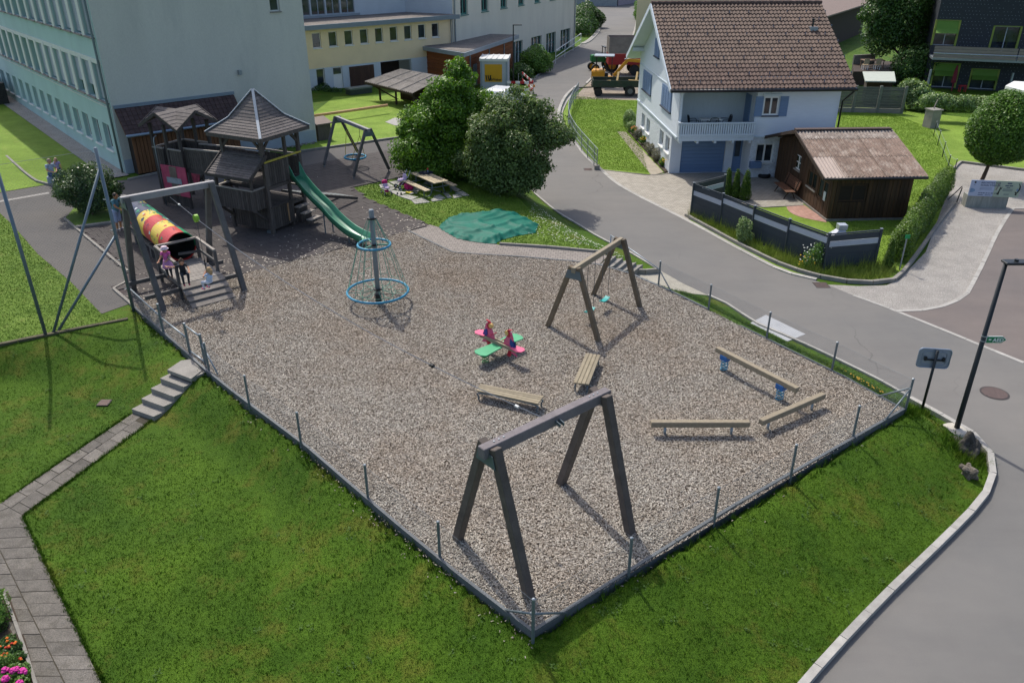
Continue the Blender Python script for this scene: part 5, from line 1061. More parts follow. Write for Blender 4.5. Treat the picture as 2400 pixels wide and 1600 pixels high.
# swing with two turquoise seats
sw = thing('timber_swing', 'brown timber A-frame swing near the road steps', 'swing', P(1400,750))
sA, sB, s_d, s_n = aframe(sw, [P(1281,766), P(1405,802), P(1388,692), P(1502,722)], 2.28, .15, .15, .19, M_FRAME_O, M_BEAMT, over=.12)
M_SEAT = mat('seat_turquoise', '1f9a94', .45, .06, 3)
sa_ang = math.atan2(s_d.y, s_d.x)
for i, (t, lab) in enumerate(((.36,'turquoise swing seat on chains, the one half hidden by the front leg'),(.7,'turquoise swing seat on chains, hanging clear of the timber legs'))):
    c = sA.lerp(sB, t); q_ = Fr((c.x, c.y, .42), sa_ang); S = thing('hanging_swing', lab, 'swing seat', q_((0,0,0)), 'turquoise swing seats')
    b = MB(q_); vs = []
    for k in range(9): x = -.25+.5*k/8; zc_ = .05*(2*(x/.5))**2; vs += [(x,-.09,zc_),(x,.09,zc_),(x,.09,zc_-.025),(x,-.09,zc_-.025)]
    b.add(vs, [(4*k+j,4*(k+1)+j,4*(k+1)+(j+1) % 4,4*k+(j+1) % 4) for k in range(8) for j in range(4)]+[(0,1,2,3),(35,34,33,32)]); b.build('seat', M_SEAT, S)
    for s in (-.25,.25): MB(q_).tube([(s,0,.05),(s,0,1.77)], .009, 5).build('chain', M_CHAIN, S)
# nest swing
ns = thing('nest_swing_stand', 'dark grey A-frame holding the round nest swing on the tiles', 'swing', P(834,392))
kA, kB, k_d, k_n = aframe(ns, [P(760,392,.03), P(838,360,.03), P(829,419,.03), P(912,402,.03)], 2.42, .14, .16, .18, M_FRAME_D, mat('beam_light_grey', '8c8a8a', .6, .12, 3, fine=.1), over=.1, shoes=True)
nc = kA.lerp(kB, .5); NB = thing('nest_basket', 'blue ringed nest swing basket with black net on yellow ropes', 'nest swing', (nc.x,nc.y,.5))
MB().torus((nc.x,nc.y,.62), .58, .055, 36, 10).build('ring', M_RING, NB, smooth=True)
for i in range(9):
    a = math.pi*i/9; ca, sa2 = math.cos(a), math.sin(a); MB().tube([(nc.x+.56*ca*k, nc.y+.56*sa2*k, .62-.2*(1-k*k)) for k in (-1,-.6,-.2,.2,.6,1)], .012, 5).build('net_rope', M_BLACK, NB)
for r, dz in ((.2,.175),(.36,.12),(.48,.06)): MB().torus((nc.x,nc.y,.62-dz), r, .011, 24, 5).build('net_ring', M_BLACK, NB)
M_YROPE = mat('rope_yellow', 'a89b3a', .8, .1, 6)
for s in (-1,1):
    top = kA.lerp(kB, .5+.22*s)-Vector((0,0,.12))
    for q_ in (-1,1): e = nc+k_d*(.42*s)+k_n*(.4*q_); e.z = .63; MB().tube([top-Vector((0,0,.35)), e], .016, 6).build('rope', M_YROPE, NB)
    MB().tube([top, top-Vector((0,0,.35))], .012, 5).build('chain', M_CHAIN, NB)
# ------------------------------------------------------------------ climbing carousel
mp = P(888,712); MPZ = 3.45
cm = thing('climbing_carousel', 'grey mast carousel with two blue rings and green climbing net', 'climbing net', mp)
MB().lathe([(.085,0),(.085,MPZ-.05),(.075,MPZ)], (mp.x,mp.y,0), 16).build('mast', mat('mast_grey', '7e868b', .45, .08, 3), cm, smooth=True)
MB().lathe([(.09,0),(.11,.02),(.11,.38),(.09,.4)], (mp.x,mp.y,0), 16).build('mast_base', M_DKMETAL, cm)
for z_, r_ in ((.55,.15),(2.2,.15),(MPZ-.32,.16)): MB().lathe([(r_,0),(r_,.05)], (mp.x,mp.y,z_), 16).build('collar', M_BLACK, cm)
R1, R2, Z1, Z2 = 1.06, .55, .5, 2.22
MB().torus((mp.x,mp.y,Z1), R1, .042, 48, 8).build('ring', M_RING, cm, smooth=True); MB().torus((mp.x,mp.y,Z2), R2, .042, 36, 8).build('ring', M_RING, cm, smooth=True)
for i in range(12):
    a = math.tau*(i//2)/6+(.16 if i % 2 else -.16); d_ = Vector((math.cos(a), math.sin(a), 0)); MB().tube([mp+d_*.13+Vector((0,0,MPZ-.3)), mp+d_*R2+Vector((0,0,Z2)), mp+d_*R1+Vector((0,0,Z1))], .011, 5).build('rope', M_ROPE_G, cm)
    MB().tube([mp+d_*R1+Vector((0,0,Z1)), mp+d_*.5+Vector((0,0,Z1-.06)), mp+d_*.12+Vector((0,0,Z1+.05))], .011, 5).build('rope', M_ROPE_G, cm)
for k in range(4):
    z_ = Z1+(Z2-Z1)*(k+.5)/4.5; r_ = R1+(R2-R1)*(z_-Z1)/(Z2-Z1)
    for i in range(6):
        if (i+k) % 3 == 2: continue
        a = math.tau*i/6; MB().tube([mp+Vector((math.cos(a+da)*r_, math.sin(a+da)*r_, z_-(.05 if abs(da) < .1 else 0))) for da in (-.16,0,.16)], .01, 5).build('net_rope', M_ROPE_G, cm)
for i in range(6): a = math.tau*i/6+.5; MB().tube([mp+Vector((math.cos(a+x)*.62, math.sin(a+x)*.62, Z1-.06)) for x in (0,.35,.7,1.05)], .01, 5).build('net_rope', M_ROPE_G, cm)
for i in range(3): a = math.tau*i/3; MB().bar(mp+Vector((0,0,Z2)), mp+Vector((math.cos(a)*R2, math.sin(a)*R2, Z2)), .03, .05).build('spoke', M_ROPE_G, cm)
# ------------------------------------------------------------------ bird seesaw on springs
bc = P(1168,806,.0); sg0 = P(1124,776,.6); sg1 = P(1218,818,.6); bang = math.atan2(sg1.y-sg0.y, sg1.x-sg0.x); BF = Fr(((sg0.x+sg1.x)/2,(sg0.y+sg1.y)/2,0), bang)
bd = thing('bird_seesaw', 'spring seesaw with two pink and blue parrot figures on a green board', 'seesaw', BF((0,0,0)))
LB = (sg1-sg0).length/2; M_GRB = mat('board_green', '3f9a6a', .5, .08, 2); M_PINK = mat('hdpe_pink', 'd4587c', .5, .05, 2); M_RED = mat('hdpe_red', 'b01f35', .5, .05, 2); M_NAVY = mat('hdpe_blue', '1d3f86', .5, .05, 2); M_BEAK = mat('hdpe_cream', 'd9b06a', .5, .05, 2); M_SPG = mat('spring_green', '2f7a45', .45, .1, 3)
gbp = [(-.26,-.8),(-.12,-.9),(.12,-.9),(.26,-.8),(.2,0),(.26,.8),(.12,.9),(-.12,.9),(-.26,.8),(-.2,0)]
b = MB(BF); b.prism(gbp, .42, .455); b.build('cross_board', M_GRB, bd, bevel=.006)
for y in (-.12,.12): MB(BF).bar((-LB*.9,y*.5,.51),(LB*.9,y*.5,.51),.05,.1).build('plank', M_PLANK, bd)
def spring(c, r, h, m, parent, n=5, w=.014): MB().tube([(c[0]+r*math.cos(math.tau*i/12), c[1]+r*math.sin(math.tau*i/12), c[2]+h*i/(12*n)) for i in range(12*n+1)], w, 6).build('spring', m, parent, smooth=True)
for y in (-.6,.6): c = BF((0,y,.03)); spring(c, .1, .38, M_SPG, bd, 4, .016)
for s in (-1,1):
    e = [(s*(LB-.3),-.12),(s*(LB-.25),.12),(s*(LB+.02),.17),(s*(LB+.14),.08),(s*(LB+.14),-.08),(s*(LB+.02),-.17)]; MB(BF).prism(e if s > 0 else e[::-1], .56, .585).build('seat', M_PINK, bd)
    X = lambda a: s*(LB-.42+a); body = [(-.16,.3),(-.06,.42),(.02,.62),(.0,.85),(.06,1.0),(.16,1.06),(.24,1.0),(.26,.86),(.36,.7),(.4,.55),(.3,.5),(.2,.52),(.1,.36)]
    body = [(-x+.25, z_) for x, z_ in body]
    bp = MB(BF).extr([(X(a-.1),-.02,z_) for a, z_ in body], (0,.04,0)).build('bird_body', M_PINK, bd)
    wing = [(.1,.85),(.22,.78),(.3,.6),(.33,.45),(.2,.52),(.08,.66)]
    for y in (-.035,.024): MB(BF).extr([(X(a-.05),y,z_-.02) for a, z_ in wing], (0,.012,0)).build('wing', M_NAVY, bp)
    hd_ = [(.0,.86),(.1,.84),(.16,.92),(.1,1.06),(.2,1.12),(.06,1.1),(-.02,1.02)]
    MB(BF).extr([(X(a-.1),-.028,z_) for a, z_ in hd_], (0,.056,0)).build('bird_head', M_RED, bp)
    MB(BF).cyl((X(-.1),-.04,.97),(X(-.1),.04,.97),.075,n=12).build('beak', M_BEAK, bp)
    MB(BF).extr([(X(-.02),-.03,.42),(X(.1),-.03,.42),(X(.02),-.03,.2),(X(-.1),-.03,.22)], (0,.06,0)).build('bird_tail', M_RED, bp); MB(BF).tube([(X(-.2),-.14,.72),(X(-.2),.14,.72)], .014, 6).build('handle', M_RED, bp)
# ------------------------------------------------------------------ plank wobble benches
def plank_bench(label, q4, h=.36):
    a, b_, c, d = [P(u, v, h) for u, v in q4]; o = (a+b_+c+d)/4; T = thing('plank_bench', label, 'bench', (o.x,o.y,0), 'low plank benches on tube legs')
    for i in range(4):
        t0, t1 = i/4+.012, (i+1)/4-.012; L0, L1 = a.lerp(d,t0), a.lerp(d,t1); R0, R1 = b_.lerp(c,t0), b_.lerp(c,t1); m = MB()
        bx6(m, [L0-Vector((0,0,.045)), R0-Vector((0,0,.045)), R1-Vector((0,0,.045)), L1-Vector((0,0,.045)), L0, R0, R1, L1]); m.build('plank', M_PLANK, T, bevel=.006)
    for t in (.12,.88):
        p, q_ = a.lerp(d,t), b_.lerp(c,t); dn = Vector((0,0,1)); dr_ = (q_-p).normalized(); e0, e1 = p+dr_*.06, q_-dr_*.06; z_ = h-.09
        MB().tube(spline([(e0.x,e0.y,-.05),(e0.x,e0.y,.12),(*(e0+dr_*.1).to_2d(),z_),(*(e1-dr_*.1).to_2d(),z_),(e1.x,e1.y,.12),(e1.x,e1.y,-.05)], 5), .024, 8).build('leg_tube', M_STEELB, T, smooth=True)
    return T
plank_bench('low plank bench lying along the zip line in front of the near A-frame', ((1116,914),(1261,946),(1275,927),(1126,898)))
plank_bench('low plank bench below the swing, pointing towards the far frame', ((1343,896),(1373,827),(1408,831),(1381,900)))
# ------------------------------------------------------------------ balance beams
def beam_thing(name, label, p, q_, h, posts, springs=False):
    a, b_ = P(*p, h), P(*q_, h); T = thing(name, label, 'balance beam', ((a.x+b_.x)/2,(a.y+b_.y)/2,0), 'timber balance beams')
    MB().bar(a-Vector((0,0,.08)), b_-Vector((0,0,.08)), .16, .16).build('beam', M_BEAMT, T, bevel=.012)
    for t in posts:
        c = a.lerp(b_, t)
        if springs:
            spring((c.x,c.y,.03), .1, h-.32, M_RING, T, 4, .016); d_ = (b_-a).normalized(); MB().bar(Vector((c.x,c.y,h-.22))-d_*.13, Vector((c.x,c.y,h-.22))+d_*.13, .2, .16).build('bracket', mat('bracket_blue', '1f5f9f', .45, .06, 3), T, bevel=.01)
        else: MB().cyl((c.x,c.y,-.1), (c.x,c.y,h-.16), .035, n=10).build('post', M_GALV, T, smooth=True)
beam_thing('spring_balance_beam', 'pale timber balance beam on two blue spring feet', (1681,812), (1871,908), .68, (.12,.82), True)
beam_thing('balance_beam', 'timber balance beam on steel posts, slanting towards the right fence corner', (1784,983), (1931,920), .45, (.13,.83))
beam_thing('balance_beam', 'timber balance beam on steel posts, lying level behind the near A-frame', (1526,986), (1757,986), .45, (.15,.83))
# ------------------------------------------------------------------ picnic place
pt0, pt1, pt2, pt3 = P(970.7,406.7,.75), P(1016.6,426.8,.75), P(1048.4,420.2,.75), P(987.6,403.4,.75)
pc = (pt0+pt1+pt2+pt3)/4; PF = Fr((pc.x,pc.y,.0), math.atan2(pt1.y-pt0.y, pt1.x-pt0.x)); LT_ = 2.35
ptb = thing('picnic_table', 'wooden picnic table with fixed benches on grey tube legs, on stone slabs', 'picnic table', PF((0,0,0)))
M_PICN = mat('picnic_wood', 'b8a98c', .75, .14, 4, fine=.12, objvar=.12)
for i in range(5): y = -.4+i*.163; MB(PF).box(-LT_/2,LT_/2,y,y+.15,.71,.755).build('table_plank', M_PICN, ptb)
for s in (-1,1):
    for i in range(2): y = s*.78-.15+i*.155; MB(PF).box(-LT_/2,LT_/2,y,y+.145,.41,.45).build('bench_plank', M_PICN, ptb)
for x in (-.8,.8):
    MB(PF).tube(spline([(x,-.78,.0),(x,-.78,.38),(x,-.7,.4),(x,.7,.4),(x,.78,.38),(x,.78,0)], 4), .028, 8).build('bench_tube', M_STEELB, ptb, smooth=True)
    for s in (-1,1): MB(PF).tube(spline([(x,s*.3,.7),(x,s*.32,.35),(x,s*.45,.05),(x,s*.7,.02)], 5), .028, 8).build('leg_tube', M_STEELB, ptb, smooth=True)
patio = sheet('picnic_slabs', px([(889,433),(915,425),(990,418),(1040,425),(1100,460),(1010,468),(975,478),(962,472),(930,460),(905,450)], 0), .011, M_LAWN_M)
M_STONE = mat('patio_stone', 'a5a39c', .85, .1, 3, fine=.16, fscale=60, bmp=.2, objvar=.12)
zq = lambda x, y: (880+x/10.69, 380+y/10.69)
for poly in (((90,575),(330,540),(490,630),(130,660)),((345,515),(560,475),(700,570),(620,590),(470,585)),((140,680),(570,645),(380,735),(330,750)),((360,755),(450,725),(770,770),(760,790),(580,865)),((500,700),(540,680),(690,700),(660,730)),((590,870),(760,825),(1075,890),(880,965)),((890,965),(1190,905),(1370,1020),(990,1060)),((720,720),(980,620),(1180,690),(1040,760),(830,745)),((960,600),(1100,560),(1330,640),(1200,680)),((1370,960),(1470,920),(1690,960),(1430,1005)),((1450,880),(1600,820),(1760,920),(1560,950)),((1690,780),(1820,800),(1920,900),(1800,910)),((1850,640),(1960,610),(2150,720),(2010,760)),((2000,790),(2180,740),(2350,850),(2200,860)),((1930,830),(2060,830),(2170,880),(1960,920)),((930,400),(1100,365),(1280,440),(1080,480)),((1290,460),(1420,500),(1400,600),(1200,550)),((1400,690),(1600,740),(1640,760),(1500,720)),((760,500),(900,520),(960,590),(860,600))):
    pl = [P2(*zq(x, y), .0) for x, y in poly]; MB().prism(pl, .0, .035+random.uniform(0,.012)).build('stone_slab', M_STONE, patio)
# things on and round the table
jk = MB(); p0 = PF((-.55,.12,.76))
random.seed(5)
for i in range(9): c = p0+Vector((random.uniform(-.22,.22), random.uniform(-.15,.15), random.uniform(.03,.07))); jk.ball(c, random.uniform(.1,.2), random.uniform(.08,.15), random.uniform(.04,.08), 10, 6)
def remesh(b, name, m, voxel=.02, parent=None, smoothit=2, **kw):
    o = b.build(name, m, parent, **kw); r = o.modifiers.new('remesh', 'REMESH'); r.mode = 'VOXEL'; r.voxel_size = voxel; r.use_smooth_shade = True
    s = o.modifiers.new('smooth', 'SMOOTH'); s.iterations = smoothit; dg = bpy.context.evaluated_depsgraph_get(); me = bpy.data.meshes.new_from_object(o.evaluated_get(dg)); o.modifiers.clear(); o.data = me; return o
remesh(jk, 'jacket', mat('navy_fabric', '1c2431', .85, .2, 12, bmp=.4), .018, label='crumpled dark blue jacket lying on the picnic table', cat='jacket')
bt = thing('drinking_bottle', 'red capped drinking bottle standing on the picnic table', 'bottle', PF((-.5,.2,.76))); q_ = PF((-.48,.22,.76)); MB().lathe([(.035,0),(.038,.16),(.025,.2)], q_, 12).build('bottle_body', mat('bottle_blue', '6a86a0', .3), bt, smooth=True); MB().lathe([(.04,0),(.045,.05),(.03,.09)], q_+Vector((0,0,.2)), 12).build('cap', mat('cap_red', 'c8362e', .4), bt, smooth=True)
M_PKF = mat('pink_fabric', 'b01f63', .8, .2, 10, bmp=.3); M_LILAC = mat('lilac_fabric', 'c3aecb', .8, .25, 14); M_CHR = mat('stroller_tube', 'c2c4c8', .35, .05, 3, metal=.6)
def doll_stroller(label, o, ang, seatm, hoodm, big=True):
    F_ = Fr(o, ang); k = 1.0 if big else .8; S = thing('doll_stroller', label, 'doll stroller', o)
    for s in (-1,1):
        MB(F_).tube([(-.3*k,s*.2*k,.12*k),(.25*k,s*.19*k,.6*k),(.38*k,s*.18*k,.86*k)], .013, 6).build('frame_tube', M_CHR, S); MB(F_).tube([(.3*k,s*.2*k,.12*k),(-.15*k,s*.19*k,.5*k)], .013, 6).build('frame_tube', M_CHR, S)
        for x in (-.3,.3): w = MB(F_).tube([(x*k,s*.24*k,.1*k),(x*k,s*.19*k,.1*k)], .1*k, 14).build('wheel', M_BLACK, S); MB(F_).tube([(x*k,s*.246*k,.1*k),(x*k,s*.184*k,.1*k)], .05*k, 10).build('hub', M_WHITE, w)
    MB(F_).tube(spline([(.38*k,-.18*k,.86*k),(.42*k,-.1*k,.93*k),(.42*k,.1*k,.93*k),(.38*k,.18*k,.86*k)], 4), .014, 6).build('handle', M_BLACK, S)
    b = MB(F_); b.ball((-.05*k,0,.42*k), .24*k, .17*k, .09*k, 12, 7); b.ball((.14*k,0,.56*k), .1*k, .17*k, .17*k, 12, 7); remesh(b, 'seat', seatm, .016, S)
    b = MB(F_); b.ball((-.02*k,0,.2*k), .2*k, .15*k, .07*k, 12, 7); remesh(b, 'basket', hoodm, .016, S)
    if not big: b = MB(F_); b.ball((.2*k,0,.72*k), .15*k, .2*k, .16*k, 12, 8); remesh(b, 'hood', hoodm, .016, S)
doll_stroller('lilac doll stroller with maroon basket beside the picnic bench', P(*zq(690,640),.04), math.radians(35), M_LILAC, mat('maroon_fabric', '6e1f3f', .8, .3, 10))
doll_stroller('small pink doll stroller with hood at the slab edge', P(*zq(280,800),.04), math.radians(120), M_LILAC, M_PKF, False)
for i, (x, y) in enumerate(((800,690),(885,690))): 
    pb = P(*zq(x, y), .03); b = MB(); b.ball(pb+Vector((0,0,.17)), .17, .13, .19, 12, 8); b.ball(pb+Vector((.03,-.08,.1)), .11, .09, .1, 10, 6); remesh(b, 'backpack', M_PKF, .018, label=('magenta child backpack nearer the lilac stroller' if i == 0 else 'magenta child backpack nearer the picnic bench'), cat='backpack', group='magenta backpacks')
for (x, y), lab in (((595,800),'small dark sandals lying on a slab'),((1700,760),'small dark shoes under the picnic table')):
    S = thing('pair_of_shoes', lab, 'shoes', P(*zq(x, y), .04))
    for k in (-.07,.07): q_ = P(*zq(x, y), .05)+Vector((k*1.3,.03*k,0)); b = MB(); b.ball(q_+Vector((0,0,.02)), .045, .1, .03, 10, 6); b.ball(q_+Vector((0,.05,.04)), .04, .045, .035, 10, 6); b.build('shoe', mat('shoe_dark', '2c2c30', .7, .6, 30), S, smooth=True)
q_ = P(*zq(850,775), .05); b = MB(); [b.ball(q_+Vector((random.uniform(-.14,.14), random.uniform(-.08,.08), .03)), .08, .06, .035, 9, 5) for _ in range(5)]; remesh(b, 'crumpled_cloth', mat('yellow_print_cloth', 'd6c23a', .8, .5, 14), .014, label='crumpled yellow cloth on the slab in front of the backpacks', cat='cloth')
q_ = P(*zq(955,800), .05); b = MB(); [b.ball(q_+Vector((random.uniform(-.14,.14), random.uniform(-.08,.08), .03)), .08, .06, .03, 9, 5) for _ in range(5)]; remesh(b, 'checked_cloth', mat('black_white_cloth', '8c8a88', .8, .9, 30), .014, label='black and white patterned cloth on the slab by the bench', cat='cloth')
tb2 = P(1026,413,0)-Vector((0,-.3,0)); lb = thing('litter_bin', 'grey cylindrical metal litter bin at the foot of the bushes', 'litter bin', P(1024,400,0)); q_ = P(1024,400,0)
MB().lathe([(.2,.08),(.22,.1),(.23,.75),(.22,.78)], q_, 20).build('bin_body', mat('bin_steel', '7f8e97', .5, .1, 4, metal=.3), lb, smooth=True); MB().lathe([(.235,0),(.235,.05)], q_+Vector((0,0,.73)), 20).build('rim', M_GALV, lb); MB().cyl(q_+Vector((0,.25,0)), q_+Vector((0,.25,1.0)), .03, n=8).build('post', M_GALV, lb)
# ------------------------------------------------------------------ green tarpaulin over the sand pit
TP = [(600+x/2.8, 300+y/2.8) for x, y in ((1200,645),(1262,590),(1340,575),(1500,548),(1590,540),(1680,548),(1770,590),(1853,632),(1835,688),(1710,708),(1610,735),(1570,760),(1500,755),(1420,745),(1320,725),(1215,665))]
tp_ = [P(u, v, .03) for u, v in TP]; tc = sum(tp_, Vector())/len(tp_); tps = resample([Vector(p) for p in tp_]+[tp_[0]], .09)[:-1]; NT, NRg = len(tps), 30
rr = np.random.default_rng(3); ph = rr.uniform(0, 6.28, (14,)); kx = rr.uniform(-5, 5, 14); ky = rr.uniform(-5, 5, 14)
vs = []; 
for j in range(NRg+1):
    t = j/NRg
    for i, p in enumerate(tps):
        q_ = tc.lerp(p, t); w_ = sum(math.sin(kx[k]*q_.x+ky[k]*q_.y+ph[k]+1.5*math.sin(q_.x*1.3+ph[k]))*.5 for k in range(14))
        rid = abs(math.sin(2.2*q_.x+1.1*q_.y+1.8*math.sin(q_.y*1.7)))**14*.07+abs(math.sin(1.2*q_.x-2.6*q_.y+1.5*math.sin(q_.x*1.1)))**16*.07
        zt_ = .17*(1-t**6)+.012*w_*(1-t**8)+rid*(1-t**10)+(.05*math.sin(i*.9)*math.sin(i*.31) if .8 < t < 1 else 0)
        vs.append((q_.x+(.03*math.sin(i*1.7) if t == 1 else 0), q_.y, max(.035, .03+zt_)))
b = MB(); b.add(vs, [(j*NT+i, (j+1)*NT+i, (j+1)*NT+(i+1) % NT, j*NT+(i+1) % NT) for j in range(NRg) for i in range(NT)])
b.build('tarpaulin', mat('tarp_green', '0b6453', .62, .2, 1.5, fine=.06, dirt='2c7a68', dirt_amt=.4, spec=.2), smooth=True, label='wrinkled green tarpaulin covering the sand pit by the path', cat='tarpaulin')
# ------------------------------------------------------------------ people
M_SKIN = mat('skin', 'c58f70', .55, .06, 6, spec=.3); M_SKIN_T = mat('skin_tanned', 'a9764f', .55, .06, 6, spec=.3)
def person(label, loc, ang, H, top, bottom, shoe, hair, pose=None, head=1.0, skin=None, hairlen=0.0, sleeve=.5, leg=1.0, hat=None, dress=None, bun=False, armlen=1.0):
    """loc: ground point under the pelvis; pose overrides joints in units of height (x forward, y left, z up)"""
    F_ = Fr(loc, ang); J = dict(pel=(0,0,.52), che=(.0,0,.72), nek=(.0,0,.85), hed=(.01,0,.925))
    for s, k in (('L',1),('R',-1)):
        J.update({'sh'+s:(0,.105*k,.81),'el'+s:(-.01,.135*k,.64),'wr'+s:(.03,.14*k,.5),'hi'+s:(0,.055*k,.5),'kn'+s:(.01,.06*k,.275),'an'+s:(-.005,.06*k,.045)})
    J.update(pose or {}); J = {k: Vector(v)*H for k, v in J.items()}; S = skin or M_SKIN; prim = []
    def cap(a, b, r1, r2, t): prim.append(('c', a, b, r1*H, r2*H, t))
    def ell(c, r, t): prim.append(('e', c, tuple(x*H for x in r), t))
    hr = .068*head; up = (J['hed']-J['nek']).normalized(); fw = Vector((1,0,0)); fw = (fw-up*fw.dot(up)).normalized()
    if 'face' in (pose or {}): fw = Vector(pose['face']).normalized(); fw = (fw-up*fw.dot(up)).normalized()
    sd_ = up.cross(fw); hc = J['hed']
    ell(hc, (hr*1.0, hr*.86, hr*1.15), 0); cap(hc+fw*hr*H*.5-up*hr*H*.55, hc+fw*hr*H*.62-up*hr*H*.35, hr*.42, hr*.45, 0); ell(hc+fw*hr*H*1.02-up*hr*H*.08, (hr*.2,hr*.16,hr*.24), 0)
    for k in (1,-1): ell(hc+sd_*hr*H*.88*k, (hr*.22,hr*.12,hr*.3), 0)
    cap(J['nek']-up*.03*H, hc-up*hr*H*.6, .03, .028, 0)
    cap(J['pel'], J['che'], .085, .088, 1); cap(J['che'], J['che'].lerp(J['nek'],.55), .09, .06, 1); cap(J['shL'], J['shR'], .042, .042, 1); cap(J['hiL'], J['hiR'], .075, .075, 2); ell(J['pel'], (.085,.1,.08), 2)
    for s, k in (('L',1),('R',-1)):
        sh, el, wr = J['sh'+s], J['el'+s], J['wr'+s]
        cap(sh, sh.lerp(el, sleeve), .04, .034, 1); cap(sh.lerp(el, sleeve*.9), el, .031, .026, 0 if sleeve < 1.2 else 1); cap(el, wr, .026, .018, 0)
        d = (wr-el).normalized(); pal = wr+d*.03*H; side = d.cross(Vector((0,0,1))); side = side.normalized() if side.length > .1 else Vector((0,1,0)); nrm = d.cross(side).normalized()
        cap(wr, pal+d*.02*H, .02, .024, 0)
        for i, (o, L) in enumerate(((-.018,.04),(-.006,.047),(.006,.045),(.018,.036))): b0 = pal+d*.02*H+side*o*H; m_ = b0+d*L*.55*H-nrm*.006*H; cap(b0, m_, .0085, .008, 0); cap(m_, m_+d*L*.4*H-nrm*.018*H, .008, .006, 0)
        t0 = wr+d*.015*H+side*.02*k*H; t1 = t0+d*.02*H+side*.02*k*H; cap(t0, t1, .01, .009, 0); cap(t1, t1+d*.022*H, .009, .007, 0)
        hi, kn, an = J['hi'+s], J['kn'+s], J['an'+s]; lf = leg
        cap(hi, kn, .062, .044, 2 if lf > .4 else 0); mid_ = kn.lerp(an, .15 if lf < .8 else 1); cap(kn, mid_, .043, .04 if lf < .8 else .027, 2)
        if lf < .8: cap(mid_, an, .034, .023, 0)
        toe = Vector((.085,0,0)); dz = Vector((0,0,-.02)); 
        if 'toe'+s in J: toe = J['toe'+s]/H
        cap(an+dz*H-toe*.25*H, an+dz*H+toe*H, .026, .024, 3)
    b = MB(F_)
    for p in prim:
        if p[0] == 'c':
            a, c, r1, r2 = p[1:5]; b.tube([a-(c-a).normalized()*r1*.55, a, c, c+(c-a).normalized()*r2*.55] if (c-a).length > 1e-4 else [a, a+Vector((0,0,.01))], [r1*.8, r1, r2, r2*.8] if (c-a).length > 1e-4 else r1, 10)
        else: c, r = p[1:3]; b.ball(c, r[0], r[1], r[2], 14, 10)
    T = thing('person', label, 'person', loc); o = remesh(b, 'body', S, .0085, T, 3)
    me = o.data; me.materials.clear(); [me.materials.append(m) for m in (S, top, bottom, shoe)]
    n = len(me.polygons); C = np.empty(n*3); me.polygons.foreach_get('center', C); C = C.reshape(-1,3)+np.array(OFF[T.name])
    # back to the local frame
    C = C-np.array(F_.o); c_, s_ = F_.c, F_.s; C = np.stack([C[:,0]*c_+C[:,1]*s_, -C[:,0]*s_+C[:,1]*c_, C[:,2]], 1); best = np.full(n, 1e9); idx = np.zeros(n, np.int32)
    for p in prim:
        if p[0] == 'c':
            a, q_ = np.array(p[1]), np.array(p[2]); v = q_-a; t = np.clip(((C-a)@v)/(v@v+1e-9), 0, 1); d = np.linalg.norm(C-a-t[:,None]*v, axis=1)-(p[3]+(p[4]-p[3])*t); tg = p[5]
        else: d = (np.linalg.norm((C-np.array(p[1]))/np.array(p[2]), axis=1)-1)*min(p[2]); tg = p[3]
        k = d < best; best[k] = d[k]; idx[k] = tg
    me.polygons.foreach_set('material_index', idx); me.polygons.foreach_set('use_smooth', np.ones(n, bool)); me.update()
    hb = MB(F_); R = hr*H
    hb.ball(hc-fw*R*.2+up*R*.18, R*1.02, R*.98, R*1.12, 14, 10)
    if hairlen: hb.tube([hc-fw*R*.75+up*R*.2, hc-fw*R*.85-up*R*(.4+hairlen*.4), hc-fw*R*.75-up*R*(.6+hairlen)], [R*.75, R*.72, R*.4], 10)
    if bun: hb.ball(hc-fw*R*.5+up*R*1.15, R*.4)
    h = remesh(hb, 'hair', hair, .011, T, 2)
    for k in (1,-1): MB(F_).ball(hc+fw*R*.93+sd_*R*.34*k+up*R*.06, R*.13, None, None, 8, 5).build('eye', mat('eye_dark', '2a1d16', .3), T)
    MB(F_).tube([hc+fw*R*.98-up*R*.48+sd_*R*.25, hc+fw*R*1.03-up*R*.5, hc+fw*R*.98-up*R*.48-sd_*R*.25], R*.06, 6).build('mouth', mat('lips', '96504a', .5), T)
    if hat: MB(F_).lathe([(R*1.5,0),(R*1.55,.01*H),(R*1.12,.03*H),(R*1.08,.06*H),(R*.85,.085*H),(R*.2,.095*H)], hc+up*R*.35, 18).build('sun_hat', hat, T, smooth=True)
    if dress:
        w = J['pel'].lerp(J['che'], .45); MB(F_).lathe([(.09*H,0),(.11*H,-.06*H),(.15*H,-.2*H),(.165*H,-.27*H),(.155*H,-.27*H),(.08*H,-.02*H)], w, 22).build('skirt', dress, T, smooth=True)
    return T
tunnel_dir = math.atan2(-zn.y, -zn.x)
M_PINKD = mat('pink_dress', 'd0609f', .8, .12, 14); M_LILS = mat('lilac_skirt', 'bd86b8', .8, .15, 20); M_HATW = mat('hat_print', 'd8c3cb', .8, .35, 30); M_DLEG = mat('dark_leggings', '2a3038', .8, .1, 8); M_BLOND = mat('hair_blond', 'a88a62', .6, .2, 20, stretch=(1,1,.2)); M_BRUN = mat('hair_brown', '4f3825', .55, .2, 20); M_GREYH = mat('hair_ash', '93836e', .6, .2, 20)
gp = P(399,650,.645)
person('small person in pink dress and white sun hat standing at the platform rail', gp, math.radians(-75), 1.16, M_PINKD, M_DLEG, mat('shoe_brown', '80604c', .7), M_BLOND, dict(elR=(.08,-.15,.68), wrR=(.17,-.2,.62), elL=(.09,.12,.67), wrL=(.17,.03,.62), knL=(.03,.06,.275), anR=(-.06,-.05,.045), hed=(.025,.0,.92)), head=1.25, hairlen=.6, hat=M_HATW, dress=M_LILS, sleeve=.35)
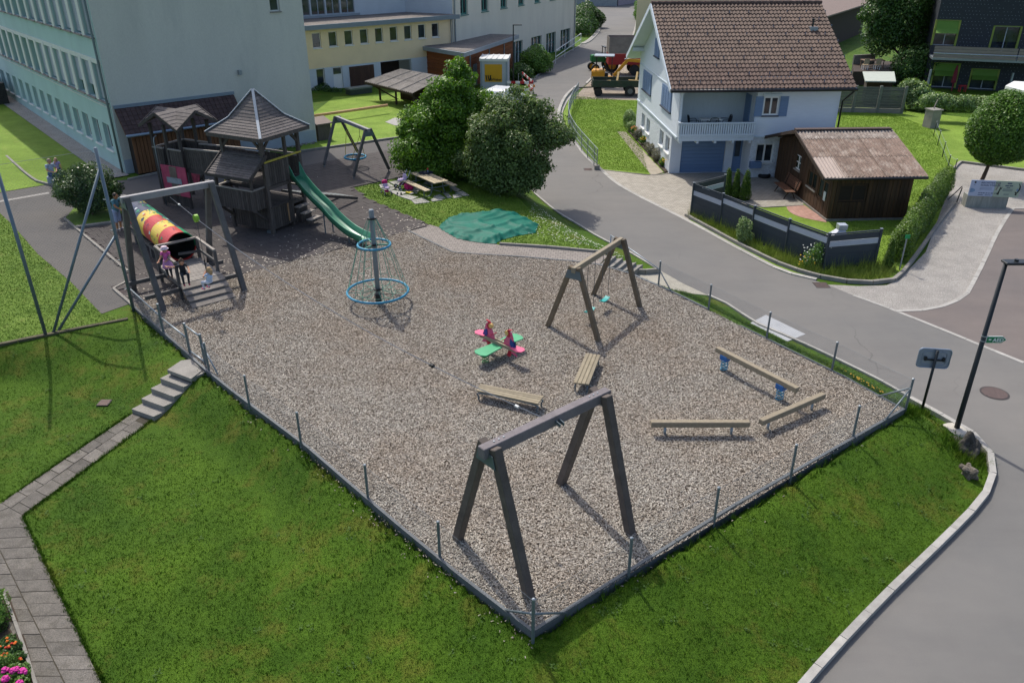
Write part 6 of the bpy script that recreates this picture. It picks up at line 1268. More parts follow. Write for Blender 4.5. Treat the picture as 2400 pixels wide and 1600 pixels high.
bp_ = P(438,668,.645)
person('small person in black shirt and dark leggings crouching at the platform edge', bp_, math.radians(-60), 1.2, mat('black_shirt', '23242a', .8, .2, 10), M_DLEG, mat('shoe_red', '9c3048', .6), M_BRUN, dict(pel=(-.2,.0,.33), hiL=(-.2,.06,.32), hiR=(-.2,-.06,.32), che=(-.14,-.02,.5), nek=(-.1,-.02,.62), hed=(-.06,-.02,.7), shL=(-.13,.1,.59), shR=(-.12,-.12,.58), elL=(.03,.13,.5), wrL=(.15,.12,.46), elR=(-.16,-.26,.56), wrR=(-.2,-.38,.58), knL=(.04,.08,.33), knR=(.02,-.08,.33), anL=(.0,.07,.045), anR=(.0,-.07,.045)), head=1.2, hairlen=.5, bun=True)
zp = Vector((SEAT.x, SEAT.y, .98-.46*1.15)); 
person('small person in pale blue shirt and white leggings on the zip line seat', Vector((SEAT.x-.02, SEAT.y-.02, .45)), math.radians(150), 1.15, mat('pale_blue_shirt', 'b4c6de', .8, .1, 10), mat('white_leggings', 'cfd0d8', .8, .1, 10), mat('shoe_pink', 'c23a68', .6), M_BLOND, dict(pel=(-.06,0,.5), hiL=(-.06,.055,.49), hiR=(-.06,-.055,.49), che=(-.13,0,.67), nek=(-.15,0,.79), hed=(-.14,0,.87), shL=(-.14,.1,.76), shR=(-.14,-.1,.76), elL=(-.02,.13,.68), wrL=(.03,.03,.74), elR=(-.02,-.13,.68), wrR=(.03,-.03,.7), knL=(.14,.09,.46), knR=(.14,-.09,.46), anL=(.1,.09,.27), anR=(.1,-.09,.27)), head=1.25, hairlen=1.0)
person('person in teal shirt and pale shorts leaning on the tunnel', P(281,538,.03), math.radians(-20), 1.68, mat('teal_shirt', '557f88', .8, .12, 8), mat('pale_denim', '9aa6bf', .8, .12, 10), mat('sandal_pale', 'a59a94', .7), mat('hair_dark_short', '33241a', .55, .2, 20), dict(che=(.05,0,.71), nek=(.09,0,.84), hed=(.11,0,.915), shL=(.07,.11,.8), shR=(.07,-.11,.8), elL=(.18,.13,.68), wrL=(.32,.1,.62), elR=(.17,-.13,.67), wrR=(.3,-.1,.6)), leg=.5, skin=M_SKIN_T)
sp_ = P(128,432,.0); rk = MB(); rk.box(-.28,.28,-.3,.3,0,.45); 
stn = MB(Fr((sp_.x,sp_.y,0), .3)).lathe([(.27,0),(.29,.05),(.29,.38),(.26,.44)], (0,0,0), 20).build('round_stone_seat', mat('seat_stone', '8f9aa2', .8, .12, 4, fine=.12, bmp=.2), label='round grey stone seat at the lawn corner by the big shrub', cat='stone seat', smooth=False)
person('person in pale blue shirt and jeans sitting on the round stone', Vector((sp_.x,sp_.y,.02)), math.radians(-35), 1.66, mat('ice_blue_shirt', 'a7b6c2', .8, .1, 8), mat('jeans', '33496b', .8, .15, 8), mat('shoe_dark', '2c2c30', .7, .6, 30), M_GREYH, dict(pel=(-.02,0,.33), hiL=(-.02,.06,.32), hiR=(-.02,-.06,.32), che=(.0,0,.52), nek=(.02,0,.64), hed=(.04,0,.72), shL=(0,.11,.6), shR=(0,-.11,.6), elL=(.06,.14,.46), wrL=(.18,.08,.42), elR=(.06,-.14,.46), wrR=(.18,-.06,.42), knL=(.25,.08,.3), knR=(.25,-.08,.3), anL=(.23,.08,.045), anR=(.24,-.07,.045)), hairlen=.4, skin=M_SKIN)
person('small person in lilac shirt standing beside the seated person', P(142,420,.0), math.radians(-60), 1.12, mat('lilac_shirt', 'a08fb8', .8, .4, 25), mat('jeans', '33496b', .8, .15, 8), mat('shoe_dark', '2c2c30', .7, .6, 30), mat('hair_light_blond', 'b59c79', .6, .2, 20), dict(elR=(.08,-.14,.72), wrR=(.13,-.05,.85), elL=(.06,.15,.66)), head=1.25, hairlen=1.1)
person('person in jeans standing under the play tower, only legs in view', P(553,510,.03), math.radians(-110), 1.5, mat('dark_jacket', '22272e', .8), mat('jeans', '33496b', .8, .15, 8), mat('shoe_white', 'a8a8a8', .6, .3, 30), M_BRUN, dict(anL=(.0,.12,.045), knL=(.02,.1,.27), anR=(.0,-.12,.045), knR=(.02,-.1,.27)))
# ------------------------------------------------------------------ fences round the wood chips
def HZ(base, v):
    b = (v-800)/FPX; return CAM_H+base[1]*(-math.sin(PITCH)-b*math.cos(PITCH))/(math.cos(PITCH)-b*math.sin(PITCH))
def WH(A, d, u, v):
    """pixel onto the vertical plane through A along d: (distance along d, height)"""
    a = (u-1200)/FPX; b = (v-800)/FPX; r = (a, math.cos(PITCH)-b*math.sin(PITCH), -math.sin(PITCH)-b*math.cos(PITCH)); det = -r[0]*d[1]+d[0]*r[1]
    t = (-A[0]*d[1]+d[0]*A[1])/det; s = (r[0]*A[1]-r[1]*A[0])/det; return s, CAM_H+t*r[2]
def wire_mesh(a, b, z0a, z1a, z0b, z1b, cell, r, m, parent, name='wire_mesh'):
    """diamond mesh between two posts as thin three-sided wires"""
    a = Vector((a.x,a.y,0)); b = Vector((b.x,b.y,0)); L = (b-a).length; d = (b-a)/L; hgt = max(z1a-z0a, z1b-z0b); V = []; Fc = []
    def pt(x, s): t = x/L; lo = z0a+(z0b-z0a)*t; hi = z1a+(z1b-z1a)*t; return a+d*x+Vector((0,0,lo+(hi-lo)*s))
    n = int((L+hgt)/cell)
    for sg_ in (1,-1):
        for i in range(n+1):
            x0 = -hgt+i*cell if sg_ > 0 else i*cell; x1 = x0+sg_*hgt; s0, s1 = 0.0, 1.0
            if x0 < 0: s0 = (0-x0)/(x1-x0); 
            if x0 > L: s0 = (L-x0)/(x1-x0)
            if x1 > L: s1 = (L-x0)/(x1-x0)
            if x1 < 0: s1 = (0-x0)/(x1-x0)
            if s1-s0 < .02 or s0 < 0 or s1 > 1.001: continue
            p, q_ = pt(x0+(x1-x0)*s0, s0), pt(x0+(x1-x0)*s1, s1); dd = (q_-p).normalized(); nx_ = Vector((-d.y,d.x,0)); k = len(V); up_ = dd.cross(nx_)
            for e in (p, q_): V += [e+nx_*r, e-nx_*r*.5+up_*r*.87, e-nx_*r*.5-up_*r*.87]
            Fc += [(k,k+1,k+4,k+3),(k+1,k+2,k+5,k+4),(k+2,k,k+3,k+5)]
    bb = MB(); bb.v = [tuple(v) for v in V]; bb.f = [list(f) for f in Fc]
    if V: bb.build(name, m, parent, kind='stuff')
M_WIRE = mat('fence_wire', '7c8488', .5, .05, 3, metal=.5); M_POST = mat('fence_post', '6e787c', .5, .1, 4, metal=.4, objvar=.06)
def post(parent, p, h, r=.03, z0=None): z0 = p.z-.15 if z0 is None else z0; MB().lathe([(r,0),(r,h-.01),(r*.7,h)], (p.x,p.y,z0), 10).build('post', M_POST, parent, smooth=False); MB().lathe([(r*1.1,0),(r*1.1,.03),(r*.4,.045)], (p.x,p.y,z0+h-.015), 10).build('post_cap', M_GALV, parent)
f1 = thing('playground_fence', 'low wire mesh fence with steel posts round the near sides of the wood chips', 'fence', P(1248,1483))
sw_p = [(491,872),(585,952),(706,1042),(863,1170),(1031,1308),(1249,1495)]; se_p = [(1473,1347),(1673,1225),(1852,1121),(1998,1026)]
ps = [P(u, v, 0) for u, v in sw_p]+[P(u, v, 0) for u, v in se_p]+[P(2122,960)]
for i, p in enumerate(ps): post(f1, p, 1.12, .032)
for a, b in zip(ps[:-1], ps[1:]): wire_mesh(a, b, .08, .92, .08, .92, .08, .0014, M_WIRE, f1); MB().tube([a+Vector((0,0,.93)), b+Vector((0,0,.93))], .003, 4).build('top_wire', M_WIRE, f1)
cN = ps[5]
for q_ in (P(1178,1428), P(1330,1435)): MB().tube([Vector((cN.x,cN.y,.62)), q_], .024, 8).build('brace', M_POST, f1, smooth=True)
for q_ in (P(2052,930), P(2070,990)): MB().tube([Vector((ps[-1].x,ps[-1].y,.7)), q_], .024, 8).build('brace', M_POST, f1, smooth=True)
f2 = thing('roadside_fence', 'low wire mesh fence with steel posts along the grass strip by the road', 'fence', P(1760,780))
ne_p = [(2122,960),(1949,870),(1796,796),(1660,728),(1543,670)]; ps2 = [P(u, v, 0) for u, v in ne_p]
for p in ps2[1:]: post(f2, p, 1.12, .032)
for a, b in zip(ps2[:-1], ps2[1:]): wire_mesh(a, b, .06, .95, .06, .95, .075, .0015, M_WIRE, f2); MB().tube([a+Vector((0,0,.95)), b+Vector((0,0,.95))], .003, 4).build('top_wire', M_WIRE, f2)
MB().tube([Vector((ps2[-1].x,ps2[-1].y,.62)), P(1577,690,0)], .022, 8).build('brace', M_POST, f2, smooth=True)
# tall ball-stop fence at the left
f3 = thing('ball_stop_fence', 'tall ball-stop net on slender steel posts with long raking braces', 'fence', P(313,725))
t1, t2 = P(107,784), P(313,727); M_TPOST = mat('tall_post', '68757d', .5, .08, 4, metal=.4)
for p in (t1, t2): MB().tube([(p.x,p.y,-.3),(p.x,p.y,5.65)], .055, 12).build('tall_post', M_TPOST, f3, smooth=True)
MB().tube([P(125,780), Vector((t2.x,t2.y,5.0))], .045, 10).build('raking_brace', M_TPOST, f3, smooth=True); MB().tube([P(137,775), Vector((t2.x,t2.y,2.75))], .045, 10).build('raking_brace', M_TPOST, f3, smooth=True)
wire_mesh(t1, t2, .4, 5.55, .4, 5.55, .1, .0012, mat('net_green', '4f5f58', .7), f3, 'net')
MB().tube([Vector((t1.x,t1.y,5.58)), Vector((t2.x,t2.y,5.58))], .006, 4).build('top_wire', M_WIRE, f3)
for k in range(5): z_ = .8+k*1.05; MB().bar((t2.x,t2.y,z_), (t2.x-.16,t2.y+.04,z_), .03, .02).build('net_hook', M_TPOST, f3)
# gate fence by the garden steps
f4 = thing('gate_railing', 'grey tube railing and gate posts at the head of the garden steps', 'railing', P(446,828))
gp_ = [P(316,722), P(384,781), P(446,829), P(482,856)]
for p in gp_[1:]: post(f4, p, 1.2, .04)
for (a, za), (b, zb) in (((gp_[0],.72),(gp_[1],.62)),((gp_[1],.6),(gp_[2],.55)),((gp_[2],1.0),(gp_[3],.98)),((gp_[2],.12),(gp_[3],.12)),((gp_[3],.75),(P(512,884),.1))): MB().tube([Vector((a.x,a.y,za)), Vector((b.x,b.y,zb))], .024, 8).build('rail', M_GALV, f4, smooth=True)
wire_mesh(gp_[0], gp_[1], .06, .7, .06, .6, .07, .002, M_WIRE, f4); wire_mesh(gp_[1], gp_[2], .06, .58, .06, .52, .07, .002, M_WIRE, f4)
# ------------------------------------------------------------------ street lamp with sign, traffic sign, manholes, boulders
lp = PG(2240,1010); sl_ = thing('street_lamp', 'tall dark street lamp on the grass corner, holding a green arrow sign', 'street lamp', lp); LH = 5.05
M_LAMP = mat('lamp_anthracite', '24292b', .45, .08, 3, metal=.3)
MB().lathe([(.075,0),(.07,.6),(.052,LH)], (lp.x,lp.y,lp.z), 16).build('pole', M_LAMP, sl_, smooth=True)
MB().lathe([(.34,-.1),(.36,.03),(.3,.09),(.1,.12)], (lp.x-.04,lp.y,lp.z), 18).build('footing', mat('pale_concrete', 'b9b3a6', .9, .12, 5, bmp=.3), sl_)
MB().box(lp.x-.06,lp.x+.95,lp.y-.15,lp.y+.15,lp.z+LH-.02,lp.z+LH+.05).build('lamp_head', M_LAMP, sl_, bevel=.02); MB().box(lp.x+.3,lp.x+.85,lp.y-.1,lp.y+.1,lp.z+LH-.035,lp.z+LH-.022).build('lens', M_WHITE, sl_); MB().lathe([(.05,0),(.05,.05)], (lp.x+.25,lp.y,lp.z+LH+.05), 10).build('sensor', M_LAMP, sl_)
az = HZ(lp, 792)-.02; arrow = [(.06,-.085),(.46,-.085),(.56,0),(.46,.085),(.06,.085)]
ag = MB().extr([(lp.x+x, lp.y-.075, az+z_) for x, z_ in arrow], (0,.02,0)).build('arrow_sign', mat('sign_green', '0f7a4c', .4, .03, 2), sl_)
MB().extr([(lp.x+x, lp.y-.058, az+z_) for x, z_ in ((.045,-.1),(.465,-.1),(.585,0),(.465,.1),(.045,.1))], (0,.015,0)).build('sign_border', M_WHITE, ag)
text_mesh('AED', .15, (lp.x+.21, lp.y-.08, az-.05), (1,0,0), (0,0,1), M_WHITE, ag, bold=.002); MB().ball((lp.x+.12,lp.y-.076,az+.01), .022, .006, .022).build('heart_mark', M_WHITE, ag); MB().ball((lp.x+.15,lp.y-.076,az+.01), .022, .006, .022).build('heart_mark', M_WHITE, ag)
for z_ in (-.07,.07): MB().lathe([(.068,0),(.068,.03)], (lp.x,lp.y,az+z_), 12).build('clamp', M_GALV, sl_)
ts = PG(2159,966); tsn = thing('traffic_sign', 'back of a rounded grey traffic sign on a dark post', 'traffic sign', ts); TH_ = HZ(ts, 822)
MB().cyl((ts.x,ts.y,ts.z-.1), (ts.x,ts.y,TH_), .038, n=12).build('post', M_LAMP, tsn, smooth=True)
SF = Fr((ts.x, ts.y+.09, TH_-.28), math.radians(-9)); rr_ = []
for cx_, cz_, a0 in ((.33,.2,0),(-.33,.2,90),(-.33,-.2,180),(.33,-.2,270)):
    for k in range(5): a = math.radians(a0+k*22.5); rr_.append((cx_+.11*math.cos(a), cz_+.11*math.sin(a)))
pl = MB(SF).extr([(x,0,z_) for x, z_ in rr_], (0,.012,0)).build('plate', mat('sign_back', '8e9aa8', .45, .06, 3, metal=.5), tsn)
MB(SF).tube([(x*.97,-.012,z_*.95) for x, z_ in rr_], .014, 6, closed=True).build('rim', MATS['sign_back'], pl); MB(SF).tube([(x*.72,-.008,z_*.68) for x, z_ in rr_], .008, 6, closed=True).build('rib', MATS['sign_back'], pl)
MB(SF).box(-.24,.24,-.05,-.02,-.06,-.02).build('bracket', M_LAMP, pl)
for x in (-.26,.22): MB(SF).box(x,x+.06,-.06,-.013,-.07,.05).build('clamp', M_LAMP, pl)
def manhole(c, r, label, ribs=13, square=False):
    T = thing('manhole_cover' if not square else 'drain_grate', label, 'manhole cover' if not square else 'drain', c); M_MH = mat('cast_iron_brown', '6b5a55', .7, .2, 6, metal=.3); M_MD = mat('cast_iron_dark', '3a3433', .7, .1, 6)
    if not square:
        MB().lathe([(r+.05,0),(r+.05,.006)], c, 32).build('frame', M_MD, T); MB().lathe([(r,0),(r,.009)], c, 32).build('lid', M_MD, T)
        for i in range(ribs): x = -r+2*r*(i+.5)/ribs; h = math.sqrt(max(0, r*r-x*x))*.97; MB().bar((c.x+x,c.y-h,c.z+.011), (c.x+x,c.y+h,c.z+.011), 1.15*r/ribs, .008).build('rib', M_MH, T)
    else:
        MB().box(c.x-r,c.x+r,c.y-r,c.y+r,c.z-.02,c.z+.004).build('frame', M_MD, T)
        for i in range(6): y = c.y-r*.8+1.6*r*i/5; MB().box(c.x-r*.85,c.x+r*.85,y-.02,y+.02,c.z+.004,c.z+.012).build('bar', M_MH, T)
    return T
manhole(P(2331,921,ZR+.002), .36, 'round ribbed manhole cover in the road right of the street lamp')
manhole(P(1925,668,ZR+.002), .28, 'square drain grate in the gutter below the grey fence', square=True); manhole(P(1378,397,ZR+.002), .25, 'square drain grate in the gutter where the railing ends', square=True); manhole(PG(245,945)+Vector((0,0,.03)), .17, 'small square drain grate in the lawn left of the garden steps', square=True)
def boulder(u, v, r, label, m, s):
    c = PG(u, v); rg = np.random.default_rng(s); b = MB(); b.ball((0,0,0), 1, 1, 1, 28, 18); K_ = rg.normal(0, 1, (16,3))*rg.uniform(1.5, 7, (16,1)); ph_ = rg.uniform(0, 6.28, 16); vs = []
    for p in b.v:
        n_ = Vector(p).normalized(); d = 1+sum(math.sin(K_[k][0]*n_.x+K_[k][1]*n_.y+K_[k][2]*n_.z+ph_[k])*.22/(1+.35*np.linalg.norm(K_[k])) for k in range(16))
        vs.append((c.x+n_.x*d*r[0], c.y+n_.y*d*r[1], c.z+.1*r[2]+n_.z*d*r[2]))
    b.v = vs; b.build('boulder', m, smooth=False, label=label, cat='boulder', group='boulders on the grass corner')
boulder(2262,1050, (.32,.42,.42), 'larger dark mossy boulder beside the street lamp', mat('boulder_dark', '45423c', .95, .35, 5, fine=.3, fscale=18, bmp=.8), 2); boulder(2268,1110, (.2,.26,.26), 'smaller brown grey boulder in front of the larger one', mat('boulder_grey', '6b6459', .95, .3, 6, fine=.3, fscale=18, bmp=.8), 5)
# hydrant marker post
hp = P(2108,632,ZR); hm = thing('marker_post', 'slim grey post with a small green plate by the hedge corner', 'marker post', hp); MB().cyl((hp.x,hp.y,ZR), (hp.x,hp.y,HZ(hp,552)), .03, n=8).build('post', M_GALV, hm); MB().box(hp.x-.1,hp.x+.1,hp.y-.05,hp.y-.035,HZ(hp,552)-.12,HZ(hp,552)+.05).build('plate', mat('plate_green', '1f8a4f', .5), hm)
# ------------------------------------------------------------------ grey screen fence with pale stripes
df = thing('screen_fence', 'anthracite panel fence with pale grey stripes along the road', 'fence', P(1770,560,ZR))
tops = [(1700,411),(1627,430),(1696,455),(1770,484),(1852,515),(1945,548),(2066,538)]; ZT = .78
M_ANT = mat('anthracite_panel', '333b42', .6, .06, 2, fine=.03); M_STR = mat('pale_stripe', 'a9afb8', .6, .05, 2)
tp2 = [P(u, v, ZT) for u, v in tops]
for p in tp2: MB().box(p.x-.05,p.x+.05,p.y-.05,p.y+.05,ZR-.05,ZT+.04).build('post', M_ANT, df); MB().box(p.x-.055,p.x+.055,p.y-.055,p.y+.055,ZT+.04,ZT+.055).build('post_cap', M_GALV, df)
for i, (a, b) in enumerate(zip(tp2[:-1], tp2[1:])):
    d = (b-a).normalized(); a2, b2 = a+d*.05, b-d*.05; hi = ZT-.02; st_ = (.32,.55) if i in (1,3,5,0) else (.16,.4); lim = [(ZR+.02, hi-st_[1]-.01, M_ANT, 'panel_board'), (hi-st_[1], hi-st_[0], M_STR, 'stripe_board'), (hi-st_[0]+.01, hi-.05, M_ANT, 'panel_board')]
    for z0, z1, m_, nm_ in lim:
        nb_ = max(1, round((z1-z0)/.3)) if m_ is M_ANT else 1
        for k in range(nb_): za, zb = z0+(z1-z0)*k/nb_, z0+(z1-z0)*(k+1)/nb_-.006; MB().bar((a2.x,a2.y,(za+zb)/2), (b2.x,b2.y,(za+zb)/2), .03 if m_ is M_ANT else .036, zb-za).build(nm_, m_, df)
    MB().bar((a2.x,a2.y,hi), (b2.x,b2.y,hi), .05, .05).build('top_rail', M_ANT, df)
# grill chimney behind the fence, tyre with parasol foot, garden bench, balcony furniture
gc = Vector((13.95,32.7,ZR)); gr = thing('garden_grill', 'metal garden grill with silver chimney cap showing above the grey fence', 'grill', gc)
MB().box(gc.x-.45,gc.x+.4,gc.y-.3,gc.y+.3,ZR,.02).build('body', M_CONC, gr); MB().add([(gc.x-.45,gc.y-.3,.02),(gc.x+.4,gc.y-.3,.02),(gc.x+.4,gc.y+.3,.02),(gc.x-.45,gc.y+.3,.02),(gc.x-.02,gc.y-.14,.42),(gc.x+.25,gc.y-.14,.42),(gc.x+.25,gc.y+.14,.42),(gc.x-.02,gc.y+.14,.42)], [(4,5,6,7),(0,1,5,4),(1,2,6,5),(2,3,7,6),(3,0,4,7)]).build('hood', mat('grill_sheet', 'b5bac0', .4, .05, 3, metal=.6), gr); MB().box(gc.x-.06,gc.x+.3,gc.y-.18,gc.y+.18,.44,.64).build('chimney_cap', MATS['grill_sheet'], gr)
ty = P(1790,415,ZR); tt_ = thing('tyre_stand', 'black car tyre lying flat with a parasol foot in it', 'tyre', ty); MB().torus((ty.x,ty.y,ZR+.1), .27, .11, 28, 10).build('tyre', M_BLACK, tt_, smooth=True); MB().lathe([(.2,.12),(.2,.17),(.05,.19)], (ty.x,ty.y,ZR), 16).build('plate', mat('foot_grey', '5c6060', .6), tt_); MB().cyl((ty.x,ty.y,ZR+.18), (ty.x,ty.y,ZR+.45), .025, n=8).build('tube', M_GALV, tt_)
GB = Fr(SHF((-.55,4.3,0)), .052+math.pi/2); gb = thing('garden_bench', 'brown slatted garden bench standing along the shed wall', 'bench', GB((0,0,0))); M_BEN = mat('bench_brown', '6a4a37', .7, .18, 4, objvar=.12)
for i in range(5): MB(GB).box(-.95,.95,.06+i*.1-.25,.14+i*.1-.25,.42,.45).build('seat_slat', M_BEN, gb)
for i in range(6): MB(GB).bar((-.95,-.3-i*.025,.52+i*.085),(.95,-.3-i*.025,.52+i*.085),.025,.07).build('back_slat', M_BEN, gb)
for x in (-.7,.7): MB(GB).tube(spline([(x,.28,0),(x,.1,.3),(x,-.1,.36),(x,-.3,.0)], 4), .03, 6).build('leg', M_TIMB, gb); MB(GB).bar((x,-.22,.36),(x,-.44,1.02),.05,.05).build('back_post', M_TIMB, gb)
bzf = 2.35-.0
bt_ = thing('balcony_table', 'pale table standing on the house balcony between dark chairs', 'table', HF((1.95,.7,1.55+.81))); MB(HF).box(1.4,2.6,.45,1.0,1.5+.81+.84,1.5+.81+.88).build('top', M_WHITE, bt_)
for x in (1.5,2.5):
    for y in (.52,.93): MB(HF).bar((x,y,2.5),(x,y,3.14),.04).build('leg', M_GALV, bt_)
M_CHB = mat('chair_black', '1d1f22', .4)
for (x, y, a), lab in (((1.05,.75,0),'dark plastic armchair at the left end of the balcony table'),((2.0,.25,1.57),'dark plastic armchair in front of the balcony table'),((2.85,.75,3.14),'dark plastic armchair at the right end of the balcony table')):
    o = HF((x,y,2.52)); C2 = Fr(o, .052+a); T = thing('balcony_chair', lab, 'chair', o, 'dark balcony chairs'); MB(C2).box(-.22,.22,-.22,.22,.38,.42).build('seat', M_CHB, T, bevel=.01)
    for i in range(7): yy = -.21+i*.07; MB(C2).tube([(-.24,yy,.42),(-.3,yy*.95,.7),(-.32,yy*.8,.86-.06*abs(i-3)/3)], .013, 5).build('back_slat', M_CHB, T)
    MB(C2).tube(spline([(-.24,-.24,.42),(-.3,-.25,.7),(-.33,-.15,.86),(-.33,.15,.86),(-.3,.25,.7),(-.24,.24,.42)], 4), .018, 6).build('back_frame', M_CHB, T)
    for s in (-1,1): MB(C2).tube(spline([(-.28,s*.25,.62),(.1,s*.27,.64),(.22,s*.25,.55),(.2,s*.22,.05)], 4), .018, 6).build('arm', M_CHB, T); MB(C2).bar((-.2,s*.2,0),(-.2,s*.2,.4),.03).build('leg', M_CHB, T)
# railing along the curved wall of the house lawn
rl = thing('curved_railing', 'grey tube railing following the curve of the house lawn', 'railing', P(1330,300,ZR)); rb = [P(u, v, ZR+.2) for u, v in ((1355,222),(1340,248),(1332,275),(1334,300),(1350,330),(1372,357),(1399,389))]; rb = resample(spline(rb, 5), 1.9)
for p in rb: MB().cyl((p.x,p.y,ZR), (p.x,p.y,ZR+1.2), .025, n=8).build('post', M_GALV, rl)
for z_ in (.42,.8,1.2): MB().tube([(p.x,p.y,ZR+z_) for p in rb], .02, 6).build('rail', M_GALV, rl)
for a, b in zip(rb[:-1], rb[1:]): wire_mesh(a, b, ZR+.3, ZR+1.15, ZR+.3, ZR+1.15, .12, .003, M_WIRE, rl)
MB().box(rb[-1].x-.15,rb[-1].x+.15,rb[-1].y-.15,rb[-1].y+.15,ZR,ZR+.25).build('footing', M_CONC, rl)
# hall railing and chain posts
hr_ = thing('hall_railing', 'white tube railing beside the hall windows at the road bend', 'railing', P(1330,125,ZR))
ra, rb_ = P(1302,150,ZR), P(1361,106,ZR)
for z_ in (.7,1.35): MB().tube([Vector((ra.x,ra.y,ZR+z_)), Vector((rb_.x,rb_.y,ZR+z_))], .04, 6).build('rail', M_WHITE, hr_)
for t in (0,.33,.66,1): p = ra.lerp(rb_, t); MB().cyl((p.x,p.y,ZR), (p.x,p.y,ZR+1.35), .035, n=6).build('post', M_WHITE, hr_)
ch = thing('chain_barrier', 'short grey posts linked by a chain beside the clipped bush', 'barrier', P(1255,165,ZR)); cps = [P(1215,200,ZR), P(1234,181,ZR), P(1260,169,ZR), P(1284,153,ZR)]
for p in cps: MB().cyl(p, p+Vector((0,0,1.0)), .04, n=8).build('post', M_GALV, ch)
for a, b in zip(cps[:-1], cps[1:]): MB().tube([a.lerp(b, t)+Vector((0,0,.95-.8*t*(1-t))) for t in (0,.25,.5,.75,1)], .015, 5).build('chain', M_CHAIN, ch)
lb2 = P(1203,208,ZR); l2 = thing('street_lamp', 'slim dark street lamp behind the site container by the hall', 'street lamp', lb2); zt2 = HZ(lb2, 60); MB().lathe([(.07,0),(.05,zt2-ZR)], (lb2.x,lb2.y,ZR), 10).build('pole', M_LAMP, l2); MB().box(lb2.x-.05,lb2.x+.75,lb2.y-.12,lb2.y+.12,zt2,zt2+.07).build('lamp_head', M_LAMP, l2)
# round timber lying on trestle behind the swing
MB().cyl(P(720,274,.55), P(908,247,.55), .1, n=12).build('long_log', mat('peeled_log', 'c49a6c', .6, .1, 2), label='long pale peeled log lying above the school lawn', cat='log', smooth=True)
MB().prism(px([(903,287),(925,277),(945,280),(940,295),(925,295)], 0), .012, .03).build('stone_slab', M_STONE, lawn_back)
# ------------------------------------------------------------------ billboard
ba, bb_ = P(2261,485,ZR), P(2357,489,ZR); bdir = (bb_-ba).normalized(); BBF = Fr((ba.x,ba.y,ZR), math.atan2(bdir.y, bdir.x)); BL = (bb_-ba).length; zt3 = HZ(ba, 457)-ZR; zt4 = HZ(ba, 421)-ZR
bl = thing('advertising_board', 'wide two-part advertising board on a concrete block beside the gravel', 'billboard', BBF((BL/2,0,0)))
MB(BBF).box(0,BL,0,.55,-.05,zt3).build('concrete_block', mat('streaked_concrete', '8f9188', .9, .25, 1.5, stretch=(4,4,.5), fine=.12, dirt='6a6c66', dirt_amt=.6), bl)
bp1 = MB(BBF).box(-.02,BL*.58,-.06,-.02,zt3-.02,zt4).build('panel', mat('panel_pale_blue', 'a8b2c6', .5, .04, 2), bl); bp2 = MB(BBF).box(BL*.58+.006,BL*1.2,-.06,-.02,zt3-.02,zt4).build('panel', mat('panel_sage', 'a3b09a', .5, .04, 2), bl)
bx_ = Vector((BBF.c,BBF.s,0)); ph_ = zt4-zt3; W1 = BL*.58; M_INKB = mat('ink_blue_grey', '4a5568', .6)
def T_(s, size, x, zf, pan, m=M_INKB, **k): text_mesh(s, size, BBF((x,-.066,zt3+ph_*zf)), bx_, (0,0,1), m, pan, **k)
T_('ARCHITEKTUR', .125, W1*.4, .8, bp1, bold=.001, spacing=1.15); T_('SCHALTEGGER', .125, W1*.4, .64, bp1, bold=.001, spacing=1.15); T_('www.a-s-m.ch', .13, W1*.38, .15, bp1, spacing=1.2)
for i in range(3): MB(BBF).box(W1*.4,W1*.9,-.066,-.0605,zt3+ph_*(.4+i*.06),zt3+ph_*(.425+i*.06)).build('text_line', mat('ink_faint', '8a95aa', .6), bp1)
for i in range(2): MB(BBF).box(W1*(.38+.3*i),W1*(.6+.32*i),-.066,-.0605,zt3+ph_*.045,zt3+ph_*.075).build('text_line', M_INKB, bp1)
MB(BBF).cyl((W1*.16,-.066,zt3+ph_*.86),(W1*.16,-.06,zt3+ph_*.86),.05,n=12).build('logo_dot', M_INK, bp1); MB(BBF).box(W1*.12,W1*.18,-.066,-.0605,zt3+ph_*.66,zt3+ph_*.74).build('logo_frame', MATS['ink_faint'], bp1)
MB(BBF).extr([(W1*(.02+.13*math.cos(a)*1.6),-.0605,zt3+ph_*(.34+.14*math.sin(a))) for a in [math.pi*(-.5+i/12) for i in range(13)]], (0,-.004,0)).build('logo_ellipse', mat('ink_steel_blue', '6f8ba6', .6), bp1)
W2 = BL*.62; X2 = BL*.6
for xa, xb, za, zb in ((.43,.6,.82,.9),(.36,.5,.67,.74),(.52,.66,.67,.74),(.43,.56,.57,.61)): MB(BBF).box(X2+W2*xa,X2+W2*xb,-.066,-.0605,zt3+ph_*za,zt3+ph_*zb).build('text_line', M_INKB, bp2)
for i in range(3): MB(BBF).box(X2+W2*.3,X2+W2*.68,-.066,-.0605,zt3+ph_*(.36+i*.06),zt3+ph_*(.38+i*.06)).build('text_line', M_INKB, bp2)
for i in range(2): MB(BBF).box(X2+W2*.38,X2+W2*.58,-.066,-.0605,zt3+ph_*(.1+i*.06),zt3+ph_*(.12+i*.06)).build('text_line', M_INKB, bp2)
def stroke(pts, w, pan, m=M_INK):
    b = MB(BBF); 
    L_ = [Vector((X2+W2*x, 0, zt3+ph_*z_)) for x, z_ in pts]; vs = []
    for i, p in enumerate(L_): d = (L_[min(i+1,len(L_)-1)]-L_[max(i-1,0)]).normalized(); n_ = Vector((-d.z,0,d.x)); vs += [p+n_*w[i], p-n_*w[i]]
    b.add([(v.x,-.064,v.z) for v in vs], [(2*i,2*i+1,2*i+3,2*i+2) for i in range(len(L_)-1)]); b.build('emblem_stroke', m, pan)
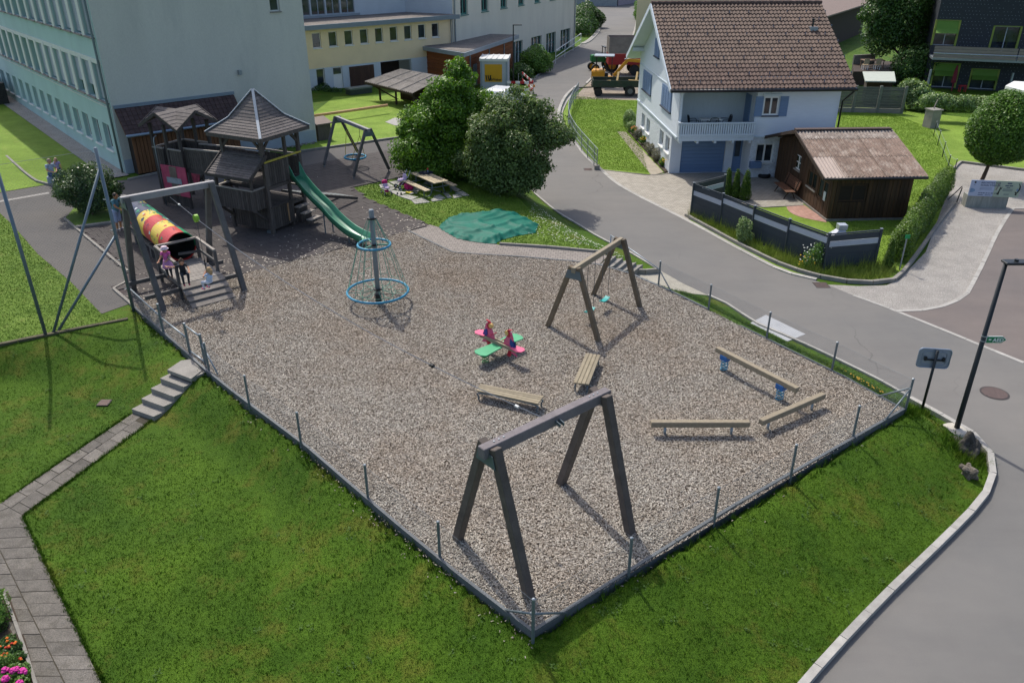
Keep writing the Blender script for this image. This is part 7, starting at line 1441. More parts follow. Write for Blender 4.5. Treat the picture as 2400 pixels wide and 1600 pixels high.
stroke([(.14,.12),(.17,.3),(.19,.5),(.2,.6)], [.06,.03,.025,.02], bp2); stroke([(.19,.45),(.24,.5),(.25,.62)], [.02,.02,.012], bp2); stroke([(.04,.4),(.08,.6),(.1,.75),(.16,.88)], [.035,.03,.02,.01], bp2, mat('emblem_brown', '8a7f78', .6)); stroke([(.09,.72),(.06,.85)], [.015,.01], bp2, MATS['emblem_brown'])
stroke([(.84,.12),(.85,.22),(.9,.34),(.94,.5),(.94,.68),(.9,.8),(.86,.88)], [.05,.03,.03,.035,.03,.02,.008], bp2); stroke([(.85,.22),(.8,.33)], [.02,.03], bp2); MB(BBF).ball((X2+W2*.87,-.062,zt3+ph_*.46), .05, .004, .07).build('emblem_drop', MATS['ink_steel_blue'], bp2)
# gate frame by the hedge end, concrete pillar and wire line
pil = P(2180,298,ZR); pl_ = thing('concrete_pillar', 'square concrete pillar at the lawn edge where the wire fence starts', 'pillar', pil); pz = HZ(pil, 258); MB(Fr((pil.x,pil.y,0), .3)).box(-.38,.38,-.38,.38,ZR-.1,pz).build('shaft', M_CONC, pl_); MB(Fr((pil.x,pil.y,0), .3)).box(-.44,.44,-.44,.44,pz,pz+.08).build('cap', M_CONC, pl_); MB().bar((pil.x,pil.y+.1,pz+.08), (pil.x+.15,pil.y+.1,pz+.7), .06).build('stub', M_TWL, pl_)
wf = thing('wire_line_fence', 'thin green posts with single wires crossing the bright lawn', 'fence', P(2205,350,ZR)); wps = [P(u, v, ZR) for u, v in ((2188,318),(2197,341),(2208,369),(2219,402),(2234,412))]
for p in wps: MB().cyl(p, p+Vector((0,0,.95)), .025, n=6).build('post', M_DKMETAL, wf); MB().lathe([(.03,0),(.03,.03)], p+Vector((0,0,.95)), 8).build('post_cap', M_WHITE, wf)
for a, b in zip(wps[:-1], wps[1:]): MB().tube([a+Vector((0,0,.9)), b+Vector((0,0,.9))], .008, 4).build('wire', M_WIRE, wf); MB().tube([a+Vector((0,0,.45)), b+Vector((0,0,.45))], .008, 4).build('wire', M_WIRE, wf)
gp2 = P(2242,474,ZR); gt = thing('braced_post', 'dark braced steel post at the end of the clipped hedge', 'post', gp2); MB().cyl(gp2, gp2+Vector((.1,0,HZ(gp2,440)-ZR)), .03, n=8).build('post', M_DKMETAL, gt); MB().tube([gp2+Vector((.08,0,.85)), P(2235,468,ZR)+Vector((-.3,0,0))], .025, 6).build('brace', M_DKMETAL, gt)
# ------------------------------------------------------------------ garden fence, box shed, dark house, barn, back buildings
M_GREYB = mat('grey_slat', '5d5f5c', .85, .2, 2, stretch=(1,1,8), objvar=.16, fine=.12)
gf = thing('grey_board_fence', 'tall grey weathered board fence behind the white house', 'fence', (28, 64, -.8)); fa_, fb_ = P(1940,262,ZR), P(2112,266,ZR); fd_ = (fb_-fa_).normalized(); FL_ = (fb_-fa_).length
npn = 3
for k in range(npn):
    for j in range(15): a = fa_+fd_*(FL_*k/npn+.12); b = fa_+fd_*(FL_*(k+1)/npn-.12); z_ = ZR+.42+j*.105; MB().bar((a.x,a.y-.02*(j % 2),z_), (b.x,b.y-.02*(j % 2),z_), .025, .095).build('slat', M_GREYB, gf)
    a = fa_+fd_*(FL_*k/npn+.1); b = fa_+fd_*(FL_*(k+1)/npn-.1); MB().bar((a.x,a.y,ZR+.16), (b.x,b.y,ZR+.16), .12, .36).build('concrete_base', M_CONC, gf)
for k in range(npn+1): p = fa_+fd_*(FL_*k/npn); MB().box(p.x-.1,p.x+.1,p.y-.08,p.y+.08,ZR-.1,ZR+2.02).build('post', mat('fence_conc_post', '6f716a', .9, .15, 3), gf)
bxs = thing('garden_box', 'flat pale green lidded garden box behind the board fence', 'box', P(2062,205,ZR)); BX = Fr(P(2028,191,1.25), -.0); MB().prism(px([(2022,168),(2096,168),(2100,191),(2028,190)], 1.3), 1.22, 1.3).build('lid', mat('pale_lid', 'aab0a4', .7, .06, 2), bxs); MB().prism(px([(2030,172),(2090,172),(2094,189),(2034,188)], 1.2), ZR, 1.215).build('body', M_TIMB, bxs)
# terrace furniture beyond the fence
TZ_ = .4; tf = thing('terrace_deck', 'raised timber terrace with parapet behind the house roof', 'terrace', P(2040,165,TZ_)); MB().prism(px([(2000,168),(2110,168),(2110,145),(2000,140)], TZ_), ZR, TZ_).build('deck', M_TIMB, tf); MB().bar(P(2000,141,TZ_+.4), P(2050,138,TZ_+.4), .15, .9).build('parapet', M_TWL, tf)
tbl = thing('terrace_table', 'brown garden table on the terrace behind the house roof', 'table', P(2040,158,TZ_)); c = P(2042,160,TZ_); MB().box(c.x-1.0,c.x+1.0,c.y-.45,c.y+.45,TZ_+.7,TZ_+.75).build('top', mat('table_brown', '7a6250', .7), tbl); [MB().bar((c.x+sx_*.9,c.y+sy_*.38,TZ_), (c.x+sx_*.9,c.y+sy_*.38,TZ_+.7), .07).build('leg', MATS['table_brown'], tbl) for sx_ in (-1,1) for sy_ in (-1,1)]
for (dx, dy, m_), lab in (((-1.0,-.9,'a08c70'),'tan garden chair at the left of the terrace table'),((.1,-.9,'a08c70'),'tan garden chair in front of the terrace table'),((2.5,-.6,'a05040'),'reddish tall chair right of the terrace table')):
    o = Vector((c.x+dx,c.y+dy,TZ_)); T = thing('garden_chair', lab, 'chair', o, 'garden chairs on the terrace'); mm = mat('chair_'+m_, m_, .7); MB().box(o.x-.24,o.x+.24,o.y-.24,o.y+.24,TZ_+.42,TZ_+.46).build('seat', mm, T); MB().box(o.x-.24,o.x+.24,o.y-.26,o.y-.22,TZ_+.5,TZ_+1.0).build('backrest', mm, T); [MB().bar((o.x+sx_*.2,o.y+sy_*.2,TZ_), (o.x+sx_*.2,o.y+sy_*.2,TZ_+.42), .04).build('leg', M_WHITE, T) for sx_ in (-1,1) for sy_ in (-1,1)]
# dark house
wd_ = Vector((math.cos(math.radians(-18)), math.sin(math.radians(-18)), 0)); wn_ = Vector((-wd_.y, wd_.x, 0)); pb0 = P(2164,214,ZR); W0 = pb0+wn_*2.3+wd_*.15; W1_ = W0+wd_*14
M_SLATE = mat('slate_shingles', '2b3036', .7, .18, 6, stretch=(2,2,5), fine=.14, bmp=.3); M_LIME = mat('lime_reveal', '7d8c3a', .6, .06, 2); M_AWN = mat('lime_awning', '5f8434', .7, .06, 2)
dh = thing('dark_shingle_house', 'dark shingle house with lime green awnings and a wooden balcony', 'house', W0)
wa_, wb2 = v2(W0), v2(W1_); wh = []
for (ua, va, ub, vb) in ((2196,48,2238,108),(2331,62,2379,126),(2192,148,2236,213),(2279,162,2328,221)):
    s0_, z0_ = WH(W0, wd_, ua, va); s1_, z1_ = WH(W0, wd_, ub, vb); wh.append((s0_, s1_, max(z1_, ZR+.05), z0_))
MB().wall(wa_, wb2, ZR-.3, 9.0, wh, depth=.25).build('wall', M_SLATE, dh); MB().wall(v2(W0+wn_*9), wa_, ZR-.3, 9.0, []).build('wall', M_SLATE, dh)
MB().prism([v2(W0-wd_*.4-wn_*.4), v2(W1_-wn_*.4), v2(W1_+wn_*9), v2(W0+wn_*9-wd_*.4)], 9.0, 9.25).build('roof', M_GALV, dh)
for i, h in enumerate(wh):
    w = window(dh, wa_, wb2, *h, mat('steel_frame', '9aa3a8', .5), d=.24, fw=.06, nx=2)
    for u0_ in (h[0]-.02, h[1]-.04): slab(wa_, wb2, u0_-.05, u0_+.1, h[2], h[3]+.05, -.02, .2, M_LIME, w, 'reveal')
    slab(wa_, wb2, h[0]-.07, h[1]+.06, h[3], h[3]+.06, -.02, .2, M_LIME, w, 'reveal')
    if i != 1:
        zt_ = h[3]-.02; b = MB(); hgt = (h[3]-h[2]); zm = zt_-hgt*.3; ze = zt_-hgt*.48
        b.add([wpt(wa_,wb2,h[0]+.1,zt_,.03), wpt(wa_,wb2,h[1]-.06,zt_,.03), wpt(wa_,wb2,h[1]-.06,zm,.0), wpt(wa_,wb2,h[0]+.1,zm,.0), wpt(wa_,wb2,h[1]-.04,ze,-.5), wpt(wa_,wb2,h[0]+.06,ze,-.5)], [(0,1,2,3),(3,2,4,5)]); b.build('awning', M_AWN, w)
studs = MB()
for i in range(52):
    for j in range(34):
        u_, z_ = .2+i*.27+(.135 if j % 2 else 0), ZR+.3+j*.28
        if any(h[0]-.1 < u_ < h[1]+.1 and h[2]-.1 < z_ < h[3]+.1 for h in wh) or random.random() < .25: continue
        c = [wpt(wa_,wb2,u_+a,z_+b_,-.02) for a, b_ in ((-.022,-.022),(.022,-.022),(.022,.022),(-.022,.022))]; studs.add(c, [(0,1,2,3)])
studs.build('shingle_studs', mat('stud_pale', '7f8a92', .5, metal=.5), dh, kind='stuff')
zb_ = WH(W0-wn_*2.3, wd_, 2200,136)[1]; M_BALW = mat('balcony_boards', '8a7f74', .75, .12, 2, stretch=(1,1,8), objvar=.1)
slab(v2(W0-wn_*2.2), v2(W1_-wn_*2.2), 0, 13.5, zb_-.18, zb_, 0, 2.15, M_GALV, dh, 'balcony_floor')
for j in range(4): slab(v2(W0-wn_*2.25), v2(W1_-wn_*2.25), 0, 6.4, zb_+.02+j*.24, zb_+.24+j*.24, -.03, 0, M_BALW, dh, 'balcony_board')
for j in range(4): slab(v2(W0-wn_*2.25), v2(W1_-wn_*2.25), 6.5, 13.5, zb_+.02+j*.24, zb_+.24+j*.24, -.03, 0, M_BALW, dh, 'balcony_board')
MB().tube([W0-wn_*2.25+Vector((0,0,zb_+1.18)), W1_-wn_*2.25+Vector((0,0,zb_+1.18))], .05, 8).build('balcony_rail', mat('polished_steel', 'c8ccd0', .25, .03, 2, metal=.8), dh)
for u_ in (0.1, 6.5, 12.5): MB().bar(W0-wn_*2.15+wd_*u_+Vector((0,0,ZR)), W0-wn_*2.15+wd_*u_+Vector((0,0,zb_-.18)), .14).build('balcony_post', M_GALV, dh)
cn_ = MB(); MB().prism([v2(P(2356,203,2.2)), v2(P(2500,240,2.2)), v2(P(2520,200,2.2)), v2(P(2376,192,2.2))], 2.05, 2.25).build('canopy_roof', M_WHITE, label='white canopy roof jutting in at the right edge', cat='canopy')
rb3 = thing('raised_bed', 'long timber raised bed in front of the dark house', 'raised bed', P(2250,255,ZR)); ra3, rc3 = P(2168,258,ZR), P(2330,262,ZR)
for j in range(3): MB().bar((ra3.x,ra3.y-.03*j,ZR+.18+j*.33), (rc3.x,rc3.y-.03*j,ZR+.18+j*.33), .14, .31).build('sleeper', mat('sleeper', '54493f', .85, .2, 2, objvar=.15), rb3)
MB().bar((ra3.x,ra3.y+.7,ZR+.45), (rc3.x,rc3.y+.7,ZR+.45), 1.3, .9).build('soil', M_SOIL, rb3)
ps_ = W0-wn_*1.6+wd_*2.2; pu = thing('closed_parasol', 'closed dark red parasol standing under the dark house balcony', 'parasol', ps_); MB().lathe([(.05,0),(.05,.7),(.2,.75),(.16,1.6),(.06,2.2)], (ps_.x,ps_.y,ZR), 12).build('cover', mat('parasol_red', '6e1f2c', .8), pu); 
ps_ = W0-wn_*1.7+wd_*3.0; rt = thing('red_stool', 'small red stool beside the closed parasol', 'stool', ps_); MB().box(ps_.x-.3,ps_.x+.3,ps_.y-.2,ps_.y+.2,ZR+.5,ZR+.56).build('top', mat('stool_red', 'a8202c', .5), rt); [MB().bar((ps_.x+a*.24,ps_.y+b*.15,ZR), (ps_.x+a*.24,ps_.y+b*.15,ZR+.5), .05).build('leg', MATS['stool_red'], rt) for a in (-1,1) for b in (-1,1)]
# barn behind the house
bn_ = thing('brown_barn', 'dark brown barn with pale tiled roof behind the white house', 'barn', (33, 84, -.8)); A_ = P(1956,33,3.2); B_ = P(2036,8,3.2); BD = (B_-A_).normalized(); BN = Vector((-BD.y,BD.x,0)); A_ = A_-BD*5
MB().wall(v2(A_+BN*.6), v2(B_+BN*.6+BD*2), ZR, 3.2, []).build('wall', mat('barn_brown', '3a2c25', .85, .2, 2, stretch=(6,6,.6)), bn_); MB().wall(v2(B_+BN*.6+BD*2), v2(B_+BN*7+BD*2), ZR, 3.2, []).build('wall', MATS['barn_brown'], bn_)
b = MB(); b.add([A_, B_+BD*2.3, B_+BD*2.3+BN*4+Vector((0,0,1.6)), A_+BN*4+Vector((0,0,1.6)), A_-Vector((0,0,.15)), B_+BD*2.3-Vector((0,0,.15)), B_+BD*2.3+BN*8, A_+BN*8], [(0,1,2,3),(4,5,1,0),(3,2,6,7)]); b.build('roof', mat('barn_roof', '8f7d72', .85, .2, 3, stretch=(3,3,3), fine=.2, fscale=12), bn_)
# buildings across the top
ga2 = thing('grey_violet_building', 'low grey violet building across the end of the road', 'building', (14, 165, -.8)); a, b_ = P(1340,13,ZR), P(1446,15,ZR); MB().prism([v2(a), v2(b_), (b_.x+2,b_.y+14), (a.x+2,a.y+14)], ZR-.2, 5).build('wall', mat('violet_grey', '7d7078', .85, .06, .5), ga2); MB().bar(a+Vector((0,-.1,.6)), b_+Vector((0,-.1,.6)), .2, 1.3).build('plinth', mat('plinth_grey', '93989a', .85), ga2); MB().prism([v2(b_+Vector((.3,1,0))), v2(P(1500,6,ZR)), (40,190), (b_.x+3,b_.y+14)], ZR-.2, 4).build('side_wall', mat('pale_violet', '9c8f96', .85), ga2)
yb2 = thing('yellow_house', 'yellow house with red shutters peeping over the tiled roof ridge', 'house', (26, 125, -.8)); a, b_ = (17,118), (40,121)
MB().wall(a, b_, ZR, 9, [(7.2,8.6,-.5,1.2),(12,13.4,-.5,1.2),(7.2,8.6,3.5,5),(12,13.4,3.5,5)], depth=.15).build('wall', M_YEL, yb2)
for h in ((7.2,8.6,-.5,1.2),(12,13.4,-.5,1.2),(7.2,8.6,3.5,5),(12,13.4,3.5,5)):
    w = window(yb2, a, b_, *h, M_WHITE, d=.14); [slab(a, b_, u_, u_+.6, h[2], h[3], -.06, -.01, mat('shutter_red', '8a2420', .6), w, 'shutter') for u_ in (h[0]-.65, h[1]+.05)]
MB().prism([a, b_, (39,131), (16,128)], 9, 9.4).build('roof', M_TILE_D, yb2)
# retaining wall and rail at the far left
rw = thing('retaining_wall', 'dark retaining wall with railing at the far left edge', 'wall', P(0,245,.4)); q0 = SCH_C+E2*24-E1*.6; q1 = q0-E1*14
MB().prism([v2(q0), v2(q1), v2(q1+E2*.5), v2(q0+E2*.5)], -.3, 1.9).build('wall_body', mat('dark_stone_wall', '3c3a36', .95, .4, 2, fine=.3, fscale=10, bmp=.8), rw); MB().prism([v2(q0+E2*.5), v2(q1+E2*.5), v2(q1+E2*14), v2(q0+E2*14)], 1.6, 1.85).build('terrace', M_CONC, rw)
for i in range(40): p = q0.lerp(q1, i/40)+E2*.25; MB().cyl((p.x,p.y,1.9), (p.x,p.y,2.85), .012, n=5).build('baluster', M_DKMETAL, rw)
MB().tube([q0+E2*.25+Vector((0,0,2.87)), q1+E2*.25+Vector((0,0,2.87))], .03, 6).build('rail', M_DKMETAL, rw)
# ------------------------------------------------------------------ vehicles by the back yard
yard2 = sheet('gravel_lot', px([(1362,212),(1378,196),(1428,147),(1475,104),(1560,104),(1560,236),(1345,232)], ZR), ZR-.009, mat('brown_gravel', '9b8f80', .95, .15, 1.5, fine=.35, fscale=25, bmp=.6, world=True))
TRF = Fr(P(1388,226,ZR), math.radians(-3)); tr = thing('farm_trailer', 'dark green farm trailer loaded with timber beside the white house', 'trailer', TRF((2.4,0.5,0))); M_TRG = mat('trailer_green', '2c3a2e', .7, .25, 3, dirt='5a4636', dirt_amt=.5); M_PLK = mat('fresh_plank', 'c9a96f', .7, .15, 3, objvar=.2)
MB(TRF).box(.0,5.2,0,2.0,.75,.85).build('bed', M_TRG, tr)
for y in (0,1.96): MB(TRF).box(0,5.2,y,y+.05,.85,1.32).build('side_board', M_TRG, tr)
MB(TRF).box(0,.05,.05,1.96,.85,1.32).build('front_board', M_TRG, tr)
for x in (3.2,): 
    for y in (-.08,1.8): w = MB(TRF).tube([(x,y,.45),(x,y+.28,.45)], .45, 20).build('wheel', M_BLACK, tr); MB(TRF).tube([(x,y-.01,.45),(x,y+.29,.45)], .22, 14).build('rim', mat('rim_grey', '6d6f6c', .6), w)
for y in (-.05,1.75): w = MB(TRF).tube([(.5,y,.35),(.5,y+.25,.35)], .35, 18).build('wheel', M_BLACK, tr)
MB(TRF).tube([(0,1.0,.6),(-1.6,1.0,.5)], .06, 8).build('drawbar', M_TRG, tr)
random.seed(9)
for i in range(14): x = random.uniform(.3,3.5); y = random.uniform(.2,1.8); a = random.uniform(-.4,.4); L_ = random.uniform(1,2.2); z_ = .95+random.uniform(0,.35); MB(TRF).bar((x,y,z_),(x+L_*math.cos(a),y+L_*math.sin(a)*.4,z_+random.uniform(-.05,.12)),random.uniform(.08,.2),.03).build('timber_piece', M_PLK, tr)
for x in (2.0, 3.6): MB(TRF).bar((x,.05,.95),(x+.2,.9,1.9),.16,.04).build('timber_piece', M_PLK, tr)
EXF = Fr(P(1392,205,ZR), math.radians(-8)); ex = thing('mini_excavator', 'yellow mini excavator with grey canopy behind the farm trailer', 'excavator', EXF((.9,.9,0))); M_EXY = mat('excavator_yellow', 'c98d17', .5, .1, 3)
for y in (.2,1.4): MB(EXF).tube(spline([(-.1,y,.28),(.0,y,.5),(1.6,y,.5),(1.75,y,.28),(1.6,y,.05),(.0,y,.05),(-.1,y,.28)], 4), .14, 8).build('track', M_BLACK, ex)
MB(EXF).box(-.3,.9,.25,1.5,.6,1.45).build('engine_cover', M_EXY, ex, bevel=.12); MB(EXF).box(.5,1.6,.3,1.5,.6,.8).build('deck', M_EXY, ex); MB(EXF).box(.75,1.2,.5,1.1,.8,1.2).build('seat', M_CHB, ex); MB(EXF).box(.7,.8,.5,1.1,1.2,1.7).build('seat_back', M_CHB, ex)
for x, y in ((.1,.3),(.1,1.5),(1.5,.3),(1.5,1.5)): MB(EXF).bar((x,y,.8),(x,y,2.6),.06).build('canopy_post', M_CHB, ex)
MB(EXF).box(-.1,1.7,.2,1.6,2.6,2.7).build('canopy', M_GALV, ex, bevel=.04)
for a, b_ in (((1.7,.9,.9),(2.9,.9,2.3)),((2.9,.9,2.3),(4.3,.9,2.2)),((4.3,.9,2.2),(4.5,.9,1.0))): MB(EXF).bar(a, b_, .18, .28).build('boom', M_EXY, ex, bevel=.03)
MB(EXF).tube([(2.6,.9,2.35),(3.8,.9,2.5)], .05, 8).build('ram', M_GALV, ex); MB(EXF).extr([(4.3,.6,1.1),(4.8,.6,1.0),(4.6,.6,.6),(4.2,.6,.7)], (0,.6,0)).build('bucket', M_DKMETAL, ex)
RDF = Fr(P(1430,186,ZR)+Vector((0,2.2,0)), math.radians(0)); rd_ = thing('red_dump_trailer', 'red tipping trailer with tall grey plywood sides behind the excavator', 'trailer', RDF((1.8,1,0))); MB(RDF).box(0,3.6,0,2.2,1.0,2.0).build('body', mat('trailer_red', '8c1f1f', .6, .12, 3), rd_); 
for i in range(5): MB(RDF).box(.05+i*.87,.11+i*.87,-.04,-.003,1.02,1.98).build('rib', MATS['trailer_red'], rd_)
M_PLY = mat('grey_plywood', '7b756d', .85, .15, 2, objvar=.08)
for j in range(2): MB(RDF).box(.0,3.4,-.03,.0,2.02+j*.75,2.74+j*.75).build('plywood_side', M_PLY, rd_); MB(RDF).box(0,3.4,2.2,2.23,2.02+j*.75,2.74+j*.75).build('plywood_side', M_PLY, rd_)
MB(RDF).box(.0,.03,.01,2.19,2.02,3.5).build('plywood_end', M_PLY, rd_)
for y in (-.12,2.0): MB(RDF).tube([(2.6,y,.5),(2.6,y+.3,.5)], .5, 18).build('wheel', M_BLACK, rd_)
TKF = Fr(P(1418,180,ZR)+Vector((0,2.6,0)), math.radians(10)); tk = thing('green_tractor', 'green tractor with yellow wheels hitched beside the red trailer', 'tractor', TKF((0,0,0))); MB(TKF).box(-1.0,.4,.5,1.3,.9,1.6).build('bonnet', mat('tractor_green', '1f6a34', .45), tk, bevel=.1); MB(TKF).box(.4,1.2,.3,1.5,.8,1.3).build('platform', MATS['tractor_green'], tk)
for x, r in ((-.7,.4),(1.0,.65)):
    for y in (.0,1.5): w = MB(TKF).tube([(x,y,r),(x,y+.3,r)], r, 20).build('wheel', M_BLACK, tk); MB(TKF).tube([(x,y-.02,r),(x,y+.32,r)], r*.6, 16).build('rim', M_EXY, w)
MB(TKF).bar((.3,.4,1.3),(.3,.4,2.3),.07).build('roll_bar', M_CHB, tk); MB(TKF).bar((.3,1.4,1.3),(.3,1.4,2.3),.07).build('roll_bar', M_CHB, tk); MB(TKF).box(.2,.4,.35,1.45,2.3,2.38).build('roll_bar', M_CHB, tk)
WL = P(1500,178,ZR)+Vector((0,1.0,0)); w = thing('loader_wheel', 'large yellow wheel standing behind the house corner', 'wheel', WL); MB().tube([(WL.x,WL.y,ZR+.8),(WL.x,WL.y+.3,ZR+.8)], .75, 24).build('disc', M_EXY, w); MB().torus((WL.x,WL.y+.15,ZR+.8), .72, .12, 24, 8, Matrix.Rotation(math.pi/2, 3, 'X')).build('tyre', M_EXY, w)
lb3 = P(1456,122,ZR); mk = thing('lamp_bollard', 'short dark lamp bollard at the roadside behind the trailers', 'bollard', lb3); zt5 = HZ(lb3, 106); MB().cyl(lb3, (lb3.x,lb3.y,zt5), .07, n=8).build('post', M_LAMP, mk); MB().box(lb3.x-.07,lb3.x+.4,lb3.y-.08,lb3.y+.08,zt5,zt5+.08).build('head', M_LAMP, mk)
# white van, red and white barrier
VF = Fr(P(1185,262,ZR), math.radians(68)); vn = thing('white_van', 'white van parked on the road behind the bushes', 'van', VF((0,0,0))); M_CAR = mat('car_white', 'd4d6d8', .25, .02, 2, spec=.6)
prof = [(-2.2,.35),(-2.25,.9),(-2.1,1.05),(-1.1,1.2),(-.35,1.85),(.2,1.98),(1.6,1.98),(2.1,1.85),(2.25,1.2),(2.25,.4)]
b = MB(VF); n = len(prof); b.add([(-x,y*(1-.12*max(0,(z_-1.1))),z_) for y in (-.9,.9) for x, z_ in prof], [tuple(range(n))[::-1], tuple(range(n,2*n))]+[(i,(i+1) % n,n+(i+1) % n,n+i) for i in range(n)]); body = b.build('body', M_CAR, vn, bevel=.09)
MB(VF).face([(1.15,-.75,1.22),(1.15,.75,1.22),(.42,.72,1.82),(.42,-.72,1.82)]).build('windscreen', M_GLASS, body); 
for s in (-1,1):
    MB(VF).face([(x,s*(.905-.1*(z_-1.1)),z_) for x, z_ in ((.85,1.2),(.35,1.75),(-.6,1.78),(-.6,1.2))]).build('side_window', M_GLASS, body); MB(VF).ball((.95,s*1.02,1.25), .1, .06, .09).build('mirror', M_CAR, body)
    for x in (-1.4,1.4): w = MB(VF).tube([(x,s*.72,.34),(x,s*.93,.34)], .34, 20).build('wheel', M_BLACK, vn); MB(VF).tube([(x,s*.73,.34),(x,s*.935,.34)], .2, 14).build('rim', M_GALV, w)
rbx = thing('road_barrier', 'red and white striped road barrier with an amber lamp', 'barrier', P(1248,222,ZR)); M_BR = mat('barrier_red', 'b02028', .5); b0 = P(1250,224,ZR)
def striped(p, q_, n=6, h=.2):
    for i in range(n): a, c = Vector(p).lerp(Vector(q_), i/n), Vector(p).lerp(Vector(q_), (i+1)/n); MB().bar(a, c, .035, h).build('stripe', M_BR if i % 2 == 0 else M_WHITE, rbx)
o1 = b0+Vector((-2.3,.3,0)); o2 = b0+Vector((-.9,5.5,0))
for z_ in (1.05,.45): striped(b0+Vector((0,0,z_)), o1+Vector((0,0,z_)), 6); striped(b0+Vector((0,.05,z_)), o2+Vector((0,0,z_)), 7)
for p in (b0, o1, o2): MB().bar(p, p+Vector((0,0,1.15)), .05).build('stand', M_GALV, rbx); MB().box(p.x-.3,p.x+.3,p.y-.15,p.y+.15,ZR,ZR+.1).build('foot', M_BLACK, rbx)
MB().lathe([(.08,0),(.1,.08),(.06,.2)], b0+Vector((.05,-.05,.7)), 12).build('warning_lamp', mat('amber_lens', 'd9801a', .3), rbx)
# ------------------------------------------------------------------ vegetation
def leaf_cloud(name, blobs, n, size, m, parent, seed, inner=.35, up=.35, asp=.55, lump=.16, kind=None, flatten=0.0):
    """leaf-sized faces through the volume of lumpy ellipsoids; every leaf has its own tilt and tint"""
    g = np.random.default_rng(seed); B = np.array([[*c, *r] for c, r in blobs], float); w = (B[:,3]*B[:,4]*B[:,5])**.67; k = g.choice(len(B), n, p=w/w.sum()); b = B[k]
    d = g.normal(size=(n,3)); d /= np.linalg.norm(d, axis=1)[:,None]
    K = g.normal(size=(7,3))*g.uniform(1.5, 5, (7,1)); ph = g.uniform(0, 6.28, 7); bumpy = 1+lump*np.sin(d@K.T+ph+b[:,:1]*3).sum(1)/2.2
    r = (inner**3+(1-inner**3)*g.random(n)**.75)**(1/3)*bumpy
    c = b[:,:3]+d*b[:,3:]*r[:,None]
    nrm = d*.75+np.array([0,0,up])+g.normal(size=(n,3))*.55; nrm /= np.linalg.norm(nrm, axis=1)[:,None]
    t = np.cross(nrm, g.normal(size=(n,3))); t /= np.linalg.norm(t, axis=1)[:,None]; s = np.cross(nrm, t); L = size*g.uniform(.6, 1.35, n)[:,None]; W = L*asp
    V = np.stack([c-t*L*.5, c+s*W*.5+nrm*L*.06, c+t*L*.5, c-s*W*.5+nrm*L*.06], 1).reshape(-1,3); V[:,2] = np.maximum(V[:,2], b[:,2].min()*0-5)
    return np_mesh(name, V, np.arange(4*n).reshape(-1,4), m, parent=parent, cols=np.clip(g.normal(.45,.25,n)+.12*(d[:,2]), 0, 1), kind=kind)  # random tint, shifted paler towards the top of each blob
M_BARK = mat('bark', '5a4a3c', .9, .25, 5, stretch=(4,4,1), fine=.2, bmp=.5)
def trunk_mesh(T, base, tops, r0):
    base = Vector(base); tops = [Vector(t) for t in tops]; fork = base.lerp(sum(tops, Vector())/len(tops), .4)
    MB().tube(spline([base-Vector((0,0,.1)), base.lerp(fork,.5)+Vector((.04,.03,0)), fork], 3), [r0*(1.15-.45*i/6) for i in range(7)], 8).build('trunk', M_BARK, T, smooth=True)
    for t in tops: mid_ = fork.lerp(t,.5)+Vector((random.uniform(-.1,.1), random.uniform(-.1,.1), .08)); MB().tube([fork, mid_, t], [r0*.6, r0*.4, r0*.12], 6).build('limb', M_BARK, T, smooth=True)
def lumpify(blobs, k, f, seed):
    g = np.random.default_rng(seed); out = []
    for c, r in blobs:
        out.append((c, tuple(x*.9 for x in r)))
        for _ in range(k):
            d = g.normal(size=3); d[2] = abs(d[2])*.9-.25; d /= np.linalg.norm(d); q = g.uniform(.6,1.25)*f; out.append((tuple(np.array(c)+d*np.array(r)*g.uniform(.72,.95)), tuple(np.array(r)*q)))
    return out
def bush(name, label, cat, base, blobs, n, size, m, seed, group=None, tops=None, r0=.06, lumps=0, lf=.38, **kw):
    if lumps: blobs = lumpify(blobs, lumps, lf, seed)
    base = Vector(base); T = thing(name, label, cat, base, group); bl_ = [((base.x+c[0], base.y+c[1], base.z+c[2]), r) for c, r in blobs]
    trunk_mesh(T, base, [Vector(c) for c, r in (bl_ if not lumps else bl_[::lumps+1])][:5], r0); leaf_cloud('crown', bl_, n, size, m, T, seed, **kw); return T
L_BRIGHT = leaf_mat('leaf_bright', '365a15', '789f36', .34); L_GREY = leaf_mat('leaf_grey_green', '364b20', '7c925a', .26, .5); L_DARK = leaf_mat('leaf_dark', '203814', '54783a', .24); L_CLIP = leaf_mat('leaf_clipped', '2e4d14', '6c9433', .25); L_SHRUB = leaf_mat('leaf_shrub', '22381c', '5f7a44', .22, .35); L_THUJA = leaf_mat('leaf_thuja', '304816', '6c8a30', .24); L_MID = leaf_mat('leaf_mid', '33581c', '7ba04a', .28); L_PALE = leaf_mat('leaf_pale', '4f6a3a', '9ab07c', .25); L_LAV = leaf_mat('leaf_lavender', '56583f', '8d8a86', .2)
bA = P(1052,418,0)
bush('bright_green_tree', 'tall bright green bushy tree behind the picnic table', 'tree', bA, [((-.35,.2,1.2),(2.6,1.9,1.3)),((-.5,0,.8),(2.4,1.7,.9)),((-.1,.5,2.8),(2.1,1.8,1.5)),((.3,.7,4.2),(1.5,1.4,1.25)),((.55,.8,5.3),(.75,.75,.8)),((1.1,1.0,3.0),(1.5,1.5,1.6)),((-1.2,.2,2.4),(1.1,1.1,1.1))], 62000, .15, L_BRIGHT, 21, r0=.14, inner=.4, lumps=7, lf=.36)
bB = P(1190,452,0)
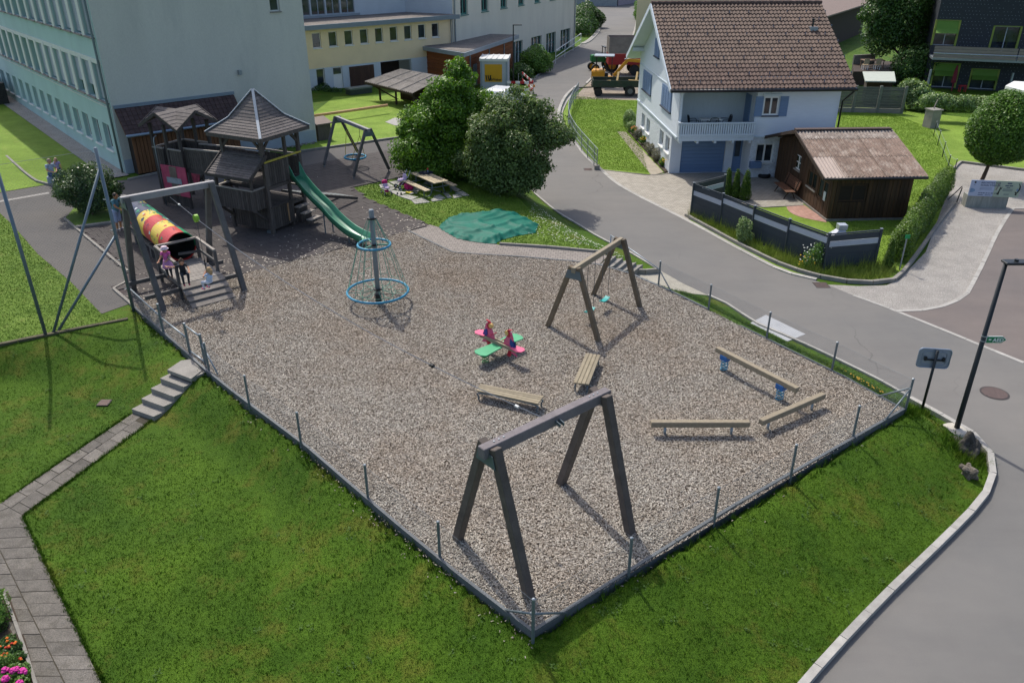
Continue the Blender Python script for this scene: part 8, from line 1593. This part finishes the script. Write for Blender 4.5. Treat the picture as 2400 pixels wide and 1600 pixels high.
bush('grey_green_tree', 'spreading grey green bush tree overhanging the road edge', 'tree', bB, [((.2,.3,2.2),(2.4,1.9,2.0)),((.2,-.2,.9),(2.0,1.4,.95)),((-1.0,.0,1.6),(1.6,1.5,1.6)),((.4,.8,3.8),(1.5,1.4,1.2)),((1.9,.9,2.9),(1.3,1.2,1.0)),((.6,-.1,1.2),(1.5,1.2,1.2)),((2.5,1.2,2.5),(.7,.7,.6)),((-.6,.6,3.2),(1.3,1.3,1.2))], 62000, .14, L_GREY, 22, r0=.13, inner=.4, lumps=8, lf=.36)
bush('dark_hedge_bush', 'dark clipped evergreen bush at the foot of the two trees', 'bush', P(1108,425,0), [((0,.2,.75),(1.0,.75,.95)),((.9,.1,.7),(.9,.75,.85))], 9000, .1, L_DARK, 23)
rt_ = P(2298,428,ZR); cz = HZ(rt_, 305)-ZR
bush('ball_tree', 'clipped ball-shaped tree behind the advertising board', 'tree', rt_, [((.6,.2,cz),(1.85,1.8,1.85)),((.6,.1,cz-.4),(1.8,1.75,1.45)),((.8,.3,cz+.55),(1.45,1.45,1.5))], 42000, .12, L_CLIP, 24, r0=.11, inner=.65, lump=.06, up=.5)
tb3 = P(2110,188,ZR)
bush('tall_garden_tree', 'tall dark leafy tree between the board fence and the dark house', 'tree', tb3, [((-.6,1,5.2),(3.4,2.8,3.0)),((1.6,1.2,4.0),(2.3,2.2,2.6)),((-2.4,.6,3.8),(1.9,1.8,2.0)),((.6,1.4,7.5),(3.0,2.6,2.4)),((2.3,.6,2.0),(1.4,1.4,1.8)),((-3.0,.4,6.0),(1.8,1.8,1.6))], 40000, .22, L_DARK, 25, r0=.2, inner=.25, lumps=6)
sb5 = P(215,505,0)
bush('rounded_shrub', 'large rounded shrub beside the yard path behind the tall net', 'shrub', sb5, [((0,.3,1.15),(1.35,1.3,1.15)),((.45,.2,1.0),(1.1,1.1,1.0)),((-.4,.4,.9),(1.1,1.1,.95))], 28000, .095, L_SHRUB, 26, r0=.05, inner=.35, lumps=5, lf=.34)
sheet('shrub_bed', px([(152,514),(178,536),(268,523),(290,495),(270,470),(190,470)], 0), .03, M_LAWN_M)
# clipped hedge along the gravel
hg = thing('clipped_hedge', 'long clipped evergreen hedge beside the gravel yard', 'hedge', P(2160,540,ZR)); h0, h1 = P(2222,455,ZR), P(2120,610,ZR); hbl = []
for i in range(26): p = h0.lerp(h1, i/25)+Vector((-.35,0,0)); hbl.append(((p.x+random.uniform(-.05,.05),p.y,ZR+.68+random.uniform(-.03,.05)),(.52,.4,.82)))
leaf_cloud('foliage', hbl, 52000, .075, L_THUJA, hg, 31, inner=.7, lump=.08, asp=.5)
def thuja(p, h, r, label, seed, n=5200): 
    T = thing('columnar_thuja', label, 'conifer', p, 'columnar thujas'); bl_ = [((p[0],p[1],p[2]+h*t),(r*(1.05-t*.75),r*(1.05-t*.75),h*.26)) for t in (.2,.42,.64,.84)]
    MB().tube([Vector(p), Vector(p)+Vector((0,0,h*.7))], [.04,.015], 6).build('trunk', M_BARK, T); leaf_cloud('crown', bl_, n, .07, L_THUJA, T, seed, inner=.45, lump=.1, asp=.5)
for (u, v, h, r), lab in zip(((1702,462,1.45,.32),(1722,464,1.4,.32),(1744,468,1.45,.34)), ('columnar thuja behind the grey fence, leftmost of three','columnar thuja behind the grey fence, middle of three','columnar thuja behind the grey fence, rightmost of three')): thuja(P(u, v, ZR), h, r, lab, int(u))
thuja(P(2084,632,ZR)+Vector((0,.2,0)), 1.2, .26, 'small thuja just right of the last fence post', 41); thuja(P(2106,612,ZR)+Vector((0,.2,0)), 1.35, .3, 'small thuja at the road end of the hedge', 42)
# bushes along the back road and buildings
bush('round_bush', 'round clipped bush in front of the hall windows', 'bush', P(1253,172,ZR), [((0,.2,1.35),(1.6,1.5,1.3)),((.3,.2,1.0),(1.6,1.5,1.1))], 12000, .16, L_MID, 51, inner=.5); bush('low_bush', 'low dark bush left of the round clipped bush', 'bush', P(1222,190,ZR), [((0,.2,.7),(1.2,1.0,.7))], 4000, .16, L_DARK, 52)
bush('ball_bush', 'dark ball bush where the road narrows at the back', 'bush', P(1393,66,ZR), [((0,.4,1.3),(1.5,1.5,1.35))], 6000, .2, L_DARK, 53, inner=.55); bush('roadside_thicket', 'dark tangled bushes behind the ball bush', 'bush', P(1368,78,ZR), [((0,2,1.4),(1.8,2.6,1.6)),((.6,6,1.8),(1.6,3,2.2)),((-.4,-2,1.0),(1.4,2,1.2))], 10000, .24, L_DARK, 54)
bush('roadside_shrub', 'pale green shrub at the roadside left of the house roof', 'shrub', P(1506,52,ZR), [((0,.4,1.2),(1.2,1.8,1.4)),((.4,5,1.4),(1.3,2,1.6))], 6000, .22, L_MID, 55)
bush('wall_shrub', 'small shrub at the foot of the yellow wing', 'shrub', P(745,226,-.4), [((0,.2,.5),(1.2,.8,.6)),((1.2,-.3,.35),(.9,.6,.4))], 4500, .14, L_DARK, 56)
bush('leafy_garden_shrub', 'large leaved pale shrub at the end of the board fence', 'shrub', P(2148,258,ZR), [((0,.3,1.1),(1.3,1.1,1.1)),((.4,-.2,.6),(1.3,1.0,.7)),((-.5,.8,1.6),(.9,.8,.7))], 6500, .22, L_PALE, 57)
bed = thing('bed_planting', 'leafy pale green planting filling the raised timber bed', 'plants', P(2250,250,ZR+.9)); leaf_cloud('foliage', [((P(u,v,.3).x, P(u,v,.3).y, .45+random.uniform(0,.15)),(.85,.6,.55)) for u, v in ((2180,246),(2205,247),(2230,248),(2255,249),(2282,250),(2310,251))], 9000, .16, L_PALE, bed, 58)
bush('dark_undergrowth', 'dark leafy undergrowth below the tall garden tree', 'bush', P(2135,205,ZR), [((0,1,1.6),(1.8,1.4,1.8)),((1.8,1.2,1.8),(1.4,1.2,1.9))], 8000, .2, L_DARK, 59)
# flower bed by the house
fbd = thing('flower_border', 'narrow planted flower border along the left side of the white house', 'flower bed', P(1520,370,ZR)); MB().prism(px([(1470,306),(1486,304),(1572,402),(1558,405)], ZR), ZR-.05, ZR+.06).build('soil', M_SOIL, fbd)
for i, t in enumerate((.03,.14,.27,.4,.52,.64,.78,.9)):
    p = P(1478,306,ZR).lerp(P(1564,402,ZR), t); m_ = (L_PALE, L_MID, L_LAV, L_MID, L_LAV, L_LAV, L_LAV, L_MID)[i]; r = (.42,.3,.42,.32,.3,.42,.45,.3)[i]; leaf_cloud('plant', [((p.x,p.y,ZR+.1+r*.7),(r,r,r*.8))], 1500, .09, m_, fbd, 70+i)
bush('rose_bush', 'pale rose bush at the back corner of the house border', 'shrub', P(1474,296,ZR), [((0,0,.6),(.5,.5,.6))], 2200, .1, L_PALE, 90)
fm_ = {k: mat('petal_'+k, v, .6, .12, 10) for k, v in dict(orange='e0701c', yellow='e3b02a', pink='c22a8a', white='d8d8cc', red='b8341c').items()}
def blossoms(name, pts, r, m, parent, kind='stuff', n=6):
    b = MB()
    for p in pts: b.ball(p, r*random.uniform(.7,1.2), None, r*.6, n, 4)
    b.build(name, m, parent, kind=kind)
for k, t in (('yellow',.42),('yellow',.95),('orange',.15)): p = P(1478,306,ZR).lerp(P(1564,402,ZR), t); blossoms('blossoms', [(p.x+random.uniform(-.3,.3), p.y+random.uniform(-.3,.3), ZR+.55+random.uniform(-.15,.1)) for _ in range(22)], .035, fm_[k], fbd)
# garden corner at the bottom left
gbed = sheet('flower_bed', px([(-200,1380),(20,1390),(60,1500),(98,1640),(-200,1700)], -.84), -.825, M_SOIL)
kerb([P(u, v, -.84) for u, v in ((12,1395),(52,1500),(84,1600),(100,1660))], .06, -.95, -.76, 1.0, M_CONC, gbed, 'edging_stone', 0)
bush('garden_shrub', 'bright leaved garden shrub at the lower left edge', 'shrub', P(-5,1475,-.84), [((-.1,0,.3),(.36,.4,.34)),((-.3,.3,.45),(.4,.4,.4))], 5200, .055, L_MID, 91, r0=.02)
bush('clipped_border_bush', 'low clipped green cushion between the orange and pink flowers', 'bush', P(28,1560,-.84), [((-.1,0,.12),(.3,.13,.16)),((-.45,-.05,.12),(.3,.14,.18))], 3000, .035, L_MID, 92, r0=.012)
def flower_patch(name, label, cat, spots, leafm, pet, r, seed):
    T = thing(name, label, cat, P(*spots[0], -.84)); bl_ = [((P(u,v,-.7).x, P(u,v,-.7).y, -.74),(.14,.14,.12)) for u, v in spots]; leaf_cloud('foliage', bl_, 420*len(spots), .05, leafm, T, seed); g = random.Random(seed)
    for u, v in spots:
        for k in range(2): p = P(u+g.uniform(-9,9), v+g.uniform(-9,9), -.62); b = MB(); 
        for k in range(1 if r > .05 else 2):
            p = P(u+g.uniform(-8,8), v+g.uniform(-8,8), -.62); b = MB()
            for j in range(14): a = g.uniform(0, 6.28); e = g.uniform(-.2,1.2); q_ = p+Vector((math.cos(a)*math.cos(e), math.sin(a)*math.cos(e), math.sin(e)))*r*.75; b.ball(q_, r*.5, r*.5, r*.3, 6, 4)
            b.build('blossom', g.choice(pet), T, smooth=True)
flower_patch('marigolds', 'orange marigolds growing along the slab path', 'flowers', [(22,1497),(28,1510),(34,1512),(6,1510),(25,1520),(8,1532),(16,1528),(42,1537)], L_DARK, [fm_['orange'], fm_['red'], fm_['orange']], .026, 93)
flower_patch('pink_geraniums', 'bright pink flower heads in the bottom left corner', 'flowers', [(20,1570),(33,1566),(52,1565),(38,1578),(53,1578),(18,1590),(50,1593),(8,1594),(5,1602)], L_MID, [fm_['pink']], .065, 94)
# ------------------------------------------------------------------ grass blades, weeds, verge
def blades(name, X, Y, h, w, m, parent, per=3, lean=.5, seed=1, zoff=0.0, Z=None):
    g = np.random.default_rng(seed); Z = (ground_z(X, Y) if Z is None else np.full(len(X), Z))+zoff; X = np.repeat(X, per)+g.normal(0, .018, len(X)*per); Y = np.repeat(Y, per)+g.normal(0, .018, len(Y)*per); Z = np.repeat(Z, per); n = len(X)
    a = g.uniform(0, 6.28, n); H_ = h*g.uniform(.5, 1.4, n); W_ = w*g.uniform(.7, 1.4, n); b = g.uniform(0, 6.28, n); l = H_*lean*g.random(n)
    V = np.stack([np.stack([X-np.cos(a)*W_, Y-np.sin(a)*W_, Z-.005], 1), np.stack([X+np.cos(a)*W_, Y+np.sin(a)*W_, Z-.005], 1), np.stack([X+np.cos(b)*l, Y+np.sin(b)*l, Z+H_], 1)], 1).reshape(-1,3)
    return np_mesh(name, V, np.arange(3*n).reshape(-1,3), m, parent=parent, kind='stuff', cols=g.random(n))
M_BLADE = grass_mat('grass_blade', '446413', '5e7d22', '7e7432', blade=True, dryness=(.52,.72,.65)); M_BLADE_P = grass_mat('grass_blade_picnic', '66822f', '7d9540', '90904f', 1.6, blade=True); M_BLADE_T = grass_mat('grass_blade_tall', '7c8c3c', '9ca658', 'b3a870', 2.0, blade=True)  # slope blades darkened like lawn_slope; tall blades lightened for the sunlit verge
def region(n, x0, x1, y0, y1, near=13.0):
    X = rng.uniform(x0, x1, n); Y = rng.uniform(y0, y1, n); k = in_view(X, Y, -.5) & ~in_poly(X, Y, CHIP_IN) & ~in_poly(X, Y, U_POLY); X, Y = X[k], Y[k]
    k = ~in_poly(X, Y, px(ROAD_W, ZR)+[(60,300),(60,-20),(10,-20)]) & ~in_poly(X, Y, L_PAD); X, Y = X[k], Y[k]; k = rng.random(len(X)) < np.clip((near/np.maximum(Y, 6))**1.6, .1, 1); X, Y = X[k], Y[k]
    sp = px([(330,972),(356,985),(52,1208),(110,1330),(190,1480),(258,1630),(-300,1700),(-300,1300),(2,1178),(130,1097)], -.84); st_ = px([(311,966),(420,846),(478,872),(364,988)], -.4); k = ~in_poly(X, Y, sp) & ~in_poly(X, Y, st_); return X[k], Y[k]
X, Y = region(420000, -17, 14.5, 6.5, 31)
blades('grass_blades', X, Y, .03, .006, M_BLADE, ground, 3, .9, 3)
# coarser tufts and broad-leaved weeds, denser near the kerbs
X, Y = region(42000, -17, 14.5, 6.5, 31); cl = np.sin(X*2.1+np.sin(Y*1.7)*1.5)*np.cos(Y*1.9-X*.8); k = rng.random(len(X)) < np.clip(cl, .03, 1)*.3; blades('grass_tufts', X[k], Y[k], .06, .008, M_BLADE, ground, 6, .9, 4)
kd = dist_poly(X, Y, px(CHIP_SW+[(1690,1205),(2118,962)], 0), False); k = (kd < .35) & (rng.random(len(X)) < .5); blades('edge_grass', X[k], Y[k], .13, .008, M_BLADE, ground, 7, .8, 5)
X, Y = region(5200, -16, 14, 6.5, 26); k = rng.random(len(X)) < np.where(X > .5, .2, .06); X, Y = X[k], Y[k]; g = np.random.default_rng(8)
Xr = np.repeat(X, 9)+g.normal(0, .05, len(X)*9); Yr = np.repeat(Y, 9)+g.normal(0, .05, len(X)*9); Zr = ground_z(Xr, Yr)+g.uniform(.02, .05, len(Xr)); n = len(Xr); a = g.uniform(0, 6.28, n); L_ = g.uniform(.015, .035, n); ti = g.normal(0, .3, n)
V = np.stack([np.stack([Xr-np.cos(a)*L_, Yr-np.sin(a)*L_, Zr-ti*L_], 1), np.stack([Xr+np.sin(a)*L_*.5, Yr-np.cos(a)*L_*.5, Zr], 1), np.stack([Xr+np.cos(a)*L_, Yr+np.sin(a)*L_, Zr+ti*L_], 1), np.stack([Xr-np.sin(a)*L_*.5, Yr+np.cos(a)*L_*.5, Zr], 1)], 1).reshape(-1,3)
np_mesh('lawn_weeds', V, np.arange(4*n).reshape(-1,4), leaf_mat('leaf_weed', '2f4a16', '486426', .15, .8), parent=ground, kind='stuff', cols=g.random(n))
def poly_pts(poly, n): X, Y = scatter(poly, n); return X, Y
LP = px([(829,440),(862,432),(949,414),(964,374),(1000,350),(1090,330),(1180,400),(1200,450),(1250,500),(1340,560),(1425,592),(1400,590),(1290,580),(1171,572),(1110,560),(1070,543),(1007,526),(866,468),(846,455)], 0)
X, Y = poly_pts(LP, 60000); blades('grass_blades', X, Y, .05, .011, M_BLADE_P, lawn_pic, 2, .9, 6, .01)
X, Y = poly_pts(px([(1250,470),(1320,520),(1403,560),(1474,594),(1535,630),(1490,622),(1425,598),(1300,578),(1230,560),(1235,520)], -.2), 16000); k = rng.random(len(X)) < .09; X, Y = X[k], Y[k]; Z = ground_z(X, Y)+.05; n = len(X); V = np.stack([np.stack([X+dx*.016, Y+dy*.016, Z], 1) for dx, dy in ((-1,-1),(1,-1),(1,1),(-1,1))], 1).reshape(-1,3); np_mesh('clover_flowers', V, np.arange(4*n).reshape(-1,4), fm_['white'], parent=ground, kind='stuff', cols=rng.random(n))
X, Y = poly_pts(px([(-60,520),(0,500),(30,528),(89,596),(167,662),(238,736),(300,746),(0,803),(-60,812)], 0), 60000); blades('grass_blades', X, Y, .035, .008, M_BLADE_P, lawn_left, 2, .9, 7, .01)
gs = px([(1345,225),(1500,238),(1490,300),(1520,405),(1410,396),(1360,335),(1335,290)], ZR); X, Y = poly_pts(gs, 60000); blades('grass_blades', X, Y, .03, .01, grass_mat('grass_blade_garden', '7c9838', '92ae4a', 'a2aa5c', 1.3, blade=True), lawn_house, 2, .9, 8, .01, Z=ZR-.01)  # blades carry the same light-brightened green as lawn_garden
gs = px([(1960,245),(2080,262),(2180,300),(2240,400),(2225,440),(2130,600),(2075,620),(1960,560),(1945,525),(2110,505),(2060,330),(1960,310)], ZR); X, Y = poly_pts(gs, 150000); blades('grass_blades', X, Y, .035, .01, MATS['grass_blade_garden'], lawn_side, 2, .9, 9, .01, Z=ZR-.01)
# verge in front of the screen fence: long grass going to seed, its green lightened for the sun
vg = px([(1608,508),(1622,492),(1694,520),(1772,552),(1852,590),(1945,628),(2066,618),(2100,632),(2078,656),(2012,660),(1914,646),(1831,620),(1726,568)], ZR); X, Y = poly_pts(vg, 26000); k = rng.random(len(X)) < .55; X, Y = X[k], Y[k]
blades('verge_grass', X, Y, .26, .008, M_BLADE_T, lawn_side, 3, .8, 10, 0, Z=ZR); k = rng.random(len(X)) < .12; blades('verge_stalks', X[k], Y[k], .6, .006, M_BLADE_T, lawn_side, 3, .45, 11, 0, Z=ZR)
bush('verge_shrub', 'loose grey green shrub growing against the grey fence', 'shrub', P(1742,572,ZR), [((0,.1,.55),(.38,.3,.55)),((.1,.1,.25),(.4,.3,.3)),((-.1,.1,.95),(.22,.2,.3))], 2600, .075, L_PALE, 95, r0=.02)
bush('daisy_clump', 'clump of tall white daisies on the verge near the fence corner', 'flowers', P(1905,632,ZR), [((0,.1,.4),(.5,.3,.45)),((.1,.1,.8),(.25,.2,.35))], 1900, .06, L_MID, 96, r0=.015)
dz_ = bpy.data.objects['daisy_clump']; blossoms('blossoms', [P(1905+random.uniform(-35,35), 632, ZR)+Vector((0,random.uniform(-.1,.2),random.uniform(.3,1.15))) for _ in range(40)], .03, fm_['white'], dz_); blossoms('blossoms', [P(1895+random.uniform(-25,15), 632, ZR)+Vector((0,random.uniform(-.1,.1),random.uniform(.25,.7))) for _ in range(14)], .035, fm_['yellow'], dz_)
# strip along the roadside fence
X, Y = poly_pts(px([(1577,690),(1659,730),(1735,768),(1796,800),(1947,872),(2118,962),(2140,945),(2066,905),(1962,850),(1866,804),(1761,757),(1719,724),(1659,696)], -.3), 30000); k = rng.random(len(X)) < .8; blades('strip_grass', X[k], Y[k], .1, .008, M_BLADE_P, ground, 4, .9, 12)
X, Y = poly_pts(px([(1960,862),(2010,886),(2050,905),(2080,925),(2060,930),(2000,895)], -.2), 900); k = rng.random(len(X)) < .16; X, Y = X[k], Y[k]; blossoms('blossoms', [(x, y, gz(x, y)+.1) for x, y in zip(X, Y)], .018, fm_['yellow'], ground)
# grass growing over the slab edges
for A_e, B_e, n_e in (((354,986),(53,1210),520),((53,1212),(256,1628),760),((309,967),(4,1177),460)):
    t_ = rng.random(n_e); a_, b_ = P(*A_e, -.84), P(*B_e, -.84); X = a_.x+(b_.x-a_.x)*t_+rng.normal(0,.025,n_e); Y = a_.y+(b_.y-a_.y)*t_+rng.normal(0,.025,n_e); blades('slab_edge_grass', X, Y, .06, .007, M_BLADE, ground, 4, 1.0, n_e, 0, Z=-.84)
# tufts round boulders and lamp foot, and a fringe of weeds along the yard edge
X = np.concatenate([PG(2262,1058).x+rng.normal(0,.4,260), PG(2290,1085).x+rng.normal(0,.3,160), PG(2159,966).x+rng.normal(0,.18,90), PG(2122,965).x+rng.normal(.15,.15,90)]); Y = np.concatenate([PG(2262,1058).y+rng.normal(0,.35,260), PG(2290,1085).y+rng.normal(0,.3,160), PG(2159,966).y+rng.normal(0,.18,90), PG(2122,965).y+rng.normal(0,.15,90)])
k = ~in_poly(X, Y, px(ROAD_W, ZR)+[(60,300),(60,-20),(10,-20)]); blades('long_tufts', X[k], Y[k], .2, .008, M_BLADE, ground, 5, .9, 13)
